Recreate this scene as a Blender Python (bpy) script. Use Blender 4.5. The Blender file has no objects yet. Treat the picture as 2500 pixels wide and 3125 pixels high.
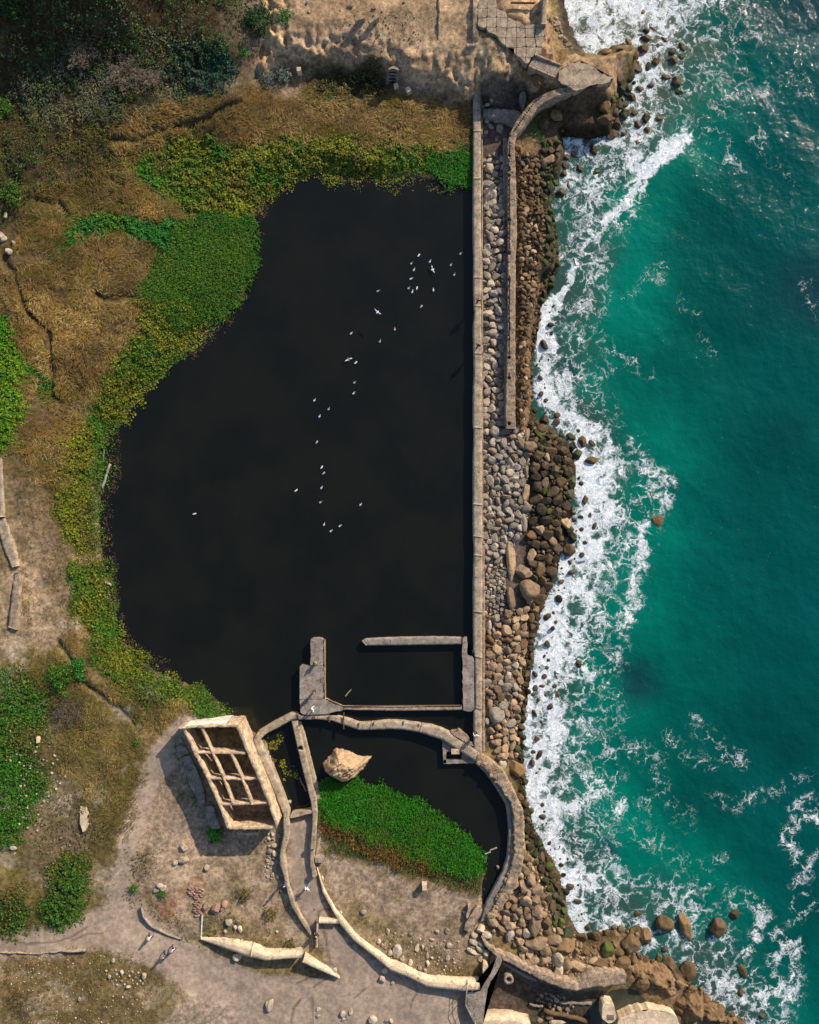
import bpy, bmesh, math, random
import numpy as np
from mathutils import Vector, Matrix

R = math.radians
scene = bpy.context.scene
COL = scene.collection
rng = np.random.default_rng(7)
random.seed(7)

# ------------------------------------------------------------------ camera, sky, sun, exposure
CAM_H = 100.0
cam = bpy.data.cameras.new('camera')
cam.sensor_fit = 'VERTICAL'
cam.angle = 2 * math.atan(62.5 / CAM_H)
cam.clip_start = 1.0
cam.clip_end = 3000.0
cam_ob = bpy.data.objects.new('camera', cam)
cam_ob.location = (0, 0, CAM_H)
COL.objects.link(cam_ob)
scene.camera = cam_ob

SUN_EL, SUN_AZ = R(28), math.atan2(0.76, 0.65)          # azimuth measured from +X towards +Y
sun_dir = Vector((math.cos(SUN_EL) * math.cos(SUN_AZ), math.cos(SUN_EL) * math.sin(SUN_AZ), math.sin(SUN_EL)))
world = bpy.data.worlds.new('World')
scene.world = world
world.use_nodes = True
wn = world.node_tree
wn.nodes.clear()
sky = wn.nodes.new('ShaderNodeTexSky')
sky.sky_type = 'NISHITA'
sky.sun_disc = False
sky.sun_elevation = SUN_EL
sky.sun_rotation = R(90) - SUN_AZ                       # Nishita: 0 = +Y, clockwise
sky.air_density = 1.0
sky.dust_density = 1.0
bg = wn.nodes.new('ShaderNodeBackground')
bg.inputs['Strength'].default_value = 0.115
wo = wn.nodes.new('ShaderNodeOutputWorld')
wn.links.new(sky.outputs[0], bg.inputs[0])
wn.links.new(bg.outputs[0], wo.inputs[0])

sl = bpy.data.lights.new('sun', 'SUN')
sl.energy = 4.4
sl.angle = R(0.53)
sl.color = (1.0, 0.87, 0.70)
sun = bpy.data.objects.new('sun', sl)
sun.rotation_euler = sun_dir.to_track_quat('Z', 'Y').to_euler()
sun.location = sun_dir * 200
COL.objects.link(sun)

scene.view_settings.view_transform = 'Standard'
scene.view_settings.look = 'None'
scene.view_settings.exposure = 0.48
scene.view_settings.gamma = 1.0
scene.view_settings.use_curve_mapping = False
scene.cycles.max_bounces = 6

# ------------------------------------------------------------------ measured drawing -> metres
TILES = {'A': (0, 0, .40580), 'B': (600, 0, .40580), 'C': (1300, 0, .40580), 'D': (1900, 0, .34783),
         'E': (0, 600, .40580), 'F': (1350, 600, .28986), 'G': (1350, 1000, .28986), 'H': (1350, 1450, .34783),
         'I': (0, 1200, .40580), 'J': (0, 1850, .40580), 'K': (850, 1900, .40580), 'L': (500, 2100, .34783),
         'M': (0, 2500, .40580), 'N': (600, 2500, .36232), 'O': (1200, 2500, .36232), 'Q': (1800, 2500, .40580),
         'd': (0, 0, 1.44928), 's': (0, 0, 1.0), 'X': (1600, 1200, .28986), 'Y': (1550, 2000, .28986),
         'Z': (2000, 2100, .28986), 'b': (1000, 720, .26087), 'c': (850, 1150, .23187)}

def T(t, *pts):
    ox, oy, s = TILES[t]
    return np.array([(ox + x * s, oy + y * s) for x, y in pts], float)

def W(p, z=0.0):
    """survey-sheet point(s) at height z -> world x, y (25 units of the sheet are one metre at sea-wall level)"""
    p = np.asarray(p, float)
    k = (CAM_H - np.asarray(z, float)) / CAM_H
    out = np.empty(p.shape)
    out[..., 0] = (p[..., 0] - 1250) / 25 * k
    out[..., 1] = (1562.5 - p[..., 1]) / 25 * k
    return out

# ------------------------------------------------------------------ numpy noise
def _hash(ix, iy, seed):
    h = (ix.astype(np.int64) * 374761393 + iy.astype(np.int64) * 668265263 + seed * 1442695041) & 0xffffffff
    h = ((h ^ (h >> 13)) * 1274126177) & 0xffffffff
    h = ((h ^ (h >> 16)) * 2246822519) & 0xffffffff
    return ((h ^ (h >> 15)) & 0xffffff) / float(0xffffff)

def vnoise(x, y, seed=0):
    x = np.asarray(x, float); y = np.asarray(y, float)
    x0 = np.floor(x); y0 = np.floor(y)
    fx = x - x0; fy = y - y0
    fx = fx * fx * fx * (fx * (fx * 6 - 15) + 10); fy = fy * fy * fy * (fy * (fy * 6 - 15) + 10)
    a = _hash(x0, y0, seed); b = _hash(x0 + 1, y0, seed); c = _hash(x0, y0 + 1, seed); d = _hash(x0 + 1, y0 + 1, seed)
    return (a * (1 - fx) + b * fx) * (1 - fy) + (c * (1 - fx) + d * fx) * fy

def fbm(x, y, size, octv=4, seed=0, gain=.5):
    s = 0; a = 1; t = 0; f = 1.0 / size
    for o in range(octv):
        s = s + a * vnoise(x * f + o * 17.3, y * f - o * 9.1, seed + o * 31)
        t += a; a *= gain; f *= 2.03
    return s / t * 2 - 1            # about -1..1

def sstep(a, b, x):
    t = np.clip((x - a) / (b - a), 0, 1)
    return t * t * (3 - 2 * t)

def sdf(poly, X, Y, margin=6.0):
    """signed distance in metres, positive inside"""
    P = np.asarray(poly, float)
    X = np.asarray(X, float); Y = np.asarray(Y, float)
    out = np.full(X.shape, -float(margin))
    m = (X > P[:, 0].min() - margin) & (X < P[:, 0].max() + margin) & (Y > P[:, 1].min() - margin) & (Y < P[:, 1].max() + margin)
    x = X[m]; y = Y[m]
    if not x.size: return out
    d = np.full(x.shape, 1e9); ins = np.zeros(x.shape, bool)
    Q = np.roll(P, -1, 0)
    for (ax, ay), (bx, by) in zip(P, Q):
        ex, ey = bx - ax, by - ay
        L = ex * ex + ey * ey + 1e-12
        t = np.clip(((x - ax) * ex + (y - ay) * ey) / L, 0, 1)
        d = np.minimum(d, (x - ax - t * ex) ** 2 + (y - ay - t * ey) ** 2)
        c = (ay > y) != (by > y)
        ins ^= c & (x < ex * (y - ay) / (ey if abs(ey) > 1e-9 else 1e-9) + ax)
    d = np.sqrt(d)
    out[m] = np.maximum(np.where(ins, d, -d), -margin)
    return out

def pdist(line, X, Y, margin=12.0):
    P = np.asarray(line, float)
    out = np.full(X.shape, 1e3)
    m = (X > P[:, 0].min() - margin) & (X < P[:, 0].max() + margin) & (Y > P[:, 1].min() - margin) & (Y < P[:, 1].max() + margin)
    x = X[m]; y = Y[m]
    d = np.full(x.shape, 1e6)
    for (ax, ay), (bx, by) in zip(P[:-1], P[1:]):
        ex, ey = bx - ax, by - ay
        t = np.clip(((x - ax) * ex + (y - ay) * ey) / (ex * ex + ey * ey + 1e-12), 0, 1)
        d = np.minimum(d, (x - ax - t * ex) ** 2 + (y - ay - t * ey) ** 2)
    out[m] = np.sqrt(d)
    return out

def resample(pts, step=None, n=None):
    P = np.asarray(pts, float)
    s = np.r_[0, np.cumsum(np.hypot(*np.diff(P[:, :2], axis=0).T))]
    if n is None: n = max(2, int(round(s[-1] / step)) + 1)
    t = np.linspace(0, s[-1], n)
    return np.stack([np.interp(t, s, P[:, k]) for k in range(P.shape[1])], 1)

# ------------------------------------------------------------------ object helpers
def tag(o, label=None, cat=None, group=None, kind=None):
    if label: o['label'] = label
    if cat: o['category'] = cat
    if group: o['group'] = group
    if kind or label: o['kind'] = kind or 'thing'
    return o

def empty(name, loc, label=None, cat=None, group=None):
    o = bpy.data.objects.new(name, None)
    o.location = loc
    o.empty_display_size = .2
    COL.objects.link(o)
    return tag(o, label, cat, group)

def fastmesh(name, V, F, smooth=False, col=None):
    """V (n,3); F: list of equal-size index arrays (each (k,3) or (k,4)) or ragged list of lists"""
    me = bpy.data.meshes.new(name)
    V = np.ascontiguousarray(V, np.float32)
    me.vertices.add(len(V)); me.vertices.foreach_set('co', V.ravel())
    if isinstance(F, np.ndarray): F = [F]
    if len(F) and isinstance(F[0], np.ndarray):
        idx = np.concatenate([f.ravel() for f in F]); tot = np.concatenate([np.full(len(f), f.shape[1]) for f in F])
    else:
        idx = np.array([i for f in F for i in f]); tot = np.array([len(f) for f in F])
    start = np.r_[0, np.cumsum(tot)[:-1]]
    me.loops.add(len(idx)); me.loops.foreach_set('vertex_index', idx.astype(np.int32))
    me.polygons.add(len(tot)); me.polygons.foreach_set('loop_start', start.astype(np.int32))
    me.update(calc_edges=True)
    if smooth: me.polygons.foreach_set('use_smooth', np.ones(len(tot), bool))
    if col is not None:
        c = np.ones((len(V), 4), np.float32); c[:, :3] = col
        a = me.color_attributes.new('Col', 'FLOAT_COLOR', 'POINT')
        a.data.foreach_set('color', c.ravel())
    me.validate()
    return me

def link(name, me, mat=None, parent=None, loc=None):
    o = bpy.data.objects.new(name, me)
    if mat and not me.materials: me.materials.append(mat)
    if loc is not None: o.location = loc
    if parent:
        o.parent = parent
        if loc is None: o.location = -Vector(parent.location)      # meshes are written in world coordinates
    COL.objects.link(o)
    return o

def origin_to(o, c):
    """give a world-coordinate mesh a sensible origin"""
    c = Vector(c)
    o.data.transform(Matrix.Translation(-c)); o.location = c
    return o

# ------------------------------------------------------------------ materials
class NT:
    def __init__(s, name):
        s.m = bpy.data.materials.new(name); s.m.use_nodes = True
        s.t = s.m.node_tree; s.t.nodes.clear()
        s.out = s.n('ShaderNodeOutputMaterial'); s.b = s.n('ShaderNodeBsdfPrincipled')
        s.l(s.b.outputs[0], s.out.inputs[0])
    def n(s, ty, **k):
        x = s.t.nodes.new(ty)
        for a, v in k.items(): setattr(x, a, v)
        return x
    def l(s, a, b): s.t.links.new(a, b)
    def set(s, sock, v):
        if hasattr(v, 'is_linked') or isinstance(v, bpy.types.NodeSocket): s.l(v, sock)
        else: sock.default_value = v
    def coord(s): return s.n('ShaderNodeTexCoord').outputs['Object']
    def pos(s): return s.n('ShaderNodeNewGeometry').outputs['Position']
    def noise(s, co, scale, detail=4, rough=.55, dist=0.0):
        x = s.n('ShaderNodeTexNoise'); s.l(co, x.inputs['Vector'])
        x.inputs['Scale'].default_value = scale; x.inputs['Detail'].default_value = detail
        x.inputs['Roughness'].default_value = rough; x.inputs['Distortion'].default_value = dist
        return x
    def voro(s, co, scale, feat='F1', out='Distance', rnd=1.0):
        x = s.n('ShaderNodeTexVoronoi', feature=feat); s.l(co, x.inputs['Vector'])
        x.inputs['Scale'].default_value = scale; x.inputs['Randomness'].default_value = rnd
        return x.outputs[out]
    def math(s, op, a, b=0.0, c=0.0, clamp=False):
        x = s.n('ShaderNodeMath', operation=op, use_clamp=clamp)
        s.set(x.inputs[0], a); s.set(x.inputs[1], b)
        if len(x.inputs) > 2: s.set(x.inputs[2], c)
        return x.outputs[0]
    def vmath(s, op, a, b):
        x = s.n('ShaderNodeVectorMath', operation=op); s.set(x.inputs[0], a); s.set(x.inputs[1], b)
        return x.outputs[0]
    def mapr(s, v, a, b, c=0.0, d=1.0, smooth=True):
        x = s.n('ShaderNodeMapRange', interpolation_type='SMOOTHSTEP' if smooth else 'LINEAR')
        s.set(x.inputs[0], v)
        for i, q in enumerate((a, b, c, d)): s.set(x.inputs[1 + i], q)
        return x.outputs[0]
    def mix(s, f, a, b, blend='MIX'):
        x = s.n('ShaderNodeMix', data_type='RGBA', blend_type=blend)
        s.set(x.inputs[0], f)
        for so, v in ((x.inputs[6], a), (x.inputs[7], b)):
            if isinstance(v, tuple): so.default_value = (*v[:3], 1)
            else: s.l(v, so)
        return x.outputs[2]
    def attr(s, name='Col', kind='GEOMETRY'):
        return s.n('ShaderNodeAttribute', attribute_name=name, attribute_type=kind)
    def bump(s, h, strength=.5, dist=.1):
        x = s.n('ShaderNodeBump'); s.l(h, x.inputs['Height'])
        x.inputs['Strength'].default_value = strength; x.inputs['Distance'].default_value = dist
        s.l(x.outputs[0], s.b.inputs['Normal'])
    def base(s, v, rough=.9, spec=.2):
        s.set(s.b.inputs['Base Color'], (*v, 1) if isinstance(v, tuple) else v)
        s.set(s.b.inputs['Roughness'], rough); s.b.inputs['Specular IOR Level'].default_value = spec

def mat_ground():
    t = NT('earth'); p = t.pos(); c = t.attr().outputs['Color']
    n1 = t.noise(p, 2.2, 6, .7).outputs[0]; n2 = t.noise(p, .55, 5, .6).outputs[0]; n3 = t.noise(p, 9, 3, .7).outputs[0]
    v = t.math('MULTIPLY', t.mapr(n1, .28, .72, .58, 1.38), t.mapr(n2, .3, .7, .72, 1.26))
    v = t.math('MULTIPLY', v, t.mapr(n3, .3, .7, .86, 1.14))
    g = t.n('ShaderNodeCombineColor')
    for i in range(3): t.l(v, g.inputs[i])
    worn = t.attr('worn').outputs['Fac']
    c2 = t.mix(t.math('SUBTRACT', 1.0, t.math('MULTIPLY', worn, .5)), c, t.mix(1.0, c, g.outputs[0], 'MULTIPLY'))
    peb = t.mapr(t.voro(p, 4.0), .10, .17, 1, 0)                   # small pale stones lying in the soil
    few = t.math('MULTIPLY', t.math('MULTIPLY', peb, t.math('SUBTRACT', 1.0, worn)), t.mapr(t.noise(p, .4, 2).outputs[0], .5, .66))
    c2 = t.mix(t.math('MULTIPLY', few, .5), c2, (.42, .34, .26))
    t.base(c2, .95, .1)
    h = t.math('ADD', t.math('MULTIPLY', n1, 1.0), t.math('MULTIPLY', n3, .5))
    t.bump(t.math('MULTIPLY', h, t.math('SUBTRACT', 1.0, t.math('MULTIPLY', worn, .75))), .55, .14)
    return t.m

def mat_foliage(name='leaf', trans=.25):
    t = NT(name); c = t.attr().outputs['Color']
    t.base(c, .65, .25)
    t.b.inputs['Subsurface Weight'].default_value = 0.0
    return t.m

def mat_concrete(name, colr, dark=.55, scale=1.0, stain=(.16, .11, .07), stain_amt=.45, bump=.5):
    t = NT(name); p = t.pos()
    n1 = t.noise(p, 1.1 * scale, 6, .65).outputs[0]; n2 = t.noise(p, 6 * scale, 5, .7).outputs[0]; n3 = t.noise(p, 22 * scale, 2).outputs[0]
    v = t.math('MULTIPLY', t.mapr(n1, .28, .72, dark, 1.25), t.mapr(n2, .25, .75, .72, 1.24))
    g = t.n('ShaderNodeCombineColor')
    for i in range(3): t.l(v, g.inputs[i])
    c = t.mix(1.0, (*colr, 1), g.outputs[0], 'MULTIPLY')
    c = t.mix(t.math('MULTIPLY', t.mapr(t.noise(p, .7 * scale, 5, .7, .6).outputs[0], .52, .7), stain_amt), c, stain)
    crack = t.mapr(t.voro(t.vmath('ADD', p, t.noise(p, 1.3, 3).outputs[1]), .55 * scale, 'DISTANCE_TO_EDGE'), 0.0, .018, 1, 0)
    c = t.mix(t.math('MULTIPLY', crack, .7), c, (.05, .04, .03))
    c = t.mix(t.math('MULTIPLY', t.mapr(t.noise(p, 2.6 * scale, 6, .75, 1.0).outputs[0], .56, .66), .5), c, tuple(x * .42 for x in colr))
    spot = t.math('MULTIPLY', t.mapr(t.voro(p, 5 * scale), .14, .24, 1, 0), t.mapr(t.noise(p, .8, 3).outputs[0], .42, .6))             # droppings and chips
    c = t.mix(t.math('MULTIPLY', spot, .6), c, (.66, .62, .56))
    t.base(c, .92, .15)
    h = t.math('SUBTRACT', t.math('ADD', n2, t.math('MULTIPLY', n3, .4)), crack)
    t.bump(h, bump, .05)
    return t.m

def mat_rock(name, a, b, moss=None, scale=1.0, rough=.9, spec=.2, moss_amt=.5, var=.35, use_attr=False):
    t = NT(name); p = t.pos(); oi = t.n('ShaderNodeObjectInfo')
    n1 = t.noise(p, 1.4 * scale, 6, .65).outputs[0]; n2 = t.noise(p, 7 * scale, 5, .7).outputs[0]
    if use_attr: c = t.attr().outputs['Color']
    else: c = t.mix(t.math('FRACT', t.math('ADD', t.math('MULTIPLY', oi.outputs['Random'], 1.0), t.math('MULTIPLY', n1, .5))), a, b)
    if not use_attr:
        f = t.mapr(oi.outputs['Random'], 0, 1, 1 - var, 1 + var, smooth=False)
    else: f = 1.0
    v = t.math('MULTIPLY', t.math('MULTIPLY', t.mapr(n2, .25, .75, .62, 1.3), t.mapr(n1, .3, .7, .75, 1.2)), f)
    g = t.n('ShaderNodeCombineColor')
    for i in range(3): t.l(v, g.inputs[i])
    c = t.mix(1.0, c, g.outputs[0], 'MULTIPLY')
    if moss:
        m = t.mapr(t.noise(p, .5 * scale, 4, .6).outputs[0], .5, .62)
        c = t.mix(t.math('MULTIPLY', m, moss_amt), c, moss)
    t.base(c, rough, spec)
    t.bump(t.math('ADD', n1, t.math('MULTIPLY', n2, .6)), .7, .18)
    return t.m

M = {}
M['earth'] = mat_ground()
M['leaf'] = mat_foliage()
M['wall'] = mat_concrete('weathered_concrete', (.37, .29, .21))
M['wall_grey'] = mat_concrete('grey_concrete', (.27, .225, .19), stain_amt=.25)
M['wall_dark'] = mat_concrete('shaded_concrete', (.17, .145, .13), stain_amt=.3)  # darker, cooler grey: shade of house floor and box hole put into colour
M['wall_cream'] = mat_concrete('pale_concrete', (.60, .46, .315), dark=.72, stain_amt=.25, stain=(.4, .26, .14))
M['wall_rough'] = mat_concrete('rubble_concrete', (.36, .265, .185), dark=.45, scale=1.6, stain_amt=.5, bump=1.0)
M['wall_house'] = mat_concrete('house_concrete', (.52, .38, .25), dark=.55, scale=1.3, stain_amt=.4, stain=(.24, .13, .06), bump=.8)
M['paint'] = mat_concrete('whitewash', (.62, .58, .50), dark=.7, stain_amt=.5, stain=(.35, .24, .14))
M['stone'] = mat_rock('riprap_stone', (.36, .295, .225), (.25, .215, .18), var=.42, scale=2.2)
M['stone_tan'] = mat_rock('tan_stone', (.33, .225, .135), (.25, .175, .115), var=.35, scale=1.2)
M['stone_pale'] = mat_rock('pale_stone', (.52, .41, .29), (.40, .33, .26), var=.2, scale=1.2)
M['stone_red'] = mat_rock('red_stone', (.36, .21, .16), (.28, .17, .13), var=.25, scale=1.5)
M['stone_wet'] = mat_rock('wet_stone', (.050, .033, .018), (.095, .058, .028), moss=(.040, .042, .012), moss_amt=.35, rough=.6, spec=.3, scale=1.2, var=.5)
M['stone_moss'] = mat_rock('mossy_stone', (.05, .05, .025), (.04, .045, .025), moss=(.075, .105, .008), moss_amt=.8, rough=.75, spec=.2, var=.5)
M['stone_brown'] = mat_rock('brown_rock', (.185, .115, .055), (.13, .082, .042), var=.3, scale=1.3)
M['stone_mix'] = mat_rock('small_stones', (0, 0, 0), (0, 0, 0), use_attr=True, scale=2)
# ------------------------------------------------------------------ outlines of the place
SEA_Z = -2.0
shore = T('d', (1188, -160), (1185, -60), (1190, 0), (1197, 50), (1212, 85), (1238, 112), (1262, 112), (1285, 98), (1330, 92), (1350, 112), (1338, 160), (1312, 190),
          (1303, 235), (1282, 284), (1240, 290), (1182, 286), (1186, 330), (1172, 375), (1160, 425), (1170, 480), (1178, 540), (1168, 605), (1142, 640),
          (1136, 690), (1124, 740), (1120, 800), (1116, 850), (1132, 880), (1172, 912), (1200, 935), (1214, 990), (1205, 1060), (1196, 1120),
          (1180, 1180), (1166, 1230), (1140, 1290), (1130, 1340), (1120, 1400), (1112, 1450), (1106, 1500), (1100, 1560), (1104, 1620),
          (1106, 1680), (1122, 1740), (1165, 1815), (1188, 1870), (1194, 1930), (1230, 1972), (1285, 1958), (1330, 1950), (1365, 1962), (1330, 2005), (1395, 2030), (1440, 2040),
          (1462, 2065), (1440, 2105), (1500, 2122), (1540, 2160), (1560, 2230), (1570, 2330))
SHORE = W(shore, SEA_Z)
SEA = np.vstack([SHORE, [(400, -95), (400, 140), (SHORE[0, 0], 140)]])
POND = W(T('d', (1008, 392), (965, 386), (920, 378), (880, 374), (840, 372), (800, 378), (760, 376), (720, 368), (690, 362), (650, 370), (620, 385),
           (590, 396), (560, 415), (540, 440), (530, 470), (530, 520), (535, 560), (522, 600), (505, 630), (480, 655), (440, 685), (405, 725), (385, 752),
           (360, 775), (330, 805), (300, 832), (270, 870), (236, 900), (225, 940), (221, 990), (215, 1040), (211, 1080), (214, 1150), (220, 1220),
           (227, 1280), (247, 1340), (292, 1385), (330, 1412), (380, 1432), (430, 1452), (465, 1480), (480, 1512), (530, 1535), (560, 1560), (600, 1670), (612, 1712),
           (655, 1706), (672, 1668), (676, 1650), (690, 1654), (740, 1650), (800, 1662), (870, 1694), (930, 1724), (985, 1770), (1012, 1808), (1020, 1838), (1012, 1875), (1018, 1905),
           (1045, 1880), (1080, 1800), (1080, 1720), (1050, 1640), (1010, 1590), (1008, 1200), (1010, 800)))

# north bluff and its concrete-capped promontory
BLUFF = W(T('d', (545, 150), (590, 132), (650, 128), (720, 126), (790, 152), (830, 150), (880, 168), (930, 178), (985, 196), (1012, 190), (1045, 192), (1085, 180),
            (1110, 165), (1135, 175), (1165, 172), (1185, 130), (1172, 60), (1165, -60), (1165, -200), (600, -200), (560, -60), (560, 60)), 2.5)
PROM = W(T('d', (1165, 150), (1190, 118), (1225, 122), (1262, 118), (1300, 104), (1332, 104), (1330, 150), (1300, 182), (1230, 198), (1185, 192), (1160, 176)), 2.0)
PLATFORM_Z = 4.2

DITCH = [W(T('E', (86, 485), (100, 560), (150, 590), (190, 690), (215, 820), (260, 900), (340, 980), (375, 1050), (395, 1200), (420, 1300), (400, 1400), (410, 1500), (480, 1560)), 1),
         W(T('J', (462, 262), (500, 340), (540, 420), (600, 545), (680, 620), (760, 670), (860, 740), (940, 820), (1010, 890)), 1.2), W(T('E', (740, 730), (800, 790), (880, 800), (990, 770)), 1), W(T('E', (300, 60), (420, 100), (480, 80), (540, 160)), 1),
         W(T('A', (880, 1090), (1060, 1105), (1180, 1020), (1320, 975), (1480, 950), (1600, 900), (1725, 840)), 1), W(T('B', (0, 965), (100, 920), (200, 860), (340, 810)), 1),
         W(T('A', (140, 1180), (160, 1330), (210, 1450)), 1)]

PLATF = W(T('C', (392, -60), (540, -60), (542, 70), (612, 128), (720, 168), (730, 192), (893, 182), (905, 240), (862, 400), (775, 478), (690, 420), (660, 355), (575, 325), (495, 250), (400, 200)), 4.2)
CTRL = [(0, 250, 4.0), (0, 600, 2.6), (0, 900, 2.8), (0, 1200, 2.6), (100, 1200, 1.3), (0, 1500, 2.6), (150, 1500, 1.8), (300, 1500, 1.1), (0, 1750, 2.6),
        (200, 1750, 1.7), (330, 1700, .6), (300, 1900, 1.2), (0, 2000, 2.2), (300, 2050, 2.0), (0, 2156, 3.2), (300, 2156, 2.8), (500, 2030, 1.6),
        (700, 2156, 1.6), (900, 2120, 1.3), (520, 1850, .7), (480, 1750, .4), (560, 1950, 1.0), (640, 1750, .6), (650, 1900, .9), (700, 2000, 1.3),
        (800, 1850, .5), (900, 1950, .6), (950, 2030, .7), (1000, 2000, .4), (1050, 2100, -1.2), (1150, 2110, -1.4), (1300, 2110, -1.6),
        (1040, 400, -.5), (1040, 800, -.6), (1040, 1200, -.6), (1040, 1500, -.6), (1095, 500, .1), (1095, 800, .1), (1110, 1100, -.6), (1100, 1300, -.7),
        (1100, 1950, -.1), (1200, 2020, .0), (1300, 2030, -.2), (1400, 2080, -.8), (250, 500, 1.2), (150, 650, 1.3), (100, 800, 1.4), (400, 350, .9),
        (700, 250, .9), (950, 260, .5), (250, 150, 4.5), (450, 180, 2.6), (600, 180, 1.4), (800, 190, .8), (1060, 210, .0), (1040, 300, -.3), (450, 60, 4.5), (200, 30, 6.0), (0, 80, 6.0),
        (-300, 1000, 8), (-300, 2000, 8), (500, 2500, 2), (1100, 2400, 0)]
_cp = np.array([(*W(T('d', (x, y)), z)[0], z) for x, y, z in CTRL])

CRACKS = [W(T('N', (1048, 890), (1075, 960), (1095, 1040), (1105, 1130), (1130, 1220), (1200, 1290), (1212, 1330)), 1.5), W(T('N', (1020, 860), (1030, 780), (1080, 760), (1160, 765)), 1.2), W(T('N', (1725, 1370), (1680, 1340)), 1.5), W(T('O', (185, 1405), (200, 1450), (195, 1480)), 1.5), W(T('O', (150, 1600), (165, 1530), (200, 1480)), 1.5), W(T('N', (800, 1720), (820, 1600), (880, 1520)), 1.6), W(T('N', (975, 1725), (975, 1500)), 1.6), W(T('N', (840, 1390), (960, 1340), (1120, 1330)), 1.6), W(T('N', (980, 1420), (1080, 1360), (1140, 1350)), 1.6), W(T('N', (1330, 1510), (1430, 1440)), 1.6), W(T('M', (0, 905), (200, 935), (400, 930), (520, 900), (640, 830)), 2.3), W(T('M', (540, 920), (640, 880), (760, 880)), 2.3)]

def land_height(x, y):
    x = np.asarray(x, float); y = np.asarray(y, float)
    num = np.zeros(x.shape); den = np.zeros(x.shape)
    for cx, cy, cz in _cp:
        w = 1.0 / (((x - cx) ** 2 + (y - cy) ** 2) ** 1.6 + 20)
        num += w * cz; den += w
    z = num / den
    wx = x + .8 * fbm(x, y, 4, 3, 5); wy = y + .8 * fbm(x, y, 4, 3, 6)
    z = z + .22 * fbm(x, y, 5, 4, 11) + .06 * fbm(x, y, .9, 3, 12)
    # hillside rising north and north-west, beyond the frame, shaped to shade the upper left
    ridge = sstep(50, 72, wy + .10 * (wx + 50)) * (1 - sstep(-40, -20, wx - .2 * (wy - 60)))
    z = z + ridge * (11 + 3 * fbm(x, y, 12, 3, 15))
    peak = np.exp(-(((x - 7.6) / 7.0) ** 2 + ((y - 80) / 6.5) ** 2))  # unseen peak, placed so its shadow falls on the sand
    z = z + 17 * peak
    # sand bluff
    gul = 1.1 * fbm(x * 1.6, y * .7, 3.5, 4, 21) + .35 * fbm(x, y, .9, 3, 22)
    sb = sdf(BLUFF, x, y, 14) + gul
    west = sstep(-27, -16, x)
    top = PLATFORM_Z + .25 * fbm(x, y, 6, 3, 23) - 1.3 * sstep(60, 49, y) * sstep(-12, -4, x) * (1 - sstep(7.5, 9.5, x))
    top = top - .7 * sstep(-.6, .6, sdf(PLATF, x, y, 4))
    ero = np.abs(fbm(x, y, 2.4, 4, 25)) + .5 * np.abs(fbm(x, y, .8, 3, 26))
    kx = -.13 * sstep(-10, -3, x)
    bz = sstep(-.7, 1.1, sb) * (.74 - kx) + sstep(.3, 4.5 + 12 * kx, sb) * (.26 + kx) - .15 * (1.2 * ero - .35) * sstep(-.3, .8, sb) * sstep(5.5, 1.5, sb)
    sk = sstep(-1.0, .2, sb) * sstep(4.6, 1.2, sb)
    z = z + sk * west * (.30 * (np.abs(fbm(x + .6 * fbm(x, y, 3, 2, 35), y, 1.9, 5, 29, .62)) - .22) + .22 * (np.abs(fbm(x, y, .5, 3, 30)) - .25)) * sstep(-16, 2, x)
    z = np.where(sb > -1.2, np.maximum(z, z * (1 - bz * west) + top * bz * west), z)
    tq = z / .62 + .55 * fbm(x, y, 1.8, 3, 27); tf = tq - np.floor(tq)
    zt = (np.floor(tq) + sstep(.30, .75, tf) - .55 * fbm(x, y, 1.8, 3, 27)) * .62
    z = np.where(sb > -1.2, z + (zt - z) * .8 * sk * west, z)
    z = z - np.where(sb > -1.2, 1, 0) * west * sk * .45 * sstep(.25, .0, np.abs(fbm(x * 1.5, y * .55, 2.6, 4, 28)))
    sp = sdf(PROM, x, y, 10) + .5 * gul
    pz = 2.6 + .3 * fbm(x, y, 1.6, 3, 24)
    bp = sstep(-2.2, .5, sp)
    z = np.maximum(z, np.where(sp > -2.2, (-1.9) * (1 - bp) + pz * bp, -9))
    for ln in DITCH: z = z - .42 * np.exp(-(pdist(ln, wx + .3 * fbm(x, y, 1.1, 2, 36), wy) / .36) ** 2)
    # pond basin
    dp = sdf(POND, x, y, 8) + .35 * fbm(x, y, 2.0, 4, 31)
    z = np.where(dp > 0, -.05 - .45 * dp, np.minimum(z, .05 - .42 * dp + .6 * np.maximum(0, -dp - 3.5) ** 2))
    # sea
    ds = sdf(SEA, x, y, 14) + .45 * fbm(x, y, 1.8, 4, 33)
    slope = .5 + 1.6 * sstep(29, 31, y) * (1 - sstep(47, 50, y)) + 1.2 * sstep(50, 60, y) * 0
    shore_cap = SEA_Z + .12 - slope * ds + 1.5 * np.maximum(0, -ds - 3.0) ** 2
    shore_cap = np.where((sp > -2.2), np.maximum(shore_cap, SEA_Z - 1.5 * ds), shore_cap)
    z = np.where(ds > -12, np.minimum(z, shore_cap), z)
    z = np.where(ds > 0, np.minimum(z, SEA_Z - .1 - .3 * ds), z)
    z = np.maximum(z, -7)
    return z

# ------------------------------------------------------------------ land cover
def srgb(r, g, b):
    f = lambda c: c / 12.92 if c <= .04045 else ((c + .055) / 1.055) ** 2.4
    return np.array([f(r / 255), f(g / 255), f(b / 255)])

COVER = []   # (polygon in metres, colour, softness, warp, strength)
def cover(px, colr, soft=.8, warp=1.2, k=1.0, z=1.0): COVER.append((W(px, z), np.array(colr), soft, warp, k))

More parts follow.
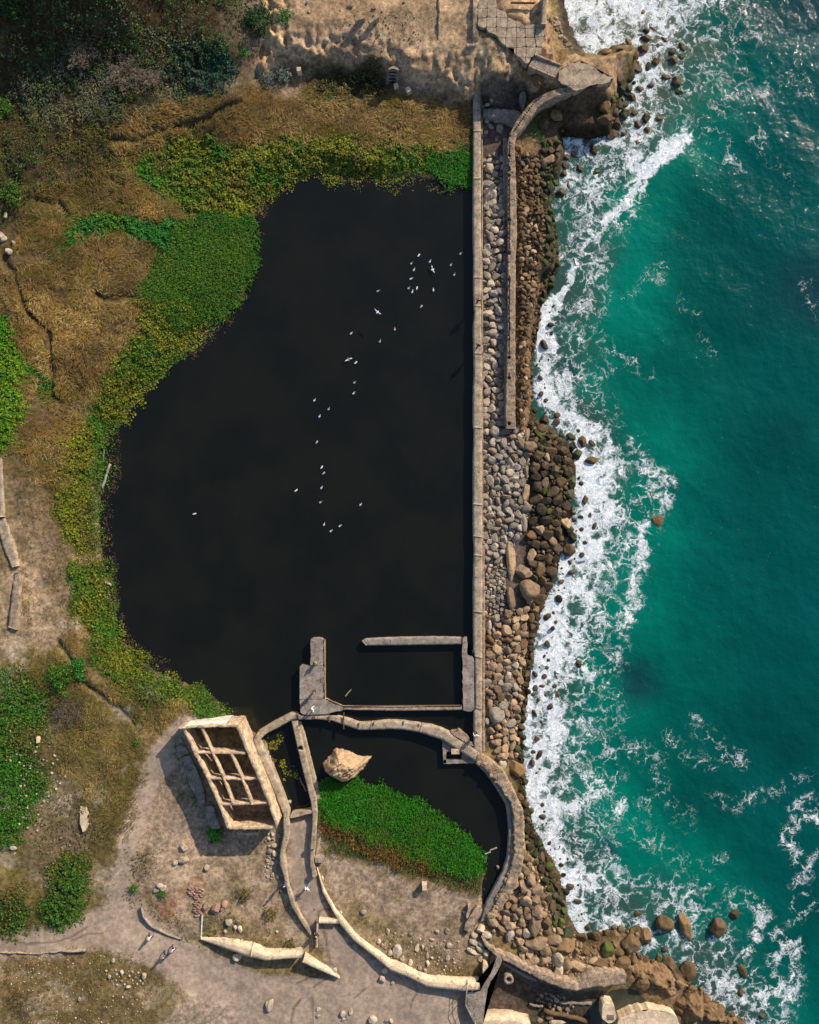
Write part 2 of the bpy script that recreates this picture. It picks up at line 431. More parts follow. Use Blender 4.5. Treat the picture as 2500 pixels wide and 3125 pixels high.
DIRT = np.array((.30, .215, .15)); SAND = np.array((.47, .315, .18)); TAN = np.array((.33, .235, .15))
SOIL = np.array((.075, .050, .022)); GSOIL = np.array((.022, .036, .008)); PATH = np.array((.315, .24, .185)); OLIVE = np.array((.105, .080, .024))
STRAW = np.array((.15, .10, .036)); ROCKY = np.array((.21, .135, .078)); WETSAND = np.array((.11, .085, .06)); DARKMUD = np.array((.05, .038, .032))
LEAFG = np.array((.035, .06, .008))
cover(T('d', (-200, -200), (600, -200), (590, 130), (480, 190), (400, 260), (250, 330), (60, 330), (-200, 700)), (.065, .055, .028), 1.5, 2.5)
# slopes of bare scrubby earth, upper left
cover(T('d', (500, 10), (600, 0), (640, 20), (700, 60), (640, 150), (560, 170), (480, 190), (520, 120)), (.16, .115, .085), 1.5, 2, .9, 3)
cover(T('d', (390, 24), (470, 42), (540, 20), (545, 10), (470, 30), (400, 14)), (.14, .10, .06), .5, .5, .9, 5)
# dry grass and marsh ground
for p in ([(240, 250), (330, 240), (480, 205), (560, 190), (640, 185), (760, 200), (860, 205), (960, 225), (998, 240), (998, 330), (900, 310), (700, 285), (540, 290), (420, 285), (330, 290), (250, 290)],
          [(0, 420), (90, 395), (180, 360), (270, 340), (300, 390), (380, 425), (440, 450), (340, 570), (280, 640), (280, 700), (240, 750), (190, 840), (150, 960), (120, 1060), (40, 1000), (0, 700)]):
    cover(T('d', *p), SOIL, 1.0, 1.5)
cover(T('d', (30, 960), (110, 1000), (140, 1180), (180, 1330), (220, 1440), (330, 1500), (390, 1500), (330, 1560), (270, 1500), (180, 1400), (140, 1300), (90, 1180)), STRAW * 1.25, 1.2, 1.5, .9)
cover(T('d', (40, 1010), (100, 1010), (150, 1200), (170, 1330), (40, 1340), (36, 1100)), TAN * .72, 1.2, 2, .9)
cover(T('d', (0, 1200), (45, 1190), (130, 1250), (150, 1330), (80, 1390), (0, 1400)), TAN * 1.02, 1.0, 1.5, .9)
cover(T('d', (0, 1380), (90, 1375), (160, 1370), (200, 1440), (290, 1520), (300, 1600), (290, 1700), (240, 1790), (230, 1880), (150, 1950), (0, 1970)), OLIVE * 1.25, 1.5, 2.5)
cover(T('d', (60, 1640), (190, 1640), (220, 1750), (180, 1800), (90, 1830), (50, 1760)), (.16, .12, .075), 2, 3, .8)
cover(T('d', (100, 1640), (135, 1600), (160, 1640), (140, 1700), (110, 1700)), (.21, .17, .11), 1.0, 2, .8)
cover(T('d', (0, 2008), (100, 2000), (230, 1998), (340, 2040), (380, 2075), (300, 2090), (330, 2156), (0, 2170)), (.135, .095, .045), 1.4, 2.5, .95)
cover(T('d', (380, 2080), (520, 2070), (520, 2156), (360, 2170)), (.17, .125, .07), 1.5, 3, .7)
# footpaths
cover(T('d', (0, 1968), (120, 1950), (230, 1905), (250, 1820), (255, 1770), (275, 1700), (300, 1610), (340, 1540), (385, 1505), (420, 1500), (400, 1560), (330, 1660), (300, 1740), (290, 1800), (300, 1890), (340, 1930), (400, 1980),
           (440, 2000), (560, 2050), (700, 2060), (900, 2060), (1000, 2090), (1000, 2200), (300, 2190), (400, 2090), (330, 2030), (230, 1995), (100, 2002), (0, 2005)), PATH, .5, .6, 1.0)
cover(T('d', (160, 1370), (172, 1400), (200, 1440), (260, 1500), (285, 1530), (280, 1545), (240, 1500), (190, 1445), (155, 1390)), (.11, .085, .06), .35, .5, .9)
cover(T('d', (370, 1540), (600, 1700), (610, 1760), (580, 1800), (400, 1800), (270, 1850), (300, 1640)), DIRT * .95, 1.0, 1.0, .9)
cover(T('d', (290, 1850), (300, 1800), (400, 1780), (580, 1780), (600, 1900), (640, 1960), (600, 2000), (440, 1980), (420, 1880), (330, 1900)), DIRT * 1.05, 1, 1.5, .85)
cover(T('d', (330, 1890), (410, 1850), (420, 1960), (380, 1960), (310, 1920)), (.21, .105, .065), 1.3, 1.5, .9)
cover(T('d', (430, 1900), (480, 1890), (560, 1985), (600, 2000), (440, 1985)), (.15, .115, .05), 1.2, 2, .6)
# upper terrace by the lower pool
cover(T('d', (680, 1760), (780, 1790), (860, 1810), (960, 1840), (1015, 1850), (1010, 1920), (990, 2040), (900, 2055), (800, 2010), (720, 1950), (680, 1850)), (.27, .20, .14), 1.0, 1.4)
cover(T('d', (675, 1750), (780, 1790), (880, 1825), (1010, 1845), (1000, 1890), (840, 1845), (700, 1800)), (.115, .085, .035), .8, 1.2, .9)
cover(T('d', (720, 1910), (800, 1930), (860, 1990), (990, 2040), (960, 2062), (850, 2010), (760, 1960)), (.14, .105, .045), .8, 1.5, .8)
cover(T('d', (608, 1720), (665, 1715), (660, 1850), (700, 1940), (668, 1975), (640, 1930), (605, 1870)), (.235, .18, .14), .3, .4)
cover(T('d', (672, 1960), (710, 1950), (800, 2030), (1000, 2080), (1000, 2200), (700, 2080)), (.23, .18, .145), .4, .5)
# bluff, platform, cliff
COVER.append((BLUFF, SAND, .5, 1.0, 1.0))
cover(T('d', (600, 40), (700, 20), (790, 40), (850, 90), (760, 120), (600, 120)), SAND * np.array((.72, .74, .86)), 2, 3, .8, 5)  # bluish shadow on the western sand, painted into its colour
cover(T('d', (780, -20), (1000, -20), (1000, 120), (940, 170), (850, 140), (800, 90)), np.array((.40, .275, .17)), 2, 3, .7, 5)
cover(T('d', (690, 110), (800, 120), (900, 150), (1000, 165), (1000, 210), (900, 185), (820, 165), (760, 155), (690, 140)), np.array((.33, .235, .165)), 1, 2, .75, 3)
cover(T('d', (640, 190), (700, 195), (820, 190), (790, 150), (660, 150)), (.05, .05, .02), .8, 1, .9)
cover(T('d', (570, 190), (640, 180), (650, 215), (590, 215)), TAN * .9, 1, 1, .8)
cover(T('d', (820, 185), (1000, 215), (1000, 240), (880, 215), (820, 205)), (.23, .145, .075), .5, .6, .9)
COVER.append((PROM, np.array((.29, .19, .115)), .8, 1.0, 1.0))
cover(T('d', (1130, 210), (1300, 190), (1320, 220), (1290, 290), (1140, 292)), (.085, .055, .035), .7, 1, .9, 0)  # shade of the south cliff face painted as a darker brown
cover(T('d', (1012, 178), (1120, 178), (1100, 260), (1070, 300), (1060, 920), (1112, 905), (1115, 1300), (1110, 1560), (1016, 1590)), (.12, .09, .075), .5, .8)
cover(T('d', (1078, 290), (1140, 290), (1175, 330), (1175, 620), (1140, 640), (1125, 860), (1120, 920), (1080, 905)), ROCKY, .5, .8, 1, -.5)
cover(T('d', (1135, 300), (1186, 300), (1180, 620), (1140, 640), (1145, 480)), (.045, .042, .022), .6, 1.4, .95, -1)
cover(T('d', (1122, 640), (1142, 640), (1128, 890), (1112, 890)), (.055, .04, .022), .4, .8, .9, -1.5)
cover(T('d', (1110, 900), (1220, 930), (1210, 1180), (1140, 1290), (1110, 1600), (1150, 1780), (1200, 1950), (1165, 1950), (1100, 1720), (1085, 1600), (1100, 1300)), (.05, .036, .022), .6, .8)
cover(T('d', (1060, 1850), (1150, 1850), (1185, 1950), (1250, 1985), (1480, 2060), (1540, 2156), (1440, 2170), (1330, 2080), (1200, 2060), (1050, 1990), (1020, 1930)), (.17, .115, .065), .6, .8)
cover(T('d', (1170, -60), (1215, -60), (1205, 60), (1260, 118), (1190, 120)), WETSAND, .4, .5, 1, -1)
cover(T('d', (1150, 0), (1185, 0), (1190, 110), (1160, 150), (1130, 120)), ROCKY * 1.2, .6, 1, .9, 2)
cover(T('d', (1020, 2060), (1060, 2040), (1200, 2085), (1310, 2085), (1340, 2156), (1010, 2170)), (.085, .062, .048), .4, .5, 1, -1)
cover(T('d', (1100, 2100), (1310, 2090), (1330, 2170), (1100, 2170)), (.05, .042, .022), 1, 1.2, .8, -1)

# ------------------------------------------------------------------ where plants grow
YG = [(.19, .20, .010), (.125, .165, .010), (.20, .15, .012), (.065, .115, .008), (.14, .15, .008)]
GR = [(.032, .130, .006), (.055, .155, .008), (.022, .085, .008), (.095, .15, .012)]
TG = [(.025, .15, .016), (.04, .18, .016), (.02, .11, .014), (.06, .17, .012)]
MG = [(.022, .15, .004), (.035, .19, .006), (.016, .10, .004), (.06, .16, .008)]
DK = [(.018, .065, .014), (.028, .095, .022), (.04, .075, .015), (.06, .07, .025)]
GYP = [(.17, .145, .115), (.10, .10, .07), (.05, .08, .045), (.14, .11, .08)]
OL = [(.075, .075, .015), (.11, .085, .022), (.05, .07, .012), (.14, .095, .03)]
DRY = [(.23, .135, .030), (.30, .19, .055), (.17, .092, .018), (.35, .245, .105), (.15, .095, .016), (.20, .135, .02)]
DRYG = [(.15, .12, .022), (.20, .14, .03), (.11, .10, .015), (.24, .17, .055)]
RED = [(.16, .055, .018), (.20, .09, .02), (.11, .05, .012), (.12, .10, .012)]
WEED = [(.06, .030, .022), (.085, .04, .03), (.04, .024, .018), (.10, .06, .045)]
PINK = [(.19, .14, .105), (.15, .11, .085), (.11, .08, .06)]

# name, label, kind of growth, outline, leaves per square metre, height, palette, leaf size
VEG = [
 ('ground_cover', 'leafy yellow-green creeper bank along the north pond shore', 'leaf', T('d', (274, 345), (300, 310), (340, 288), (420, 286), (470, 305), (540, 298), (620, 285), (700, 270), (780, 275), (860, 282), (930, 300), (998, 315), (998, 345), (930, 352), (860, 362), (780, 372), (700, 368), (650, 366), (590, 392), (545, 425), (525, 455), (470, 460), (420, 455), (395, 430), (350, 415), (295, 390)), 95, .55, YG + GR[:2], .24),
 ('ground_cover', 'saturated green reedbed corner against the long wall', 'blade', T('d', (910, 330), (960, 322), (999, 315), (999, 392), (960, 388), (920, 375)), 150, .5, MG, .4),
 ('ground_cover', 'green grassy bank sloping to the pond west of the inlet', 'blade', T('d', (420, 455), (525, 455), (534, 500), (536, 560), (510, 610), (470, 650), (430, 670), (380, 690), (340, 640), (300, 610), (330, 560), (350, 530), (400, 480)), 130, .45, GR[:3] + [YG[1]] + GR[:2], .42),
 ('ground_cover', 'deep green leafy tongue curling into the dry grass', 'leaf', T('d', (112, 520), (135, 490), (165, 452), (210, 440), (260, 447), (330, 465), (390, 475), (420, 500), (400, 545), (360, 550), (310, 515), (250, 490), (210, 480), (165, 510), (130, 528)), 110, .45, TG, .22),
 ('ground_cover', 'yellow-green leafy belt on the west pond bank', 'leaf', T('d', (280, 610), (345, 600), (420, 640), (440, 680), (395, 725), (360, 765), (310, 810), (270, 855), (240, 895), (215, 900), (190, 880), (215, 820), (225, 770), (260, 735), (285, 700), (278, 650)), 95, .5, YG + GR[:2], .23),
 ('ground_cover', 'narrow yellow-green leafy strip beside the west shore path', 'leaf', T('d', (145, 900), (165, 880), (205, 900), (195, 1000), (190, 1080), (195, 1165), (160, 1175), (130, 1110), (118, 1050), (130, 960)), 95, .5, YG + GR[:1], .24),
 ('ground_cover', 'straggling green fringe between leafy strip and water', 'leaf', T('d', (200, 900), (236, 880), (228, 960), (216, 1040), (215, 1120), (225, 1210), (238, 1290), (225, 1260), (205, 1160), (200, 1050)), 80, .4, OL + GR, .22),
 ('ground_cover', 'yellow-green leafy clump row at the southwest shore', 'leaf', T('d', (155, 1195), (200, 1190), (222, 1240), (235, 1300), (255, 1345), (240, 1360), (190, 1330), (150, 1270)), 95, .5, YG + GR[:1], .24),
 ('ground_cover', 'yellow-green leafy bank tapering along the southwest pond corner', 'leaf', T('d', (190, 1350), (250, 1345), (290, 1388), (330, 1415), (380, 1440), (420, 1455), (370, 1475), (320, 1490), (280, 1480), (225, 1430), (190, 1390)), 90, .45, YG + GR[:2] + OL[:1], .23),
 ('ground_cover', 'vivid green bush mat at the pond corner above the house', 'leaf', T('d', (398, 1448), (430, 1450), (460, 1472), (478, 1505), (440, 1512), (405, 1490)), 110, .5, GR + YG[:1], .2),
 ('ground_cover', 'glowing green leafy slope at the far left edge', 'leaf', T('d', (-30, 660), (20, 690), (50, 760), (40, 850), (45, 900), (20, 950), (-30, 960)), 110, .6, [(.06, .20, .006), (.16, .23, .008), (.03, .14, .008)], .24),
 ('ground_cover', 'small green ledge of plants stepping down at the gully', 'leaf', T('d', (40, 760), (60, 770), (105, 800), (120, 830), (90, 840), (50, 800)), 90, .4, TG + GR, .2),
 ('ground_cover', 'green mat on the lower left slope by the frame edge', 'leaf', T('d', (-20, 1420), (60, 1410), (120, 1450), (140, 1480), (100, 1530), (60, 1540), (80, 1600), (110, 1650), (60, 1700), (40, 1770), (-20, 1800)), 74, .45, GR + OL[:2], .22),
 ('ground_cover', 'thick green bush block beside the dirt path', 'leaf', T('d', (110, 1830), (160, 1800), (180, 1830), (175, 1900), (150, 1950), (105, 1955), (85, 1920), (105, 1880)), 130, .9, [(.035, .10, .008), (.07, .13, .012), (.02, .065, .01), (.10, .12, .01)], .22),
 ('ground_cover', 'ragged green patch in the bottom left scrub', 'leaf', T('d', (-20, 1880), (50, 1870), (80, 1900), (70, 1950), (20, 1975), (-20, 1965)), 55, .4, GR + OL[:2], .22),
 ('marsh_grass', 'bright green marsh grass fan in the lower pool', 'blade', T('d', (683, 1655), (740, 1650), (800, 1662), (870, 1694), (930, 1724), (985, 1770), (1013, 1808), (1015, 1830), (985, 1836), (930, 1822), (880, 1800), (840, 1775), (760, 1755), (690, 1720), (683, 1700)), 190, .55, MG, .42),
 ('red_grass', 'rust-red fringe along the landward side of the marsh grass', 'blade', T('d', (683, 1712), (740, 1740), (830, 1765), (870, 1790), (950, 1825), (930, 1835), (860, 1812), (780, 1785), (690, 1745)), 150, .42, RED + RED[:2] + OL[:1], .34),
 ('marsh_grass', 'olive grass slope below the red fringe', 'blade', T('d', (683, 1745), (780, 1785), (870, 1815), (960, 1838), (1015, 1835), (1005, 1880), (900, 1850), (790, 1810), (690, 1800)), 55, .25, OL, .3),
 ('dry_grass', 'wind-combed brown grass meadow north of the pond', 'dry', T('d', (235, 250), (330, 235), (480, 200), (560, 188), (640, 190), (700, 205), (760, 205), (860, 208), (960, 225), (998, 240), (998, 330), (900, 310), (700, 285), (540, 296), (420, 290), (330, 290), (270, 320), (240, 290)), 60, .35, DRY, .8),
 ('dry_grass', 'matted straw grass plateau west of the pond', 'dry', T('d', (30, 560), (110, 528), (165, 515), (235, 486), (300, 515), (345, 560), (290, 620), (278, 680), (280, 710), (240, 745), (200, 830), (150, 860), (110, 820), (95, 760), (60, 660)), 62, .35, DRY, .8),
 ('dry_grass', 'golden brown tussock field at the upper left', 'dry', T('d', (40, 440), (90, 400), (180, 360), (270, 340), (290, 390), (350, 425), (395, 455), (260, 447), (170, 448), (110, 510), (40, 520)), 58, .35, DRY[:3] + DRYG, .8),
 ('dry_grass', 'brown grass below the left edge gully', 'dry', T('d', (-20, 560), (35, 590), (60, 680), (95, 770), (60, 760), (20, 690), (-20, 660)), 55, .3, DRY, .7),
 ('dry_grass', 'tan grass tussocks along the west path above the kerbs', 'dry', T('d', (40, 790), (100, 830), (160, 870), (140, 960), (120, 1060), (70, 1000), (30, 960), (45, 880)), 50, .3, DRY, .7),
 ('dry_grass', 'golden grass verge between path and pond corner', 'dry', T('d', (135, 1350), (185, 1350), (225, 1430), (290, 1485), (390, 1470), (400, 1490), (370, 1500), (340, 1530), (300, 1520), (240, 1480), (180, 1410)), 50, .3, DRYG + DRY[:2], .6),
 ('dry_grass', 'olive brown grass on the lower left slope', 'dry', T('d', (60, 1375), (150, 1370), (190, 1440), (280, 1520), (300, 1600), (285, 1700), (235, 1790), (170, 1700), (190, 1640), (120, 1620), (130, 1520), (90, 1450)), 44, .25, DRYG + DRYG + OL + DRY[:2], .55),
 ('dry_grass', 'thin tan grass on the bare ground beside the west kerbs', 'dry', T('d', (36, 1000), (100, 1005), (140, 1180), (175, 1330), (150, 1350), (50, 1330), (50, 1180)), 20, .15, DRY + OL, .45),
 ('dry_grass', 'thin dry grass in the bottom left corner', 'dry', T('d', (-20, 2012), (100, 2002), (230, 2000), (340, 2042), (375, 2080), (310, 2090), (330, 2170), (-20, 2180)), 24, .2, DRYG + DRY[:2], .45),
 ('dry_grass', 'sparse olive grass patch on the lower terrace', 'dry', T('d', (720, 1915), (800, 1935), (850, 1985), (990, 2042), (960, 2062), (850, 2010), (760, 1960)), 22, .2, DRYG + OL, .45),
 ('scrub', 'dark scrub covering the shaded hillside at the upper left', 'leaf', T('d', (-60, -60), (560, -60), (555, 20), (480, 60), (470, 100), (480, 150), (440, 160), (330, 150), (250, 110), (140, 110), (60, 130), (-60, 160)), 60, 1.1, DK + DK[:2] + GYP[1:3] + OL[:1], .22),
 ('scrub', 'grey and green mixed brush below the dark hillside', 'leaf', T('d', (20, 190), (100, 110), (200, 100), (330, 150), (430, 150), (400, 200), (330, 220), (250, 265), (170, 240), (60, 260)), 60, .7, GYP[1:3] + DK[1:3] + OL[:2], .2),
 ('scrub', 'dark teal brush at the foot of the bare slope', 'leaf', T('d', (380, 90), (470, 100), (490, 150), (440, 190), (350, 185), (340, 150)), 75, .9, [(.012, .05, .03), (.02, .07, .045), (.01, .03, .015)], .26),
 ('dry_grass', 'pale straw strands tangled through the mixed brush', 'dry', T('d', (30, 190), (100, 105), (200, 95), (330, 140), (430, 150), (400, 205), (330, 225), (250, 270), (170, 245), (60, 262)), 26, .5, [(.24, .21, .12), (.17, .16, .07), (.11, .13, .05), (.20, .16, .11)], .6),
 ('dry_grass', 'olive grass strands on the left terrace', 'dry', T('d', (-30, 200), (30, 220), (90, 262), (170, 255), (255, 292), (250, 340), (160, 365), (60, 410), (-30, 470)), 30, .35, DRYG + OL, .6),
 ('scrub', 'olive brush and weeds on the left terrace', 'leaf', T('d', (-30, 180), (30, 200), (90, 260), (170, 250), (255, 290), (250, 340), (160, 365), (60, 410), (-30, 470)), 50, .45, OL + GR[:1] + DK[2:], .2),
 ('scrub', 'shaded green thicket under the overhanging bluff', 'leaf', T('d', (640, 175), (690, 160), (740, 150), (785, 130), (815, 150), (812, 195), (720, 205), (640, 200)), 55, .5, OL + DK[1:3], .24),
 ('scrub', 'whitish weeds among rubble on the lower left slope', 'leaf', T('d', (40, 1530), (110, 1520), (130, 1600), (110, 1660), (60, 1620)), 22, .35, GYP + GR, .2),
 ('scrub', 'brown and pale brush around the lower left slabs', 'leaf', T('d', (30, 1700), (170, 1660), (230, 1720), (240, 1800), (180, 1800), (150, 1960), (40, 1960), (100, 1830)), 14, .3, GYP[:2] + OL + PINK[:1], .22),
 ('scrub', 'scattered weeds round the ring of stones and red earth', 'leaf', T('d', (268, 1800), (330, 1770), (290, 1880), (345, 1930), (400, 1975), (350, 1965), (295, 1920), (262, 1860)), 26, .3, OL + DRYG[:2], .2),
 ('scrub', 'low weeds beside the cream wall', 'leaf', T('d', (425, 1925), (470, 1920), (520, 1970), (610, 2000), (560, 1998), (430, 1985)), 20, .25, OL + GR[:1], .2),
 ('pond_weed', 'reddish weed mat floating along the west pond edge', 'float', T('d', (380, 760), (395, 718), (440, 680), (500, 632), (520, 612), (512, 640), (455, 690), (410, 735)), 70, .03, WEED, .16),
 ('pond_weed', 'reddish weed mat in the northwest pond inlet', 'float', T('d', (525, 440), (545, 412), (590, 390), (600, 400), (565, 440), (545, 480), (526, 500)), 60, .03, WEED, .16),
 ('pond_weed', 'trailing weed threads at the north pond edge', 'float', T('d', (650, 366), (760, 376), (880, 374), (995, 388), (995, 402), (880, 392), (830, 398), (740, 390), (660, 378)), 26, .05, OL + GR[:1] + DRY[:1], .16),
 ('pond_weed', 'brown weed rim along the southwest water edge', 'float', T('d', (262, 860), (240, 900), (232, 1000), (225, 1080), (228, 1180), (240, 1290), (292, 1392), (380, 1440), (470, 1490), (480, 1484), (385, 1425), (300, 1375), (252, 1285), (240, 1170), (238, 1080), (246, 960)), 55, .05, WEED + OL[:1], .15),
 ('lily_pads', 'yellow-green lily pads floating in the narrow channel', 'float', T('L', (930, 430), (1020, 425), (1040, 520), (990, 580), (1050, 610), (1080, 700), (1150, 700), (1160, 800), (1120, 900), (1070, 930), (1060, 800), (1040, 720), (980, 640), (930, 640), (920, 520)), 55, .02, [(.10, .10, .008), (.22, .19, .01), (.05, .07, .01)], .22),
 ('house_weeds', 'green weeds growing on the floor of the ruined house', 'leaf', T('L', (450, 960), (520, 830), (640, 820), (720, 960), (700, 1000), (480, 1005)), 100, .9, GR + YG[:1], .2),
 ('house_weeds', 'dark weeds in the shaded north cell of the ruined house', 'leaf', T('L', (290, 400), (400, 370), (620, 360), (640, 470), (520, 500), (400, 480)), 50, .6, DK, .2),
 ('slab_weeds', 'green weed line along the foot of the grey slabs', 'leaf', T('L', (84, 440), (110, 500), (140, 640), (200, 800), (270, 1000), (300, 1040), (270, 1020), (215, 880), (160, 740), (90, 600)), 45, .3, TG, .18),
 ('moss', 'bright green moss on the seawall bank above the cove', 'leaf', T('C', (745, 930), (790, 890), (850, 870), (870, 950), (860, 1030), (940, 1060), (930, 1090), (840, 1040), (790, 1000), (745, 970)), 90, .25, GR + YG[:1], .16),
 ('riprap_weeds', 'tufts of weeds between stones in the north riprap', 'leaf', T('d', (1020, 430), (1055, 425), (1058, 470), (1040, 490), (1020, 470)), 9, .25, OL + GR[:1] + RED[:1], .15),
]
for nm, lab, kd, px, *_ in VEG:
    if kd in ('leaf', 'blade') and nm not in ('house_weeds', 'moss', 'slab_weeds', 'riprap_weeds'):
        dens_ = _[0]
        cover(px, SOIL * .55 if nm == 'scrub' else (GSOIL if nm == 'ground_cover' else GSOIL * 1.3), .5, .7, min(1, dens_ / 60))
WORN = [W(T('d', (-40, 1968), (120, 1950), (230, 1908), (252, 1820), (255, 1770), (275, 1700), (300, 1610), (340, 1545), (372, 1520), (400, 1560), (330, 1660), (300, 1740), (285, 1800), (290, 1890), (340, 1935), (400, 1985), (440, 2010), (560, 2058), (700, 2062), (700, 2040), (668, 1978), (640, 1935), (608, 1870), (604, 1800), (612, 1725), (660, 1718), (662, 1850), (700, 1945), (730, 1990), (820, 2050), (930, 2088), (1010, 2095), (1010, 2200), (520, 2200), (480, 2120), (370, 2080), (330, 2035), (230, 1997), (100, 2002), (-40, 2005)), 1.8)]
def worn_mask(x, y):
    m = np.zeros(x.shape)
    for p in WORN: m = np.maximum(m, sstep(-.35, .45, sdf(p, x + .45 * fbm(x, y, 2.0, 4, 51), y + .45 * fbm(x, y, 2.0, 4, 52), 4)))
    return m

def land_colour(x, y, z):
    c = np.empty(x.shape + (3,))
    base = OLIVE * .8 + TAN * .3
    c[:] = base
    lo = fbm(x, y, 9, 4, 41)[..., None]; hi = fbm(x, y, 1.3, 4, 42)[..., None]
    wA = fbm(x, y, 3.0, 4, 43); wB = fbm(x, y, 3.0, 4, 44)
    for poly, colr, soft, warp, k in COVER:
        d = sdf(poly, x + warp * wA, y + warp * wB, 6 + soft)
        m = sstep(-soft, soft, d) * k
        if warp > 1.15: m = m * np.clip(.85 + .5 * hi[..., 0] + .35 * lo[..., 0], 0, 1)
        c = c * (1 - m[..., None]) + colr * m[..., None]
    c = c * (1 + .16 * hi + .14 * lo)
    bl = fbm(x, y, 3.4, 4, 47); fi = fbm(x, y, .55, 3, 48)
    m = sstep(.10, .55, bl + .45 * fi) * sstep(-8, -14, x) * sstep(-8, -16, y) * .62
    c = c * (1 - m[..., None]) + np.array((.34, .275, .20)) * m[..., None]
    m = sstep(.2, .6, fbm(x, y, 2.6, 4, 49) + .4 * fi) * sstep(0, -8, y) * sstep(4, 0, x) * .5
    c = c * (1 - m[..., None]) + np.array((.10, .08, .028)) * m[..., None]
    wv = worn_mask(x, y)[..., None]
    pathc = PATH * (1 + .07 * lo + .05 * hi)
    c = c * (1 - wv * .75) + pathc * wv * .75
    cr = np.zeros(x.shape)
    for ln in CRACKS: cr = np.maximum(cr, sstep(.20, .05, pdist(ln, x + .25 * wA * 0 + .12 * fi, y + .12 * wB, 4)))
    c = c * (1 - .5 * cr[..., None])
    # blotches of withered plants and pale lime-crusted soil over the open ground
    sbl = sdf(BLUFF, x, y, 4)
    strat = sstep(-1, .4, sbl)[..., None] * (.22 * np.sin((z * 7.5 + 2.5 * fbm(x, y, 2.2, 3, 45)))[..., None] + .25 * np.abs(fbm(x, y, 1.0, 4, 46))[..., None] - .08) * (1 - sstep(4.6, 5.2, z))[..., None]
    c = c * (1 + strat)
    dp = sdf(POND, x, y, 6)
    under = sstep(-.2, .5, dp)[..., None]
    c = c * (1 - under) + np.array((.008, .010, .006)) * under
    wet = sstep(-1.6, -.2, sdf(SEA, x, y, 6))[..., None] * (1 - sstep(-1.0, .2, z))[..., None]
    c = c * (1 - .62 * wet)
    return np.clip(c, .002, .9)

def axis(a, b, step, lo, hi, grow=1.22):
    core = np.arange(a, b + step, step)
    L = [core[0]]; s = step
    while L[-1] > lo: s *= grow; L.append(L[-1] - s)
    U = [core[-1]]; s = step
    while U[-1] < hi: s *= grow; U.append(U[-1] + s)
    return np.r_[L[:0:-1], core, U[1:]]

def grid_faces(nx, ny, keep=None):
    i = np.arange(nx - 1); j = np.arange(ny - 1)
    J, I = np.meshgrid(j, i, indexing='ij')
    a = (J * nx + I).ravel()
    F = np.stack([a, a + 1, a + 1 + nx, a + nx], 1)
    if keep is not None: F = F[keep.ravel()]
    return F

def compact(V, F, *more):
    u, inv = np.unique(F, return_inverse=True)
    return (V[u], inv.reshape(F.shape)) + tuple(m[u] for m in more)

gx = axis(-53, 33, .2, -900, 60, 1.3); gx = gx[gx < 60]
gy = axis(-65, 70, .2, -900, 900, 1.3)
GX, GY = np.meshgrid(gx, gy)
far = np.maximum(0, np.maximum(np.abs(GX) - 70, np.abs(GY) - 90))
GZ = land_height(np.clip(GX, -75, 75), np.clip(GY, -95, 95))
GC = land_colour(GX, GY, GZ)
keep = ~((GX[:-1, :-1] > 0) & (GZ[:-1, :-1] < -3.5) & (GZ[1:, 1:] < -3.5))
V = np.stack([GX, GY, GZ], -1).reshape(-1, 3)
F = grid_faces(len(gx), len(gy), keep)
V, F, C, WN = compact(V, F, GC.reshape(-1, 3), worn_mask(GX, GY).reshape(-1))
gme = fastmesh('ground', V, F, True, C)
gme.attributes.new('worn', 'FLOAT', 'POINT').data.foreach_set('value', WN.astype(np.float32))
ground = link('ground', gme, M['earth'])
tag(ground, 'bare earth, sandy bluff and marsh ground around the old pools', 'ground', kind='structure')

def hgt(x, y):
    x = np.atleast_1d(np.asarray(x, float)); y = np.atleast_1d(np.asarray(y, float))
    i = np.clip(np.searchsorted(gx, x) - 1, 0, len(gx) - 2); j = np.clip(np.searchsorted(gy, y) - 1, 0, len(gy) - 2)
    fx = (x - gx[i]) / (gx[i + 1] - gx[i]); fy = (y - gy[j]) / (gy[j + 1] - gy[j])
    return (GZ[j, i] * (1 - fx) + GZ[j, i + 1] * fx) * (1 - fy) + (GZ[j + 1, i] * (1 - fx) + GZ[j + 1, i + 1] * fx) * fy

# ------------------------------------------------------------------ pond water
def mat_pond():
    t = NT('pond_water'); p = t.pos()
    n = t.noise(p, .12, 3).outputs[0]
    n2 = t.noise(p, .9, 5, .7).outputs[0]
    c = t.mix(t.mapr(n, .35, .65), (.0055, .0062, .0042), (.0085, .0088, .0056))
    c = t.mix(t.math('MULTIPLY', t.mapr(n2, .5, .75), .2), c, (.012, .013, .007))
    t.base(c, .12, .3)
    rip = t.noise(t.vmath('MULTIPLY', p, (1.0, 2.2, 1.0)), 2.0, 3, .5).outputs[0]
    t.bump(rip, .22, .06)
    return t.m
px = np.array([(-45, 36), (14, 36), (14, -26), (-45, -26)], float)
pond = link('pond', fastmesh('pond', np.c_[px, np.zeros(4)], [[3, 2, 1, 0]]), mat_pond())
# trimmed so the sheet stays behind the long wall and the curved wall
PCLIP = W(T('s', (330, 480), (1457, 480), (1457, 2290), (1530, 2380), (1568, 2480), (1572, 2570), (1556, 2660), (1500, 2790), (1470, 2820), (980, 2780), (960, 2490), (870, 2500), (690, 2300), (250, 2150), (250, 480)))
pond.data.clear_geometry()
bm = bmesh.new()
bm.faces.new([bm.verts.new((x, y, 0)) for x, y in PCLIP])
bmesh.ops.triangulate(bm, faces=bm.faces[:]); bmesh.ops.recalc_face_normals(bm, faces=bm.faces[:])
for f in bm.faces:
    if f.normal.z < 0: f.normal_flip()
bm.to_mesh(pond.data); bm.free()
tag(pond, 'still black pond water filling the ruined bath basin', 'pond', kind='structure')

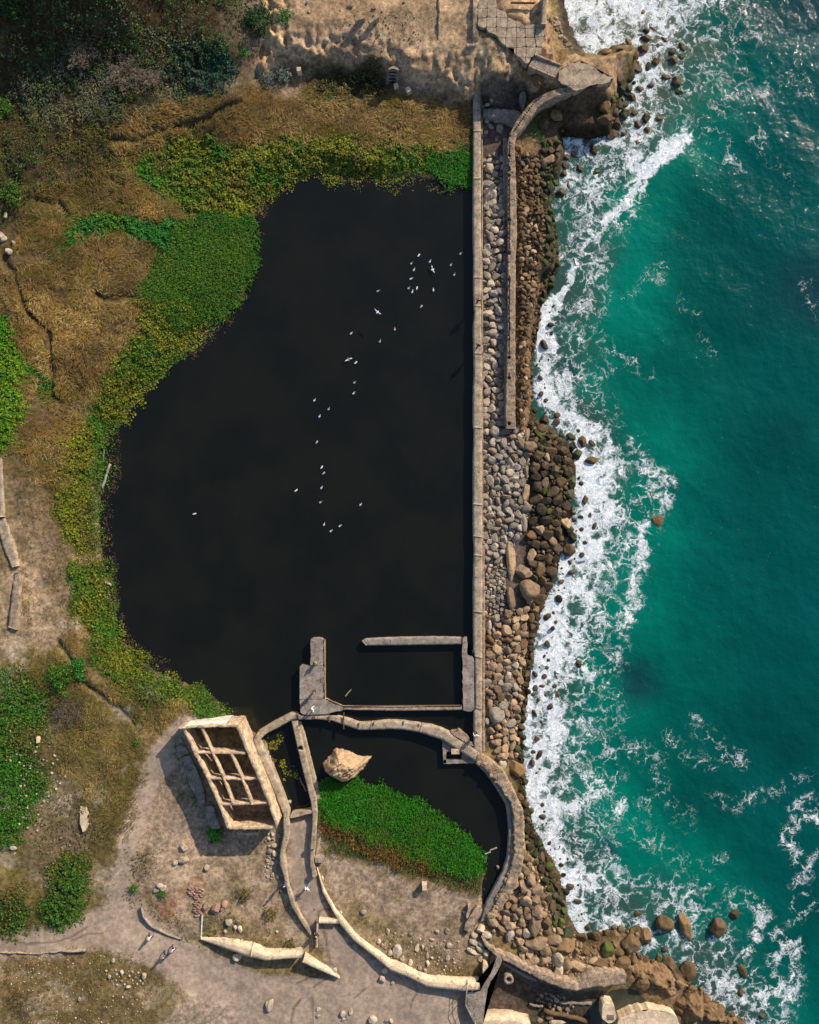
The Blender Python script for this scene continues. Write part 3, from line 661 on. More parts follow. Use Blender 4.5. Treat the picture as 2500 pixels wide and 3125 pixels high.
# ------------------------------------------------------------------ sea with its foam
STROKES = []
def foam(w, k, *pts, t='d', hard=1.0): STROKES.append((W(T(t, *pts), SEA_Z), w, k, hard))
# cove at the top
foam(3.2, .95, (1215, 8), (1260, 30), (1330, 10)); foam(3.5, .8, (1240, 70), (1300, 72), (1370, 50), (1420, 10)); foam(3.5, .62, (1330, 95), (1430, 40), (1500, 0))
foam(3.0, .42, (1390, 120), (1470, 80), (1560, 20)); foam(.9, 1.0, (1196, 10), (1206, 60), (1226, 95), (1245, 110), (1275, 102), (1310, 90)); foam(3.0, .28, (1440, 200), (1500, 130), (1600, 60))
foam(2.6, .85, (1340, 130), (1330, 180), (1325, 230)); foam(3.0, .6, (1375, 110), (1370, 180), (1370, 240), (1300, 290)); foam(3.2, .38, (1430, 130), (1420, 210), (1390, 270))
# churning corner below the promontory
foam(2.6, .6, (1200, 310), (1250, 330), (1320, 290)); foam(2.6, .55, (1185, 370), (1240, 380), (1290, 350)); foam(2.4, .42, (1180, 440), (1230, 440), (1290, 410)); foam(.8, .9, (1190, 292), (1188, 340))
foam(1.5, .95, (1430, 292), (1395, 320), (1350, 365), (1320, 410)); foam(1.3, .85, (1345, 330), (1330, 390), (1300, 440), (1255, 500)); foam(1.1, .75, (1265, 455), (1235, 510), (1205, 570)); foam(2.0, .45, (1210, 520), (1250, 560), (1240, 640))
foam(.9, .5, (1180, 500), (1190, 560)); foam(2.0, .35, (1330, 430), (1280, 520))
# breaking crest
foam(.7, 1.0, (1222, 545), (1195, 590), (1165, 640)); foam(1.3, 1.15, (1172, 632), (1150, 670), (1142, 710), (1134, 760)); foam(1.7, 1.15, (1150, 700), (1160, 750), (1152, 800), (1150, 850), (1175, 872))
foam(1.5, .7, (1185, 770), (1195, 830), (1205, 880)); foam(1.6, .4, (1195, 660), (1215, 720), (1230, 790)); foam(2.4, .26, (1280, 780), (1240, 840), (1270, 900))
# surf on the boulders
foam(2.3, 1.1, (1175, 875), (1225, 910), (1250, 950), (1262, 990), (1252, 1030)); foam(1.5, .9, (1215, 890), (1260, 905), (1278, 940)); foam(2.6, 1.08, (1225, 990), (1250, 1050), (1260, 1110), (1240, 1160))
foam(2.4, .95, (1245, 1090), (1270, 1040), (1290, 1000)); foam(2.4, .9, (1225, 1110), (1275, 1130), (1290, 1080)); foam(2.3, 1.05, (1205, 1170), (1210, 1220), (1185, 1260)); foam(2.6, .72, (1260, 1170), (1260, 1230), (1220, 1280))
foam(2.6, .45, (1310, 1130), (1320, 1190), (1300, 1250)); foam(1.0, .65, (1345, 1120), (1350, 1180), (1335, 1260), (1305, 1310)); foam(.8, .7, (1355, 1085), (1340, 1140)); foam(.9, .6, (1322, 935), (1360, 965), (1385, 985))
foam(.9, .6, (1355, 990), (1395, 1005), (1405, 1030)); foam(.8, .55, (1370, 1040), (1398, 1055), (1380, 1080)); foam(2.2, .3, (1330, 950), (1340, 1030), (1350, 1090)); foam(.6, .5, (1300, 940), (1300, 1000), (1310, 1060))
foam(1.6, 1.1, (1160, 1280), (1150, 1330), (1138, 1400), (1130, 1460)); foam(2.4, .9, (1180, 1270), (1180, 1330), (1160, 1400)); foam(2.4, .62, (1215, 1280), (1210, 1350), (1180, 1420)); foam(2.8, .4, (1260, 1270), (1250, 1350), (1230, 1420)); foam(1.1, .5, (1300, 1290), (1310, 1350), (1290, 1400))
foam(1.9, 1.12, (1125, 1430), (1122, 1500), (1120, 1560), (1125, 1620)); foam(2.1, 1.0, (1145, 1480), (1145, 1540), (1148, 1600)); foam(2.4, .7, (1165, 1400), (1170, 1470), (1172, 1530)); foam(2.8, .42, (1220, 1420), (1225, 1500), (1220, 1570), (1215, 1650)); foam(2.6, .3, (1275, 1400), (1270, 1500), (1270, 1600))
foam(1.9, 1.05, (1120, 1620), (1130, 1680), (1140, 1730), (1160, 1780)); foam(2.3, .8, (1150, 1620), (1165, 1690), (1175, 1750)); foam(2.4, .55, (1190, 1640), (1205, 1700), (1215, 1760)); foam(.9, .65, (1195, 1640), (1190, 1690)); foam(1.4, .55, (1235, 1640), (1240, 1690), (1290, 1640)); foam(2.6, .32, (1260, 1680), (1270, 1760))
foam(1.9, .95, (1180, 1790), (1200, 1850), (1205, 1910), (1225, 1960)); foam(2.4, .7, (1215, 1810), (1235, 1870), (1245, 1940), (1290, 1950)); foam(2.6, .45, (1260, 1820), (1300, 1880), (1370, 1880), (1440, 1880))
foam(1.2, .6, (1250, 1830), (1220, 1790)); foam(2.4, .5, (1300, 1930), (1360, 1920), (1420, 1900), (1470, 1940)); foam(1.8, .8, (1330, 1985), (1370, 1995), (1350, 1960)); foam(2.4, .52, (1420, 1990), (1460, 1960), (1540, 1900))
foam(2.2, .6, (1460, 2030), (1500, 2010), (1520, 1960)); foam(2.5, .72, (1490, 2060), (1520, 2090), (1560, 2060)); foam(2.6, .78, (1510, 2110), (1570, 2130), (1620, 2120)); foam(1.8, .95, (1570, 2110), (1630, 2090), (1670, 2060), (1650, 2130)); foam(2.0, .8, (1590, 2150), (1640, 2156), (1655, 2110))
foam(1.0, .62, (1560, 2010), (1600, 1970), (1620, 1940), (1600, 1910)); foam(1.0, .6, (1615, 2050), (1640, 2010), (1675, 1990), (1680, 2040)); foam(.8, .5, (1640, 1970), (1690, 1930), (1720, 1910)); foam(1.0, .5, (1600, 1910), (1570, 1880), (1530, 1890))
# loose streaks on the open water
foam(.9, .75, (1655, 1760), (1675, 1740), (1670, 1700), (1700, 1680)); foam(1.3, .8, (1700, 1720), (1722, 1715)); foam(.9, .75, (1685, 1870), (1700, 1835), (1720, 1800)); foam(.6, .4, (1700, 1880), (1670, 1920)); foam(.9, .55, (1645, 1770), (1665, 1790), (1680, 1805))
foam(1.1, .36, (1455, 1520), (1490, 1545), (1520, 1580), (1560, 1600)); foam(1.2, .33, (1420, 1560), (1450, 1590), (1500, 1600)); foam(1.4, .36, (1580, 1690), (1640, 1670), (1690, 1640)); foam(1.0, .3, (1500, 1670), (1560, 1700)); foam(1.5, .28, (1380, 1600), (1400, 1680), (1450, 1720)); foam(1.6, .25, (1300, 1560), (1350, 1600))
foam(1.8, .3, (1370, 1700), (1330, 1740), (1430, 1800), (1480, 1850)); foam(.9, .5, (1310, 1690), (1290, 1720)); foam(1.0, .38, (1480, 1815), (1530, 1800))
foam(1.2, .5, (1540, 335), (1550, 350)); foam(1.0, .3, (1520, 260), (1540, 320)); foam(1.8, .22, (1600, 200), (1660, 150), (1700, 190)); foam(1.6, .2, (1600, 300), (1650, 380), (1690, 420)); foam(2.5, .2, (1450, 300), (1500, 240), (1560, 180)); foam(.8, .4, (1580, 290), (1610, 275))
foam(1.5, .2, (1690, 600), (1720, 660)); foam(1.3, .2, (1420, 620), (1460, 660), (1500, 740)); foam(1.0, .22, (1240, 690), (1300, 740), (1380, 790)); foam(1.0, .18, (1300, 640), (1400, 560))

sx = axis(16, 52, .16, 10, 900, 1.3); sy = axis(-64, 64, .16, -900, 900, 1.3)
SX, SY = np.meshgrid(sx, sy)
w1 = fbm(SX, SY, 3.2, 4, 61); w2 = fbm(SX, SY, 3.2, 4, 62)
WX, WY = SX + 1.1 * w1, SY + 1.1 * w2
dens = np.zeros(SX.shape)
for ln, w, k, hard in STROKES:
    w = w * (.76 if k > .85 else 1.0)
    if ln[:, 0].mean() > 31: w, k = w * .9, k * .74
    d = pdist(ln, WX, WY, w * 2.6)
    dens = np.maximum(dens, k * (1 - sstep(w * .45, w * 1.55, d)) ) if k > .9 else np.maximum(dens, k * np.exp(-(d / (w * 1.0)) ** 2))
dens = .73 * np.clip(dens, 0, 1.05) ** .72 * np.clip(.86 + .62 * fbm(SX, SY, 2.3, 4, 63), .25, 1.12)
shoredist = sdf(SEA, SX, SY, 40)
swell = .09 * np.sin((SX * .55 + SY * .83) * .62 + 1.5 * fbm(SX, SY, 14, 2, 71)) + .13 * fbm(SX, SY, 6, 3, 72) + .10 * fbm(SX, SY, 1.6, 3, 73)
lump = np.clip(dens - .55, 0, 1) * (.75 * np.abs(fbm(SX, SY, 1.5, 4, 74)) + .35 * fbm(SX, SY, .6, 2, 75) + .12)
SZ = SEA_Z + swell * sstep(0, 10, shoredist) * .7 + lump * .22
shoal = 1 - sstep(2, 9 + 3 * w1, shoredist)
green = np.exp(-((shoredist - 9 - 4 * w2) / 5.0) ** 2)
deep = sstep(28, 46, SX + 5 * fbm(SX, SY, 16, 3, 81) + .06 * SY)
patch = fbm(SX, SY, 9, 4, 82)[..., None]
sc = np.empty(SX.shape + (3,)); sc[:] = (.0, .090, .073)
sc = sc + green[..., None] * np.array((.0, .046, .026))
sc = sc * (1 - deep[..., None] * .30) + deep[..., None] * np.array((.0, -.004, .006))
sc = np.clip(sc * (1 + .30 * patch), .0, 1)
murk = (shoal * (.75 + .5 * w2))[..., None].clip(0, 1) * .8
sc = sc * (1 - murk) + np.array((.040, .060, .052)) * murk
brown = sstep(40, 62, SY + 4 * w1)[..., None] * (1 - sstep(28, 40, SX + 4 * w2))[..., None] * .85
sc = sc * (1 - brown) + np.array((.085, .090, .062)) * brown
for cx, cy, rr in ((1198, 778, 1.6), (1342, 1440, 2.6), (1280, 1795, 1.4), (1712, 600, 5), (1715, 20, 4)):
    q = W(T('d', (cx, cy)), SEA_Z)[0]
    g = np.exp(-(((WX - q[0]) / rr) ** 2 + ((WY - q[1]) / rr) ** 2))[..., None] * .75
    sc = sc * (1 - g) + np.array((.006, .035, .050)) * g
V = np.stack([SX, SY, SZ], -1).reshape(-1, 3)
keep = shoredist[:-1, :-1] > -3.0
F = grid_faces(len(sx), len(sy), keep)
V, F, C, D = compact(V, F, sc.reshape(-1, 3), dens.reshape(-1))

def mat_sea():
    t = NT('sea_water'); p = t.pos(); c = t.attr().outputs['Color']
    d = t.attr('foam').outputs['Fac']
    wv = t.noise(p, .45, 4, .6).outputs[1]; wv2 = t.noise(p, 1.7, 3, .6).outputs[1]
    q = t.vmath('ADD', p, t.vmath('SCALE', t.vmath('SUBTRACT', wv, (.5, .5, .5)), (1, 1, 1)))
    sc_ = t.n('ShaderNodeVectorMath', operation='SCALE'); t.l(t.vmath('SUBTRACT', wv, (.5, .5, .5)), sc_.inputs[0]); sc_.inputs['Scale'].default_value = 4.2
    sc2 = t.n('ShaderNodeVectorMath', operation='SCALE'); t.l(t.vmath('SUBTRACT', wv2, (.5, .5, .5)), sc2.inputs[0]); sc2.inputs['Scale'].default_value = .9
    q = t.vmath('ADD', t.vmath('ADD', p, sc_.outputs[0]), sc2.outputs[0])
    q = t.vmath('MULTIPLY', q, (1, 1, 0))
    e1 = t.voro(q, .60, 'DISTANCE_TO_EDGE'); e2 = t.voro(q, 1.55, 'DISTANCE_TO_EDGE')
    fine = t.noise(q, 6.5, 6, .82, .6).outputs[0]; mid = t.noise(q, 1.3, 4, .65).outputs[0]
    pat = t.math('ADD', t.math('MULTIPLY', t.mapr(e1, 0, .40, 0, 1, False), .55), t.math('MULTIPLY', t.mapr(e2, 0, .42, 0, 1, False), .42))
    pat = t.math('ADD', pat, t.math('MULTIPLY', t.math('SUBTRACT', fine, .5), 1.05))
    pat = t.math('ADD', pat, t.math('MULTIPLY', t.math('SUBTRACT', mid, .5), .75))
    f = t.mapr(t.math('SUBTRACT', t.math('MULTIPLY', d, 1.12), pat), .02, .46)
    f = t.math('MULTIPLY', f, t.mapr(d, .03, .14))
    flp = t.vmath('MULTIPLY', p, (1.0, 1.7, 1.0))
    fleck = t.math('MULTIPLY', t.mapr(t.noise(flp, 4.2, 3, .6, .5).outputs[0], .70, .78), t.mapr(t.noise(p, .14, 3, .6).outputs[0], .46, .66))
    f = t.math('MAXIMUM', f, t.math('MULTIPLY', fleck, .55))
    thin = t.mapr(t.math('SUBTRACT', t.math('MULTIPLY', d, 1.6), pat), -.15, .7, 0, .5)     # milky aerated water round the foam
    thin = t.math('MULTIPLY', thin, t.mapr(d, .25, .8))
    c = t.mix(thin, c, (.34, .40, .38))
    fshade = t.mapr(t.noise(q, 2.4, 7, .78, .8).outputs[0], .34, .62, .36, .90)  # bluish shadows within the foam, put into its colour by noise
    fc = t.n('ShaderNodeCombineColor'); t.l(t.math('MULTIPLY', t.math('POWER', fshade, 1.25), 1.02), fc.inputs[0]); t.l(fshade, fc.inputs[1]); t.l(t.math('MULTIPLY', t.math('POWER', fshade, .8), .98), fc.inputs[2])
    c = t.mix(f, c, fc.outputs[0])
    t.base(c, t.mapr(f, 0, 1, .07, .95), .12)
    chop = t.noise(t.vmath('MULTIPLY', p, (1.0, 1.0, 1.0)), 1.6, 5, .62, .4).outputs[0]
    chop2 = t.noise(t.vmath('MULTIPLY', p, (1.0, 1.5, 1.0)), 5.5, 3, .6).outputs[0]
    h = t.math('ADD', t.math('ADD', chop, t.math('MULTIPLY', chop2, .25)), t.math('MULTIPLY', f, .25))
    t.bump(h, .42, .20)
    return t.m
me = fastmesh('sea', V, F, True, C)
a = me.attributes.new('foam', 'FLOAT', 'POINT'); a.data.foreach_set('value', D.astype(np.float32))
sea = link('sea', me, mat_sea())
tag(sea, 'teal ocean with white surf breaking on the boulder shore', 'sea', kind='structure')
# ------------------------------------------------------------------ built structures
def ribbon_mesh(name, Lp, Rp, ztop, zbot, na=4, step=.3, rough=.03, edge=.05, batter=0.0, holes=(), z_noise=None, s0=0., s1=1., crumble=0.0):
    """a wall swept between two traced top edges; ztop may be a list spread along the length"""
    A = resample(Lp, n=2000); B = resample(Rp, n=2000)
    f0, f1 = s0 * 1999, s1 * 1999
    zl = np.interp(np.linspace(0, 1, 2000), np.linspace(0, 1, len(np.atleast_1d(ztop))), np.atleast_1d(ztop))
    length = np.hypot(*np.diff(A, axis=0).T).sum() / 25 * (s1 - s0)
    n = max(2, int(length / step) + 1)
    ti = np.linspace(f0, f1, n)
    k = np.arange(len(A))
    f = lambda P: np.stack([np.interp(ti, k, P[:, c]) for c in (0, 1)], 1)
    a, b, z = f(A), f(B), np.interp(ti, k, zl)
    wa, wb = W(a, z), W(b, z)
    d = wb - wa; wid = np.linalg.norm(d, axis=1, keepdims=True); d /= wid
    crisp = rough < .055
    if crisp: rough, edge = rough * .28, edge * .75
    chip = lambda w_, sd_: (np.abs(fbm(w_[:, 0], w_[:, 1], .5 if crisp else .55, 4, sd_, .7)) - .18)[:, None] * (1.6 if not crisp else 1.2)
    ea = edge * chip(wa, 91); eb = -edge * chip(wb, 92)
    wa = wa + d * ea; wb = wb + d * eb
    rows = []
    zb = np.maximum(np.full(n, zbot, float), -9)
    rows.append(np.c_[wa - d * batter, zb]); rows.append(np.c_[wa - d * batter * .45 + d * ea * .5, (z + zb) / 2 + .02])
    for j in range(na + 1):
        t = j / na
        p = wa * (1 - t) + wb * t
        zz = z + rough * fbm(p[:, 0], p[:, 1], .9, 4, 93) * 2
        if crumble: zz = zz - crumble * np.clip(fbm(p[:, 0], p[:, 1], 1.6, 3, 94) - .05, 0, 1) * 2
        if j in (0, na): zz = zz - .025
        for hx, hy, hr, hd in holes:
            zz = zz - hd * (np.hypot(p[:, 0] - hx, p[:, 1] - hy) < hr)
        rows.append(np.c_[p, zz])
    rows.append(np.c_[wb - d * eb * .5, (z + zb) / 2 - .02]); rows.append(np.c_[wb, zb])
    m = len(rows)
    V = np.stack(rows, 1).reshape(-1, 3)            # n x m
    F = []
    for i in range(n - 1):
        for j in range(m - 1):
            F.append((i * m + j, (i + 1) * m + j, (i + 1) * m + j + 1, i * m + j + 1))
    # orientation: make top faces look up
    q = F[min(2, m - 2)]
    nz = np.cross(V[q[1]] - V[q[0]], V[q[2]] - V[q[0]])[2]
    caps = [list(range(m)), [(n - 1) * m + j for j in range(m)][::-1]]
    if nz < 0: F = [f[::-1] for f in F]; caps = [c[::-1] for c in caps]
    return fastmesh(name, V, [list(f) for f in F] + [c[::-1] for c in caps])

def wall(name, label, cat, Lp, Rp, ztop, zbot, mat, cuts=None, part='wall_section', group=None, **kw):
    """a wall as one thing; the joints in it divide it into sections"""
    mid = W(np.array([np.mean(np.r_[Lp, Rp], 0)]), float(np.mean(ztop)))[0]
    if cuts is None:
        o = link(name, ribbon_mesh(name, Lp, Rp, ztop, zbot, **kw), mat)
        origin_to(o, (mid[0], mid[1], zbot)); return tag(o, label, cat, group)
    e = empty(name, (mid[0], mid[1], zbot), label, cat, group)
    cuts = [0.0] + list(cuts) + [1.0]
    for a, b in zip(cuts[:-1], cuts[1:]):
        g = .28 / np.hypot(*np.diff(np.asarray(Lp, float), axis=0).T).sum()
        me = ribbon_mesh(part, Lp, Rp, np.atleast_1d(ztop) if np.size(ztop) > 1 else float(np.atleast_1d(ztop)[0]) + random.uniform(-.006, .006), zbot, s0=a + (g if a > 0 else 0), s1=b - (g if b < 1 else 0), **kw)
        link(part, me, mat, e)
    return e

def prism_mesh(name, px, ztop, zbot, jit=.03, step=.35, inset=0.0, world=False, slope=None):
    P = np.array(px, float)
    zt = np.atleast_1d(ztop).astype(float)
    if not world:
        P = np.array([W(p, zt[i] if len(zt) == len(P) else zt[0]) for i, p in enumerate(P)])
    if np.sum(P[:, 0] * np.roll(P[:, 1], -1) - np.roll(P[:, 0], -1) * P[:, 1]) < 0:
        P = P[::-1]; zt = zt[::-1]
    if len(zt) == len(P) and len(zt) > 1: Q = np.c_[P, zt]
    else: Q = np.c_[P, np.full(len(P), zt[0])]
    if step:
        R_ = resample(np.vstack([Q, Q[:1]]), step=step)[:-1]
        if len(R_) > len(Q): Q = R_
        if jit: Q[:, :2] += np.c_[fbm(Q[:, 0], Q[:, 1], .5, 2, 95), fbm(Q[:, 0], Q[:, 1], .5, 2, 96)] * jit * 2
    n = len(Q)
    bm = bmesh.new()
    top = [bm.verts.new(q) for q in Q]
    bot = [bm.verts.new((q[0], q[1], zbot)) for q in Q]
    f = bm.faces.new(top)
    for i in range(n): bm.faces.new((top[i], bot[i], bot[(i + 1) % n], top[(i + 1) % n]))
    bmesh.ops.triangulate(bm, faces=[f], ngon_method='EAR_CLIP')
    me = bpy.data.meshes.new(name); bm.to_mesh(me); bm.free()
    return me

def prism(name, px, ztop, zbot, mat, label=None, cat=None, parent=None, group=None, **kw):
    me = prism_mesh(name, px, ztop, zbot, **kw)
    if parent: return link(name, me, mat, parent)
    o = link(name, me, mat)
    n = len(me.vertices); c = sum((v.co for v in me.vertices), Vector()) / n
    origin_to(o, (c.x, c.y, zbot))
    return tag(o, label, cat, group)

def rockring(pts, h=.0):
    return pts

def zf(t, *pts, dz=.3):
    q = W(T(t, *pts), 4.5)
    return [float(v) + dz for v in hgt(q[:, 0], q[:, 1])]
# --- the long pool wall with its walkway on top
PW_L = T('s', (1445, 262), (1444, 500), (1443, 700), (1446, 800), (1445, 860), (1446, 930), (1449, 950), (1444, 1000), (1447, 1130), (1444, 1200), (1444, 1300), (1447, 1312), (1444, 1400), (1444, 1630), (1447, 1670), (1444, 1800), (1445, 1990), (1450, 2008), (1451, 2160), (1446, 2172), (1446, 2295))
PW_R = T('s', (1467, 262), (1468, 500), (1469, 700), (1471, 830), (1469, 930), (1471, 1100), (1471, 1300), (1472, 1630), (1473, 1800), (1472, 2000), (1471, 2160), (1471, 2302))
cy = [400, 545, 848, 935, 1080, 1307, 1542, 1640, 1698, 1870, 2008, 2165]
pw = wall('pool_wall', 'long straight concrete wall dividing the black pond from the riprap', 'wall', PW_L, PW_R, .95, -2.6, M['wall'],
          cuts=[(c - 262) / 2040 for c in cy], na=4, step=.25, rough=.02, edge=.07)
wall('footing_ledge', 'low crumbling brown ledge along the landward riprap edge of the long wall', 'ledge', T('s', (1470.5, 1660), (1472, 1900), (1471, 2300)), T('s', (1479, 1660), (1481, 1900), (1480, 2290)), .42, -1.5, M['wall_rough'], na=3, step=.2, rough=.07, edge=.12)
wall('kerb_strip', 'thin pale kerb strip beside the long wall walkway', 'kerb', T('s', (1468.5, 300), (1470.5, 700), (1471.5, 1650)), T('s', (1472, 300), (1474, 700), (1475, 1650)), .35, -1.5, M['wall'], na=2, step=.3, rough=.03, edge=.06)

# --- old seawall with its line of sockets
SW_L = np.vstack([T('C', (1050, 636), (960, 680), (880, 708), (800, 755), (740, 830), (690, 895), (640, 985)), T('s', (1550, 430), (1551, 480), (1551, 700), (1551, 1000), (1548, 1100), (1545, 1200), (1543, 1260), (1546, 1307))])
SW_R = np.vstack([T('C', (1110, 690), (980, 725), (900, 762), (845, 805), (800, 872), (740, 950), (690, 1010)), T('s', (1571, 432), (1575, 560), (1578, 700), (1574, 800), (1573, 1000), (1573, 1200), (1574, 1308))])
hl = []
for i, y in enumerate(np.arange(440, 1150, 5.6)):
    if (y // 60) % 5 == 3: continue
    q = W(np.array((1554.5 + random.uniform(-.8, .8), y)), 1.1); hl.append((q[0], q[1], .075, .5))
for y in (418, 475, 518, 535, 670, 771, 852, 1090, 1152, 1292):
    q = W(np.array((1554.5, y)), 1.1); hl.append((q[0], q[1], .17, .9))
for i in range(16):
    p = resample(T('C', (660, 990), (740, 880), (820, 780)), n=16)[i]; q = W(p, 1.4); hl.append((q[0], q[1], .075, .5))
wall('seawall', 'old weathered seawall with a row of dark sockets, curving at its north end', 'wall', SW_L, SW_R, [2.6, 2.1, 1.5, 1.1, 1.1, 1.1, 1.1, 1.05, 1.0, .95, .9], -1.8, M['wall_rough'],
     cuts=[.14, .25, .38, .55, .7, .84], na=14, step=.075, rough=.06, edge=.10, batter=.12, holes=hl)
wall('footing_wall', 'dark weathered timber-marked footing along the west side of the seawall', 'footing', T('s', (1536, 420), (1535, 700), (1536, 1000), (1539, 1150), (1537, 1300)), T('s', (1549, 420), (1549, 700), (1549, 1000), (1546, 1150), (1543, 1300)), .05, -1.8, M['wall_grey'], na=5, step=.3, rough=.03, edge=.07)

# --- north slabs, stairs and walls on the bluff
pl = empty('paved_platform', (*W(T('C', (700, 250)), PLATFORM_Z)[0], 4.0), 'cracked square-jointed concrete platform broken off along its seaward cliff edge', 'platform')
OUT = [T('C', (392, 0), (540, 0), (542, 70), (600, 88), (612, 128), (660, 150), (720, 168), (730, 192), (800, 182), (893, 180), (905, 240), (878, 330), (862, 400), (790, 432), (775, 478), (742, 470), (722, 440), (692, 420), (667, 402),
           (662, 360), (615, 360), (575, 325), (545, 292), (525, 262), (495, 250), (465, 240), (455, 212), (400, 200), (392, 180))]
po = W(OUT[0], PLATFORM_Z + .2)
import itertools
def clip_poly(sub, a, b):
    out = []
    for i in range(len(sub)):
        p, q = sub[i - 1], sub[i]
        sp = (b[0] - a[0]) * (p[1] - a[1]) - (b[1] - a[1]) * (p[0] - a[0]); sq = (b[0] - a[0]) * (q[1] - a[1]) - (b[1] - a[1]) * (q[0] - a[0])
        if (sp >= 0) != (sq >= 0):
            t = sp / (sp - sq); out.append(p + t * (q - p))
        if sq >= 0: out.append(q)
    return out
xs = np.arange(po[:, 0].min() - .05, po[:, 0].max() + 1.2, 1.12); ys = np.arange(po[:, 1].min() - .3, po[:, 1].max() + 1.2, 1.12)
jx = rng.uniform(-.12, .12, (len(xs), len(ys), 2)); nsl = 0
for i in range(len(xs) - 1):
    for j in range(len(ys) - 1):
        quad = [np.array((xs[a], ys[b])) + jx[a, b] for a, b in ((i, j), (i + 1, j), (i + 1, j + 1), (i, j + 1))]
        # clip the outline polygon by the (convex) cell
        cell = [q for q in po]
        if np.sum(po[:, 0] * np.roll(po[:, 1], -1) - np.roll(po[:, 0], -1) * po[:, 1]) < 0: cell = cell[::-1]
        for a, b in zip(quad, quad[1:] + quad[:1]):
            if len(cell) < 3: break
            off = np.array((-(b - a)[1], (b - a)[0])); off = off / np.linalg.norm(off) * .022
            cell = clip_poly(cell, a + off, b + off)
        if len(cell) < 3: continue
        c = np.array(cell); ar = abs(np.sum(c[:, 0] * np.roll(c[:, 1], -1) - np.roll(c[:, 0], -1) * c[:, 1])) / 2
        if ar < .12: continue
        cm = c.mean(0); c = cm + (c - cm) * .992
        prism('slab', c, PLATFORM_Z + .22 + random.uniform(-.035, .035), PLATFORM_Z - 1.6, M['wall'], parent=pl, world=True, jit=.03, step=.28); nsl += 1
def mk(name, label, cat, t, Lp, Rp, ztop, zbot, mat, **kw): return wall(name, label, cat, T(t, *Lp), T(t, *Rp), ztop, zbot, mat, **kw)
mk('parapet_wall', 'crumbling concrete wall running down the bluff in line with the pool wall', 'wall', 'C', [(355, -60), (352, 120), (348, 300), (343, 450), (356, 655)], [(387, -60), (390, 150), (398, 300), (412, 450), (414, 655)], zf('C', (372, -60), (374, 60), (375, 180), (374, 300), (380, 400), (378, 500), (382, 600), (386, 655), dz=.5), -1.5, M['wall_rough'], na=5, step=.2, rough=.08, edge=.12, crumble=.2)
mk('parapet_wall', 'straight concrete wall along the seaward side of the cracked platform', 'wall', 'C', [(876, -60), (874, 60), (868, 178)], [(912, -60), (908, 100), (904, 182)], PLATFORM_Z + .9, 2.0, M['wall'], na=3, step=.25, rough=.04, edge=.06)
mk('kerb_line', 'buried line of broken concrete running north across the sandy bluff', 'kerb', 'C', [(92, -40), (94, 120), (88, 290)], [(104, -40), (106, 120), (102, 290)], zf('C', (98, -40), (98, 40), (98, 120), (96, 200), (95, 290), dz=.22), 3.0, M['wall_rough'], na=2, step=.2, rough=.1, edge=.2)
mk('sill_stone', 'short concrete sill jutting west from the bluff wall end', 'sill', 'C', [(310, 325), (375, 328)], [(312, 352), (376, 352)], 3.9, 2.0, M['wall'], na=2, step=.2)
mk('pipe_rail', 'rusty pipe lying across the sand pit on the platform', 'pipe', 'C', [(640, 12), (820, 14)], [(640, 18), (820, 20)], PLATFORM_Z + .5, PLATFORM_Z + .2, M['stone_brown'], na=2, step=.4, rough=.01, edge=.01)
st = empty('staircase', (*W(T('C', (900, 500)), 4)[0], 3.0), 'concrete stair flight descending from the platform to the rocky point', 'stairs')
NS = 10
a0, a1 = np.array((822, 418)), np.array((1012, 497)); b0, b1 = np.array((778, 486)), np.array((978, 572))
for i in range(NS):
    f, g = i / NS, (i + 1) / NS - .004
    q = [a0 + (a1 - a0) * f, a0 + (a1 - a0) * g, b0 + (b1 - b0) * g, b0 + (b1 - b0) * f]
    prism('step', T('C', *q), PLATFORM_Z + .32 - .125 * i, 1.0, M['wall_grey'], parent=st, jit=.01, step=None)
for side, (p, q) in (('n', (a0, a1)), ('s', (b0, b1))):
    nrm = np.array((q[1] - p[1], -(q[0] - p[0])), float); nrm /= np.linalg.norm(nrm); nrm *= 16 if side == 'n' else -16
    link('cheek_wall', ribbon_mesh('cheek_wall', T('C', p + nrm * .1, q + nrm * .1), T('C', p + nrm, q + nrm), [PLATFORM_Z + .7, 3.5], .5, na=2, step=.25, rough=.03), M['wall_rough'], st)
prism('capping_rock', T('C', (1000, 575), (1040, 510), (1090, 480), (1140, 470), (1200, 482), (1260, 505), (1300, 545), (1330, 565), (1385, 570), (1410, 590), (1380, 618), (1310, 635), (1230, 655), (1195, 668), (1130, 692), (1080, 660), (1040, 628), (1000, 605)),
      2.95, .5, M['wall'], 'broken pale concrete cap on the rocky point below the stairs', 'slab', jit=.16, step=.3)
fan = empty('fan_stairs', (*W(T('B', (1490, 560)), 2)[0], 1.0), 'eroded fan of curved rock-cut steps at the foot of the bluff', 'stairs')
for i in range(5):
    y = 500 + i * 24
    prism('step', T('B', (1450 - i * 5, y + 8), (1485, y - 5), (1530 - i * 4, y + 18), (1522 - i * 4, y + 34), (1480, y + 16), (1440 - i * 4, y + 27)), 3.2 - i * .5, .2, M['wall_grey'], parent=fan, jit=.03, step=.3)

# --- fallen beams in the gully
mk('fallen_beam', 'thick grey fallen concrete beam lying between pool wall and seawall', 'beam', 'C', [(432, 818), (560, 815), (720, 838)], [(430, 868), (560, 905), (685, 945)], .75, -.9, M['wall_grey'], na=6, step=.2, rough=.10, edge=.16)
prism('fallen_slab', T('C', (712, 690), (745, 684), (752, 720), (742, 822), (722, 825), (710, 730)), 1.0, -.3, M['wall_grey'], 'upright tapered slab leaning in the shaded gully below the stairs', 'slab', jit=.05)

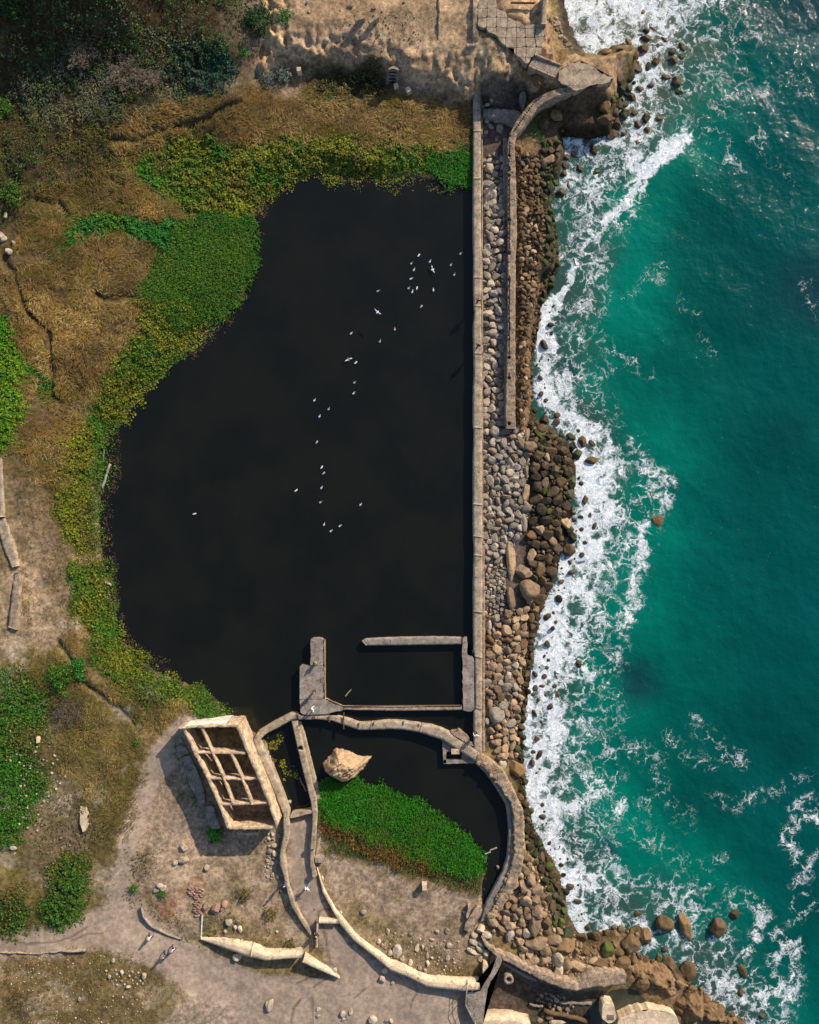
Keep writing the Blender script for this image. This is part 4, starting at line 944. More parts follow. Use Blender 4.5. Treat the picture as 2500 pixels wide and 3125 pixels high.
# --- blocks on the bluff
def block(t, pts, z0, h, label, name='concrete_block', mat='wall', **kw):
    z0 = float(z0)
    return prism(name, T(t, *pts), z0 + h, z0 - .3, M[mat], label, 'block', jit=.02, step=None, **kw)
zz = float(hgt(*W(T('B', (1275, 140))[0], 4.0))[0])
block('B', [(1190, 141), (1256, 116), (1264, 134), (1200, 158)], zz, .85, 'left of two long concrete blocks casting shadows on the sand', group='blocks on the bluff')
block('B', [(1294, 153), (1362, 112), (1372, 130), (1304, 172)], zz, .85, 'right of two long concrete blocks casting shadows on the sand', group='blocks on the bluff')
def hz(t, p): q = W(T(t, p)[0], 1.0); return float(hgt(q[0], q[1])[0])
block('B', [(752, 503), (784, 503), (786, 532), (754, 534)], hz('B', (768, 518)), .9, 'square pale block below the crumbling bluff by silvery shrubs', mat='wall_cream')
block('B', [(1482, 628), (1512, 622), (1520, 650), (1490, 658)], hz('B', (1500, 640)), .8, 'square pale block at the foot of the fan steps', mat='wall_cream')
block('B', [(1570, 664), (1598, 648), (1616, 674), (1588, 694)], hz('B', (1592, 672)), .95, 'square pale block turned cornerwise at the marsh edge', mat='wall_cream')
block('O', [(243, 556), (284, 552), (284, 598), (246, 602)], hz('O', (262, 578)), .95, 'small pale bollard block with a hole standing on the lower terrace', mat='wall_cream')

# --- rectangular basin at the south end of the pond
mk('basin_wall', 'north wall of the small rectangular basin, white with droppings', 'wall', 'K', [(628, 140), (660, 122), (900, 112), (1180, 108), (1378, 112)], [(660, 172), (720, 172), (960, 170), (1180, 167), (1378, 163)], .72, -2, M['wall_grey'], na=5, step=.22, rough=.05, edge=.07)
prism('basin_pier', T('K', (1382, 112), (1423, 112), (1424, 245), (1462, 252), (1476, 285), (1476, 648), (1462, 655), (1442, 672), (1388, 660), (1384, 400)), .82, -2, M['wall_grey'], 'wide concrete pier along the east side of the small basin', 'pier', jit=.05)
prism('basin_step', T('K', (1426, 214), (1464, 214), (1464, 244), (1426, 243)), .60, -1, M['wall'], 'small landing step between basin pier and pool wall', 'step', step=None)
mk('basin_wall', 'thin double-lipped south wall of the small rectangular basin', 'wall', 'K', [(352, 572), (482, 632), (860, 636), (1384, 628)], [(342, 586), (484, 656), (860, 664), (1384, 658)], .70, -2, M['wall'], cuts=None, na=4, step=.2, rough=.05, edge=.08)
mk('pipe_rail', 'thin rusty pipe running along the south lip of the basin', 'pipe', 'K', [(360, 572), (484, 628), (1382, 622)], [(358, 576), (484, 632), (1382, 626)], .86, .6, M['stone_brown'], na=2, step=.3, rough=.01, edge=.01)
jt = empty('jetty', (*W(T('K', (250, 500)), .9)[0], -1), 'stepped concrete jetty with people at the southwest pond corner', 'jetty')
prism('slab', T('K', (240, 118), (333, 118), (336, 322), (243, 322)), .93, -2, M['wall_grey'], parent=jt, jit=.04)
prism('slab', T('K', (160, 324), (336, 324), (340, 438), (338, 575), (160, 575)), .96, -2, M['wall_grey'], parent=jt, jit=.03)
prism('slab', T('K', (160, 578), (339, 578), (480, 636), (482, 660), (420, 672), (352, 690), (190, 694), (166, 675)), .94, -2, M['wall_grey'], parent=jt, jit=.03)
link('edge_kerb', ribbon_mesh('edge_kerb', T('K', (340, 130), (343, 330), (346, 570)), T('K', (350, 130), (350, 330), (352, 570)), .8, -1, na=2, step=.2, rough=.06, edge=.06), M['wall_rough'], jt)
prism('concrete_landing', T('K', (140, 680), (165, 700), (190, 698), (390, 690), (385, 712), (275, 712), (265, 728), (150, 728)), .80, -1.5, M['wall_grey'], 'grey landing joining the jetty to the curved walkway', 'slab', jit=.03)

# --- curved walkway along the lower pool
CW_N = T('K', (277, 708), (390, 702), (440, 704), (522, 724), (607, 757), (720, 750), (830, 738), (940, 745), (1060, 762), (1150, 776), (1235, 802), (1290, 830), (1365, 880), (1440, 925), (1500, 975), (1515, 990))
CW_S = T('K', (277, 726), (400, 738), (500, 772), (602, 808), (720, 806), (850, 800), (960, 808), (1060, 826), (1130, 848), (1215, 876), (1280, 915), (1340, 955), (1400, 990), (1450, 1025), (1480, 1045), (1490, 1050))
wall('curved_walkway', 'curving concrete walkway between the small basin and the lower pool', 'walkway', CW_N, CW_S, [.85, .9, 1.0, 1.0], -2, M['wall'], cuts=[.33, .62], na=4, step=.22, rough=.03, edge=.05)
for i, (x, y0, y1) in enumerate(((268, 700, 726), (382, 700, 748), (490, 705, 803), (606, 752, 785), (716, 748, 772), (940, 742, 768), (1056, 762, 782))):
    prism('iron_bar', T('K', (x - 4, y0), (x + 4, y0), (x + 4, y1), (x - 4, y1)), 1.06, .95, M['stone_brown'], ('rusty iron bar set across the landing end', 'rusty iron bar across the walkway just east of the landing', 'longest rusty iron bar, overhanging the lower pool', 'rusty iron bar at the bend of the curved walkway', 'rusty iron bar set in the straight of the walkway', 'rusty iron bar near the middle of the walkway arc', 'rusty iron bar nearest the broken walkway end')[i], 'bar', group='iron bars on the curved walkway', step=None)
prism('broken_block', T('K', (1292, 815), (1350, 810), (1385, 815), (1412, 850), (1455, 890), (1470, 930), (1440, 922), (1370, 880), (1300, 832)), 1.02, -1.5, M['wall_rough'], 'broken rubble corner where the walkway meets the long wall', 'block', jit=.09, step=.25)
sb = empty('sump_box', (*W(T('K', (1320, 990)), .5)[0], -1), 'square concrete sump box with a dark opening beside the walkway', 'sump')
for q in ([(1234, 884), (1264, 898), (1262, 1058), (1240, 1060)], [(1240, 1030), (1500, 1034), (1502, 1058), (1240, 1062)], [(1380, 970), (1440, 1024), (1498, 1034), (1380, 1034)], [(1264, 900), (1300, 930), (1380, 985), (1300, 972), (1262, 968)]):
    prism('box_side', T('K', *q), .55, -1.5, M['wall_grey'], parent=sb, jit=.02)
prism('lid_block', T('K', (1300, 952), (1360, 950), (1362, 988), (1302, 990)), 1.0, .3, M['wall_cream'], parent=sb, step=None)

# --- arc wall round the lower pool: smooth ledge and rubble crest
def vcat(*a): return np.vstack(a)
ARC_OUT = vcat(T('K', (1530, 995), (1600, 1040), (1660, 1090), (1700, 1130)), T('O', (1048, -180), (1100, -60), (1104, 0), (1108, 100), (1103, 300), (1075, 440), (1030, 570), (982, 650), (930, 730), (850, 818)))
ARC_MID = vcat(T('K', (1490, 1052), (1560, 1108), (1620, 1170), (1665, 1240)), T('O', (985, -150), (1005, -60), (1010, 0), (1015, 130), (1018, 280), (990, 420), (942, 560), (882, 670), (850, 745), (800, 830)))
ARC_IN = vcat(T('K', (1478, 1058), (1545, 1118), (1600, 1190), (1650, 1270)), T('O', (945, -130), (960, -60), (966, 0), (974, 130), (960, 330), (925, 440), (862, 560), (792, 690), (748, 800), (735, 870)))
wall('arc_ledge', 'smooth grey curved concrete ledge round the lower pool', 'ledge', ARC_IN, ARC_MID, [.9, .9, .8, .8, .7, .5], -2.5, M['wall_grey'], cuts=None, na=4, step=.25, rough=.02, edge=.04)
arc = empty('arc_wall', (*W(ARC_MID.mean(0), 1)[:2], -1), 'curved rubble-topped sea wall outside the lower pool ledge', 'wall')
link('wall_core', ribbon_mesh('wall_core', ARC_MID + np.array((.5, 0)), ARC_OUT, [1.0, 1.2, 1.3, 1.2, 1.2, 1.0, .7], -2.6, na=8, step=.12, rough=.14, edge=.2), M['wall_rough'], arc)

# --- channel and ramp walls
WA_L = vcat(T('L', (1165, 218), (1110, 224), (960, 300), (825, 384), (782, 460), (830, 600), (900, 755), (980, 950), (1048, 1110)), T('N', (730, 90), (733, 130), (702, 270), (699, 380), (735, 480), (770, 640), (800, 740), (880, 870), (930, 945), (982, 1012)))
WA_R = vcat(T('L', (1170, 272), (1115, 284), (990, 354), (902, 398), (842, 455), (900, 590), (965, 730), (1040, 920), (1098, 1090)), T('N', (782, 60), (775, 180), (738, 290), (757, 420), (775, 560), (822, 690), (870, 800), (930, 888), (960, 940), (988, 988)))
wall('channel_wall', 'long angled concrete wall west of the weedy channel and ramp', 'wall', WA_L, WA_R, [1.0, 1.0, 1.2, 1.3, 1.4, 1.5, 1.6, 1.6, 1.5, 1.3], -2, M['wall'], cuts=None, na=4, step=.25, rough=.015, edge=.03)
WB_L = T('L', (1118, 284), (1158, 460), (1200, 640), (1245, 820), (1290, 1000), (1304, 1110), (1300, 1240), (1284, 1400), (1284, 1560), (1310, 1645))
WB_R = T('L', (1172, 284), (1205, 420), (1250, 620), (1308, 860), (1338, 970), (1350, 1100), (1338, 1270), (1328, 1400), (1318, 1520), (1340, 1645))
q = W(T('L', (1197, 530))[0], 1.1)
wall('channel_wall', 'concrete wall between the weedy channel and the lower pool, with a square socket', 'wall', WB_L, WB_R, [1.0, 1.0, 1.1, 1.3, 1.4, 1.4], -2, M['wall'], cuts=None, na=6, step=.12, rough=.02, edge=.04, holes=[(q[0], q[1], .24, 1.4)])
wall('channel_ledge', 'lower concrete ledge stepping down to the lower pool beside the channel wall', 'ledge', T('L', (1176, 290), (1208, 420), (1254, 620), (1312, 860), (1342, 970), (1354, 1100), (1342, 1270), (1330, 1480)), T('L', (1200, 290), (1240, 400), (1268, 520), (1322, 740), (1372, 930), (1402, 1050), (1392, 1220), (1350, 1480)), [.25, .3, .5, .6, .7, .8], -2, M['wall'], cuts=None, na=4, step=.25, rough=.03, edge=.06)
prism('cross_wall', T('L', (1105, 1106), (1298, 1068), (1304, 1098), (1112, 1142)), 1.25, -2, M['wall'], 'short cross wall closing the south end of the weedy channel', 'wall', jit=.03)
for lab, pts, z in (('upper pale stub block on the ramp wall', [(1290, 1376), (1330, 1376), (1330, 1410), (1291, 1411)], 1.75), ('long pale stub block reaching east from the ramp wall', [(1326, 1488), (1406, 1486), (1404, 1530), (1328, 1532)], 1.5), ('lower pale stub block at the end of the ramp wall', [(1300, 1622), (1336, 1618), (1342, 1652), (1308, 1660)], 1.75)):
    prism('stub_block', T('L', *pts), z, .2, M['wall'], lab, 'block', group='stub blocks on the ramp wall', step=None)

# --- bright retaining walls at the bottom
mk('retaining_wall', 'broad cream retaining wall above the lower footpath', 'wall', 'N', [(35, 1003), (200, 1022), (340, 1048), (470, 1085), (590, 1142), (700, 1146), (893, 1134)], [(40, 1018), (190, 1072), (300, 1112), (420, 1156), (588, 1192), (740, 1178), (888, 1170)], [1.9, 2.4, 2.6, 2.7, 2.7], .2, M['wall_cream'], cuts=[.5], na=3, step=.3, rough=.03, edge=.05)
mk('retaining_wall', 'lower tapering cream wall stepping down to the footpath junction', 'wall', 'N', [(905, 1168), (1000, 1222), (1100, 1270), (1206, 1338)], [(890, 1208), (1000, 1258), (1100, 1303), (1200, 1342)], [2.6, 2.4, 2.1, 1.7], .2, M['wall_cream'], cuts=None, na=3, step=.3, rough=.03, edge=.05)
W2_L = vcat(T('N', (1020, 440), (1062, 620), (1140, 762), (1205, 882), (1322, 1022), (1500, 1160), (1640, 1280)), T('O', (0, 1282), (150, 1342), (280, 1412), (400, 1428), (600, 1448), (735, 1440)))
W2_R = vcat(T('N', (1012, 400), (1078, 600), (1170, 772), (1222, 832), (1345, 992), (1500, 1118), (1640, 1222)), T('O', (0, 1222), (130, 1278), (200, 1318), (300, 1356), (420, 1362), (560, 1380), (730, 1400)))
wall('retaining_wall', 'long cream wall curving down between the ramp and the lower terrace', 'wall', W2_L, W2_R, [1.2, 1.6, 1.9, 2.0, 2.0, 2.0], -.5, M['wall_cream'], cuts=None, na=3, step=.3, rough=.04, edge=.06)
mk('retaining_wall', 'short pale wall crossing the head of the ramp', 'wall', 'N', [(1030, 852), (1110, 856), (1195, 851)], [(1032, 878), (1110, 882), (1195, 884)], 1.9, .2, M['wall_cream'], na=3, step=.3)
mk('retaining_wall', 'narrow pale wall leaning beside the ramp foot', 'wall', 'N', [(1008, 866), (1004, 960), (1000, 1080)], [(1026, 866), (1022, 960), (1018, 1080)], 1.9, .2, M['wall'], na=2, step=.3)
mk('kerb_wall', 'thin whitewashed kerb wall beside the pink rubble patch', 'kerb', 'N', [(38, 800), (36, 900), (32, 998)], [(50, 800), (46, 900), (42, 1000)], 1.6, .3, M['paint'], na=2, step=.3)
mk('kerb', 'thin curved concrete kerb round the red earth patch', 'kerb', 'M', [(1055, 665), (1072, 740), (1128, 812), (1250, 872), (1362, 912)], [(1062, 662), (1080, 736), (1134, 804), (1252, 864), (1364, 903)], 1.75, .4, M['wall_grey'], na=2, step=.3)
mk('kerb', 'broken pale kerb along the lower edge of the footpath', 'kerb', 'M', [(-10, 1004), (120, 1004), (260, 1012), (440, 994), (650, 990)], [(-10, 1011), (120, 1011), (260, 1020), (440, 1001), (650, 998)], 2.45, 1.2, M['wall'], na=2, step=.3, rough=.12, edge=.1)

# --- southeast curved wall and the sunken yard
SE_U = vcat(T('O', (752, 962), (792, 1052), (880, 1120), (1000, 1172), (1150, 1242), (1300, 1312), (1430, 1358), (1560, 1388)), T('Q', (20, 1150), (120, 1146), (280, 1168)))
SE_L = vcat(T('O', (742, 1000), (786, 1082), (872, 1160), (980, 1216), (1120, 1288), (1280, 1372), (1430, 1430), (1560, 1444)), T('Q', (20, 1262), (150, 1258), (275, 1240)))
wall('rubble_wall', 'thick curved rubble wall between the boulder field and the sunken yard', 'wall', SE_U, SE_L, [.9, 1.2, 1.3, 1.3, 1.2, 1.0], -2.5, M['wall_rough'], cuts=None, na=7, step=.14, rough=.10, edge=.16)
mk('rubble_ledge', 'grey ledge stepping down from the curved wall into the sunken yard', 'ledge', 'O', [(930, 1200), (1010, 1250), (1120, 1306), (1216, 1352)], [(918, 1216), (1000, 1270), (1110, 1332), (1206, 1374)], .3, -2, M['wall_grey'], na=3, step=.3)
prism('path_edge', T('O', (878, 1152), (922, 1188), (872, 1290), (806, 1394), (784, 1500), (756, 1740), (690, 1740), (690, 1700), (625, 1570), (620, 1460), (735, 1448), (760, 1400), (820, 1300)), 1.45, -2, M['wall_grey'], 'grey concrete path end beside the railing above the sunken yard', 'path', jit=.04)
prism('fallen_wall', T('O', (706, 728), (742, 748), (748, 770), (700, 880), (642, 964), (600, 930), (612, 880), (680, 760)), .95, -.2, M['wall_rough'], 'large toppled wall slab at the end of the curved ledge', 'slab', jit=.08, step=.25)
prism('fallen_wall', T('O', (634, 726), (660, 724), (652, 780), (630, 842), (612, 836), (626, 780)), .95, .2, M['wall'], 'narrow toppled slab leaning beside the large one', 'slab', jit=.04)
prism('fallen_wall', T('O', (760, 1215), (790, 1230), (826, 1300), (800, 1340), (756, 1300)), 1.3, -.5, M['wall_cream'], 'tilted pale slab wedged against the path end', 'slab', jit=.05)
prism('fallen_wall', T('O', (838, 1140), (882, 1160), (830, 1268), (806, 1268)), .7, -1, M['wall_grey'], 'grey slab between the path end and the rubble wall', 'slab', jit=.04)
mk('yard_wall', 'pale curved wall at the bottom edge of the sunken yard', 'wall', 'O', [(742, 1690), (870, 1676), (1000, 1682), (1160, 1726)], [(742, 1760), (870, 1752), (1000, 1760), (1160, 1790)], .8, -2, M['wall_cream'], na=4, step=.3, rough=.04, edge=.08)
ring = empty('well_ring', (*W(T('O', (972, 1330)), -.2)[0], -1.5), 'upright octagonal concrete well ring standing in the sunken yard', 'well ring')
def tube_mesh(name, cx, cy, r0, r1, z0, z1, n=8):
    V = []; F = []
    for r, z in ((r1, z0), (r1, z1), (r0, z1), (r0, z0)):
        for k in range(n): V.append((cx + r * math.cos(2 * math.pi * (k + .5) / n), cy + r * math.sin(2 * math.pi * (k + .5) / n), z))
    for a in range(3):
        for k in range(n): F.append([a * n + k, a * n + (k + 1) % n, (a + 1) * n + (k + 1) % n, (a + 1) * n + k])
    return fastmesh(name, np.array(V), F)
q = W(T('O', (972, 1348))[0], .9)
link('ring_wall', tube_mesh('ring_wall', q[0], q[1], .30, .56, -1.6, .9), M['wall_grey'], ring)
link('ring_rim', tube_mesh('ring_rim', q[0], q[1], .34, .62, .9, 1.05), M['wall'], ring)
prism('concrete_box', T('Q', (98, 1385), (185, 1392), (204, 1500), (150, 1540), (90, 1500)), .6, -2, M['wall_cream'], 'pale hollow concrete box beside the tidal pool', 'box', jit=.04)
prism('painted_opening', T('Q', (128, 1470), (180, 1474), (182, 1512), (130, 1510)), .63, .55, M['wall_dark'], 'dark plate standing in for a shaded opening on the pale concrete box', 'opening', step=None)  # dark plate on a solid top: shade of a hole done in colour
prism('concrete_apron', T('Q', (210, 1510), (330, 1455), (450, 1428), (540, 1450), (600, 1455), (640, 1480), (690, 1560), (190, 1580)), .5, -2, M['wall_cream'], 'pale sloping concrete apron at the bottom edge by the tidal pool', 'slab', jit=.08)

# --- tidal pool, bottom right
tp = prism_mesh('tidal_pool', W(T('Q', (0, 1290), (260, 1255), (340, 1262), (420, 1290), (520, 1335), (640, 1385), (650, 1450), (430, 1470), (200, 1540), (0, 1540)), -1.1), -1.1, -1.3, jit=0, step=None, world=True)
def mat_tide():
    t = NT('tidal_water'); p = t.pos()
    t.base(t.mix(t.mapr(t.noise(p, .5, 3).outputs[0], .35, .65), (.03, .032, .018), (.05, .055, .04)), .12, .35); return t.m
tag(link('tidal_pool', tp, mat_tide()), 'murky brown tidal pool behind the rubble wall end', 'pool', kind='structure')

# --- railing
rl = empty('railing', (*W(T('O', (640, 1600)), 1.5)[0], 1.4), 'bent metal pipe railing at the lower path end', 'railing')
def tube_path(P, r, n=6):
    P = [Vector(p) for p in P]; V = []; F = []
    for i, p in enumerate(P):
        d = (P[min(i + 1, len(P) - 1)] - P[max(i - 1, 0)]).normalized()
        u = d.orthogonal().normalized(); w = d.cross(u)
        for k in range(n):
            a = 2 * math.pi * k / n; V.append(p + (u * math.cos(a) + w * math.sin(a)) * r)
    for i in range(len(P) - 1):
        for k in range(n): F.append([i * n + k, i * n + (k + 1) % n, (i + 1) * n + (k + 1) % n, (i + 1) * n + k])
    F += [list(range(n))[::-1], [(len(P) - 1) * n + k for k in range(n)]]
    return fastmesh('tube', np.array([tuple(v) for v in V]), F)
mt = NT('galvanised_pipe'); mt.base((.38, .34, .28), .5, .5); mt.b.inputs['Metallic'].default_value = .5; M['pipe'] = mt.m
rp = [(628, 1392), (618, 1480), (612, 1570), (650, 1645), (694, 1728)]
rw = [W(T('O', p)[0], 2.4) for p in rp]
for z in (2.5, 2.0): link('rail', tube_path([(x, y, z) for x, y in rw], .045), M['pipe'], rl)
for x, y in rw: link('post', tube_path([(x, y, 1.3), (x, y, 2.55)], .05), M['pipe'], rl)
link('gate_bar', tube_path([(*W(T('O', (714, 1400))[0], 2.2), 2.2), (*W(T('O', (640, 1475))[0], 2.2), 2.2)], .035), M['pipe'], rl)

# --- ruined roofless house of beams
ho = empty('ruined_house', (*W(T('L', (580, 760)), 2)[0], 0), 'roofless ruined concrete house with crossing beams beside the channel', 'ruin')
HZ = 3.9
def hw(nm, Lp, Rp, z, mat='wall_house', na=3, zb=-.6, **kw): link(nm, ribbon_mesh(nm, T('L', *Lp), T('L', *Rp), z, zb, na=na, step=.18, **kw), M[mat], ho)
hw('outer_wall', [(128, 346), (300, 332), (480, 322), (668, 312)], [(150, 360), (310, 350), (480, 344), (640, 346)], HZ, rough=.06, edge=.10)
hw('outer_wall', [(634, 350), (700, 500), (790, 720), (900, 980), (982, 1210)], [(660, 322), (728, 484), (820, 696), (930, 966), (1006, 1190)], HZ, rough=.06, edge=.10)
hw('outer_wall', [(164, 366), (262, 570), (372, 790), (480, 1030), (555, 1240)], [(190, 362), (288, 560), (396, 780), (502, 1020), (582, 1215)], HZ, rough=.08, edge=.14)
hw('outer_wall', [(584, 1212), (700, 1215), (850, 1212), (982, 1212)], [(566, 1240), (700, 1245), (850, 1242), (985, 1240)], HZ - .2, rough=.08, edge=.14)
hw('roof_beam', [(322, 356), (412, 556), (510, 780), (596, 1012)], [(340, 352), (430, 552), (530, 776), (616, 1008)], HZ, rough=.05, edge=.08, zb=3.2)
hw('roof_beam', [(580, 578), (670, 780), (764, 1024)], [(600, 574), (690, 776), (784, 1020)], HZ, rough=.05, edge=.08, zb=3.2)
hw('cross_wall', [(276, 556), (400, 553), (560, 560), (716, 566)], [(284, 578), (400, 576), (560, 580), (722, 584)], HZ - .1, rough=.08, edge=.10, zb=2.2)
hw('cross_wall', [(386, 784), (510, 785), (650, 786), (812, 786)], [(392, 804), (510, 806), (650, 808), (820, 806)], HZ - .1, rough=.08, edge=.10, zb=2.2)
hw('cross_wall', [(486, 1012), (600, 1008), (760, 1002), (905, 1002)], [(492, 1032), (600, 1030), (760, 1024), (912, 1020)], HZ - .1, rough=.08, edge=.10, zb=2.2)
hw('outer_rubble', [(640, 1262), (740, 1268), (830, 1262)], [(636, 1286), (740, 1292), (828, 1298)], 2.2, rough=.1, edge=.15, zb=.2)
hw('painted_band', [(192, 330), (300, 318), (480, 306), (560, 303)], [(190, 340), (300, 328), (480, 316), (560, 314)], HZ - .35, 'paint', rough=.02, edge=.05, na=2)
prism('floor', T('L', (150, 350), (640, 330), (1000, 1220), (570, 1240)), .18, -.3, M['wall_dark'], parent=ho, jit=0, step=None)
for lab, q in (('small broken slab at the north end of the row beside the house', [(90, 452), (140, 432), (170, 470), (120, 492)]), ('upper grey concrete slab of the row along the house', [(102, 520), (178, 498), (222, 576), (150, 602)]),
               ('long grey concrete slab of the row along the house', [(152, 606), (228, 590), (300, 735), (340, 860), (362, 950), (362, 1000), (318, 1024), (264, 930), (215, 830)]), ('southern grey concrete slab of the row along the house', [(346, 1042), (428, 1040), (462, 1130), (496, 1222), (430, 1244), (388, 1180), (366, 1110)])):
    prism('concrete_slab', T('L', *q), 1.15, .0, M['wall_grey'], lab, 'slab', group='grey slabs beside the ruined house', jit=.06, step=.25)

# --- broken concrete on the west edge
mk('old_kerb', 'broken pale concrete kerb at the left edge beside the dry grass', 'kerb', 'I', [(-60, 480), (-10, 700), (-30, 930)], [(12, 480), (24, 760), (22, 930)], 2.9, 1.2, M['wall'], na=3, step=.3, rough=.05, edge=.12)
mk('old_kerb', 'weathered grooved concrete kerb sloping along the left edge', 'kerb', 'I', [(-20, 960), (10, 1120), (50, 1230), (86, 1310)], [(30, 940), (70, 1040), (110, 1150), (134, 1300)], 2.7, 1.2, M['wall'], na=6, step=.2, rough=.08, edge=.15)
mk('old_kerb', 'cream concrete kerb with a broken end near the dirt patch', 'kerb', 'I', [(110, 1350), (98, 1450), (80, 1580), (60, 1760)], [(146, 1350), (154, 1450), (150, 1580), (130, 1780)], 2.5, 1.0, M['wall_rough'], na=5, step=.25, rough=.06, edge=.12)
prism('old_slab', T('J', (600, 1510), (650, 1505), (665, 1560), (660, 1660), (625, 1700), (598, 1640)), 1.95, 1.2, M['wall_cream'], 'pale elongated slab lying in the scrub west of the path', 'slab', jit=.08)
prism('old_slab', T('J', (290, 1580), (318, 1585), (290, 1650), (262, 1645)), 2.3, 1.4, M['wall'], 'upper of two pale slabs in the lower left scrub', 'slab', jit=.04)
prism('old_slab', T('J', (250, 1655), (298, 1652), (262, 1730), (220, 1725)), 2.3, 1.4, M['wall'], 'lower of two pale slabs in the lower left scrub', 'slab', jit=.04)
prism('old_slab', T('J', (272, 985), (296, 985), (290, 1030), (272, 1030)), 2.5, 1.4, M['wall_cream'], 'small pale upright slab among whitish plants, left of the house', 'slab', jit=.04)

# --- brick rubble patch
br = empty('brick_floor', (*W(T('M', (1460, 590)), 1)[0], .5), 'broken floor of pinkish red bricks beside the red earth', 'brick floor')
bme = None
bq = W(T('M', (1410, 500), (1525, 498), (1528, 600), (1500, 725), (1462, 715), (1470, 590), (1412, 545)), .9)
bx0, by0 = bq.min(0); bx1, by1 = bq.max(0)
def cuboid(name, sx, sy, sz):
    V = np.array([(x * sx / 2, y * sy / 2, z * sz) for z in (-.3, .7) for y in (-1, 1) for x in (-1, 1)])
    V[4:, :2] *= .93
    return fastmesh(name, V, [[0, 2, 3, 1], [4, 5, 7, 6], [0, 1, 5, 4], [2, 6, 7, 3], [0, 4, 6, 2], [1, 3, 7, 5]])
bme = [cuboid('brick', .40, .17, .12), cuboid('brick', .30, .17, .12), cuboid('brick', .46, .2, .14)]
for m_ in bme: m_.materials.append(M['stone_red'])
nb = 0
for yy in np.arange(by0, by1, .20):
    for xx in np.arange(bx0, bx1, .44):
        x, y = xx + random.uniform(-.1, .1) + (.2 if int(yy / .2) % 2 else 0), yy + random.uniform(-.03, .03)
        if sdf(bq, np.array([x]), np.array([y]), 2)[0] < .02 or random.random() < .12: continue
        o = bpy.data.objects.new('brick', random.choice(bme)); o.parent = br
        o.location = Vector((x, y, float(hgt(x, y)[0]) + .05)) - br.location
        o.rotation_euler = (random.uniform(-.08, .08), random.uniform(-.08, .08), random.gauss(0, .12)); COL.objects.link(o); nb += 1
# ------------------------------------------------------------------ plants
GRADE = [None]
def scatter(px, dens, zest=.8, warp=.8):
    P = W(px, zest)
    if zest > .5:
        for _ in range(3): P = W(px, np.clip(hgt(P[:, 0], P[:, 1]), -2, 14) + .2)
    x0, y0 = P.min(0) - .8; x1, y1 = P.max(0) + .8
    n = int((x1 - x0) * (y1 - y0) * dens)
    x = rng.uniform(x0, x1, n); y = rng.uniform(y0, y1, n)
    d = sdf(P, x + warp * fbm(x, y, 1.6, 3, 201), y + warp * fbm(x, y, 1.6, 3, 202), 4)
    k = d > rng.uniform(-.9, .55, n) * (1.0 if zest > .5 and warp > .5 else .35)
    return x[k], y[k], d[k]

def palette(x, y, pal, size=2.4, seed=210):
    pal = np.array(pal); n = len(pal)
    t = np.clip((fbm(x, y, size, 3, seed) * .85 + .5) + rng.normal(0, .20, len(x)), 0, .999) * n
    c = pal[t.astype(int)]
    return c * rng.uniform(.62, 1.38, len(x))[:, None]

def leaf_mesh(name, x, y, z, size, col, tilt=.7):
    n = len(x)
    a = rng.uniform(0, 2 * np.pi, n); th = np.abs(rng.normal(0, tilt, n)).clip(0, 1.35); ph = rng.uniform(0, 2 * np.pi, n)
    nrm = np.stack([np.sin(th) * np.cos(ph), np.sin(th) * np.sin(ph), np.cos(th)], 1)
    u = np.stack([np.cos(a), np.sin(a), np.zeros(n)], 1)
    u -= nrm * np.sum(u * nrm, 1, keepdims=True); u /= np.linalg.norm(u, axis=1, keepdims=True)
    v = np.cross(nrm, u); s = (size * rng.uniform(.6, 1.4, n))[:, None]
    c = np.stack([x, y, z], 1)
    V = np.stack([c - u * s * .5, c + v * s * .36 - u * s * .05 + nrm * s * .06, c + u * s * .5, c - v * s * .36 - u * s * .05 + nrm * s * .06], 1).reshape(-1, 3)
    F = np.arange(4 * n).reshape(-1, 4)
    return fastmesh(name, V, F, False, np.repeat(col, 4, 0))

def blade_mesh(name, x, y, z, length, ang, col, lift, wid):
    n = len(x)
    L = length * rng.uniform(.6, 1.4, n)
    d = np.stack([np.cos(ang), np.sin(ang)], 1); s = np.stack([-np.sin(ang), np.cos(ang)], 1) * (wid * rng.uniform(.7, 1.4, n))[:, None]
    b = np.stack([x, y], 1)
    rise = lift * rng.uniform(.5, 1.3, n)
    m = b + d * (L * .5)[:, None]; t = b + d * L[:, None] + s * rng.normal(0, 1.2, n)[:, None]
    droop = rng.uniform(.2, 1.0, n)
    V = np.stack([np.c_[b - s, z], np.c_[b + s, z], np.c_[m + s * .8, z + rise], np.c_[m - s * .8, z + rise], np.c_[t, z + rise * droop]], 1).reshape(-1, 3)
    k = np.arange(n)[:, None] * 5
    Fq = k + np.array([[0, 1, 2, 3]]); Ft = k + np.array([[3, 2, 4]])
    return fastmesh(name, V, [Fq, Ft], False, np.repeat(col, 5, 0))

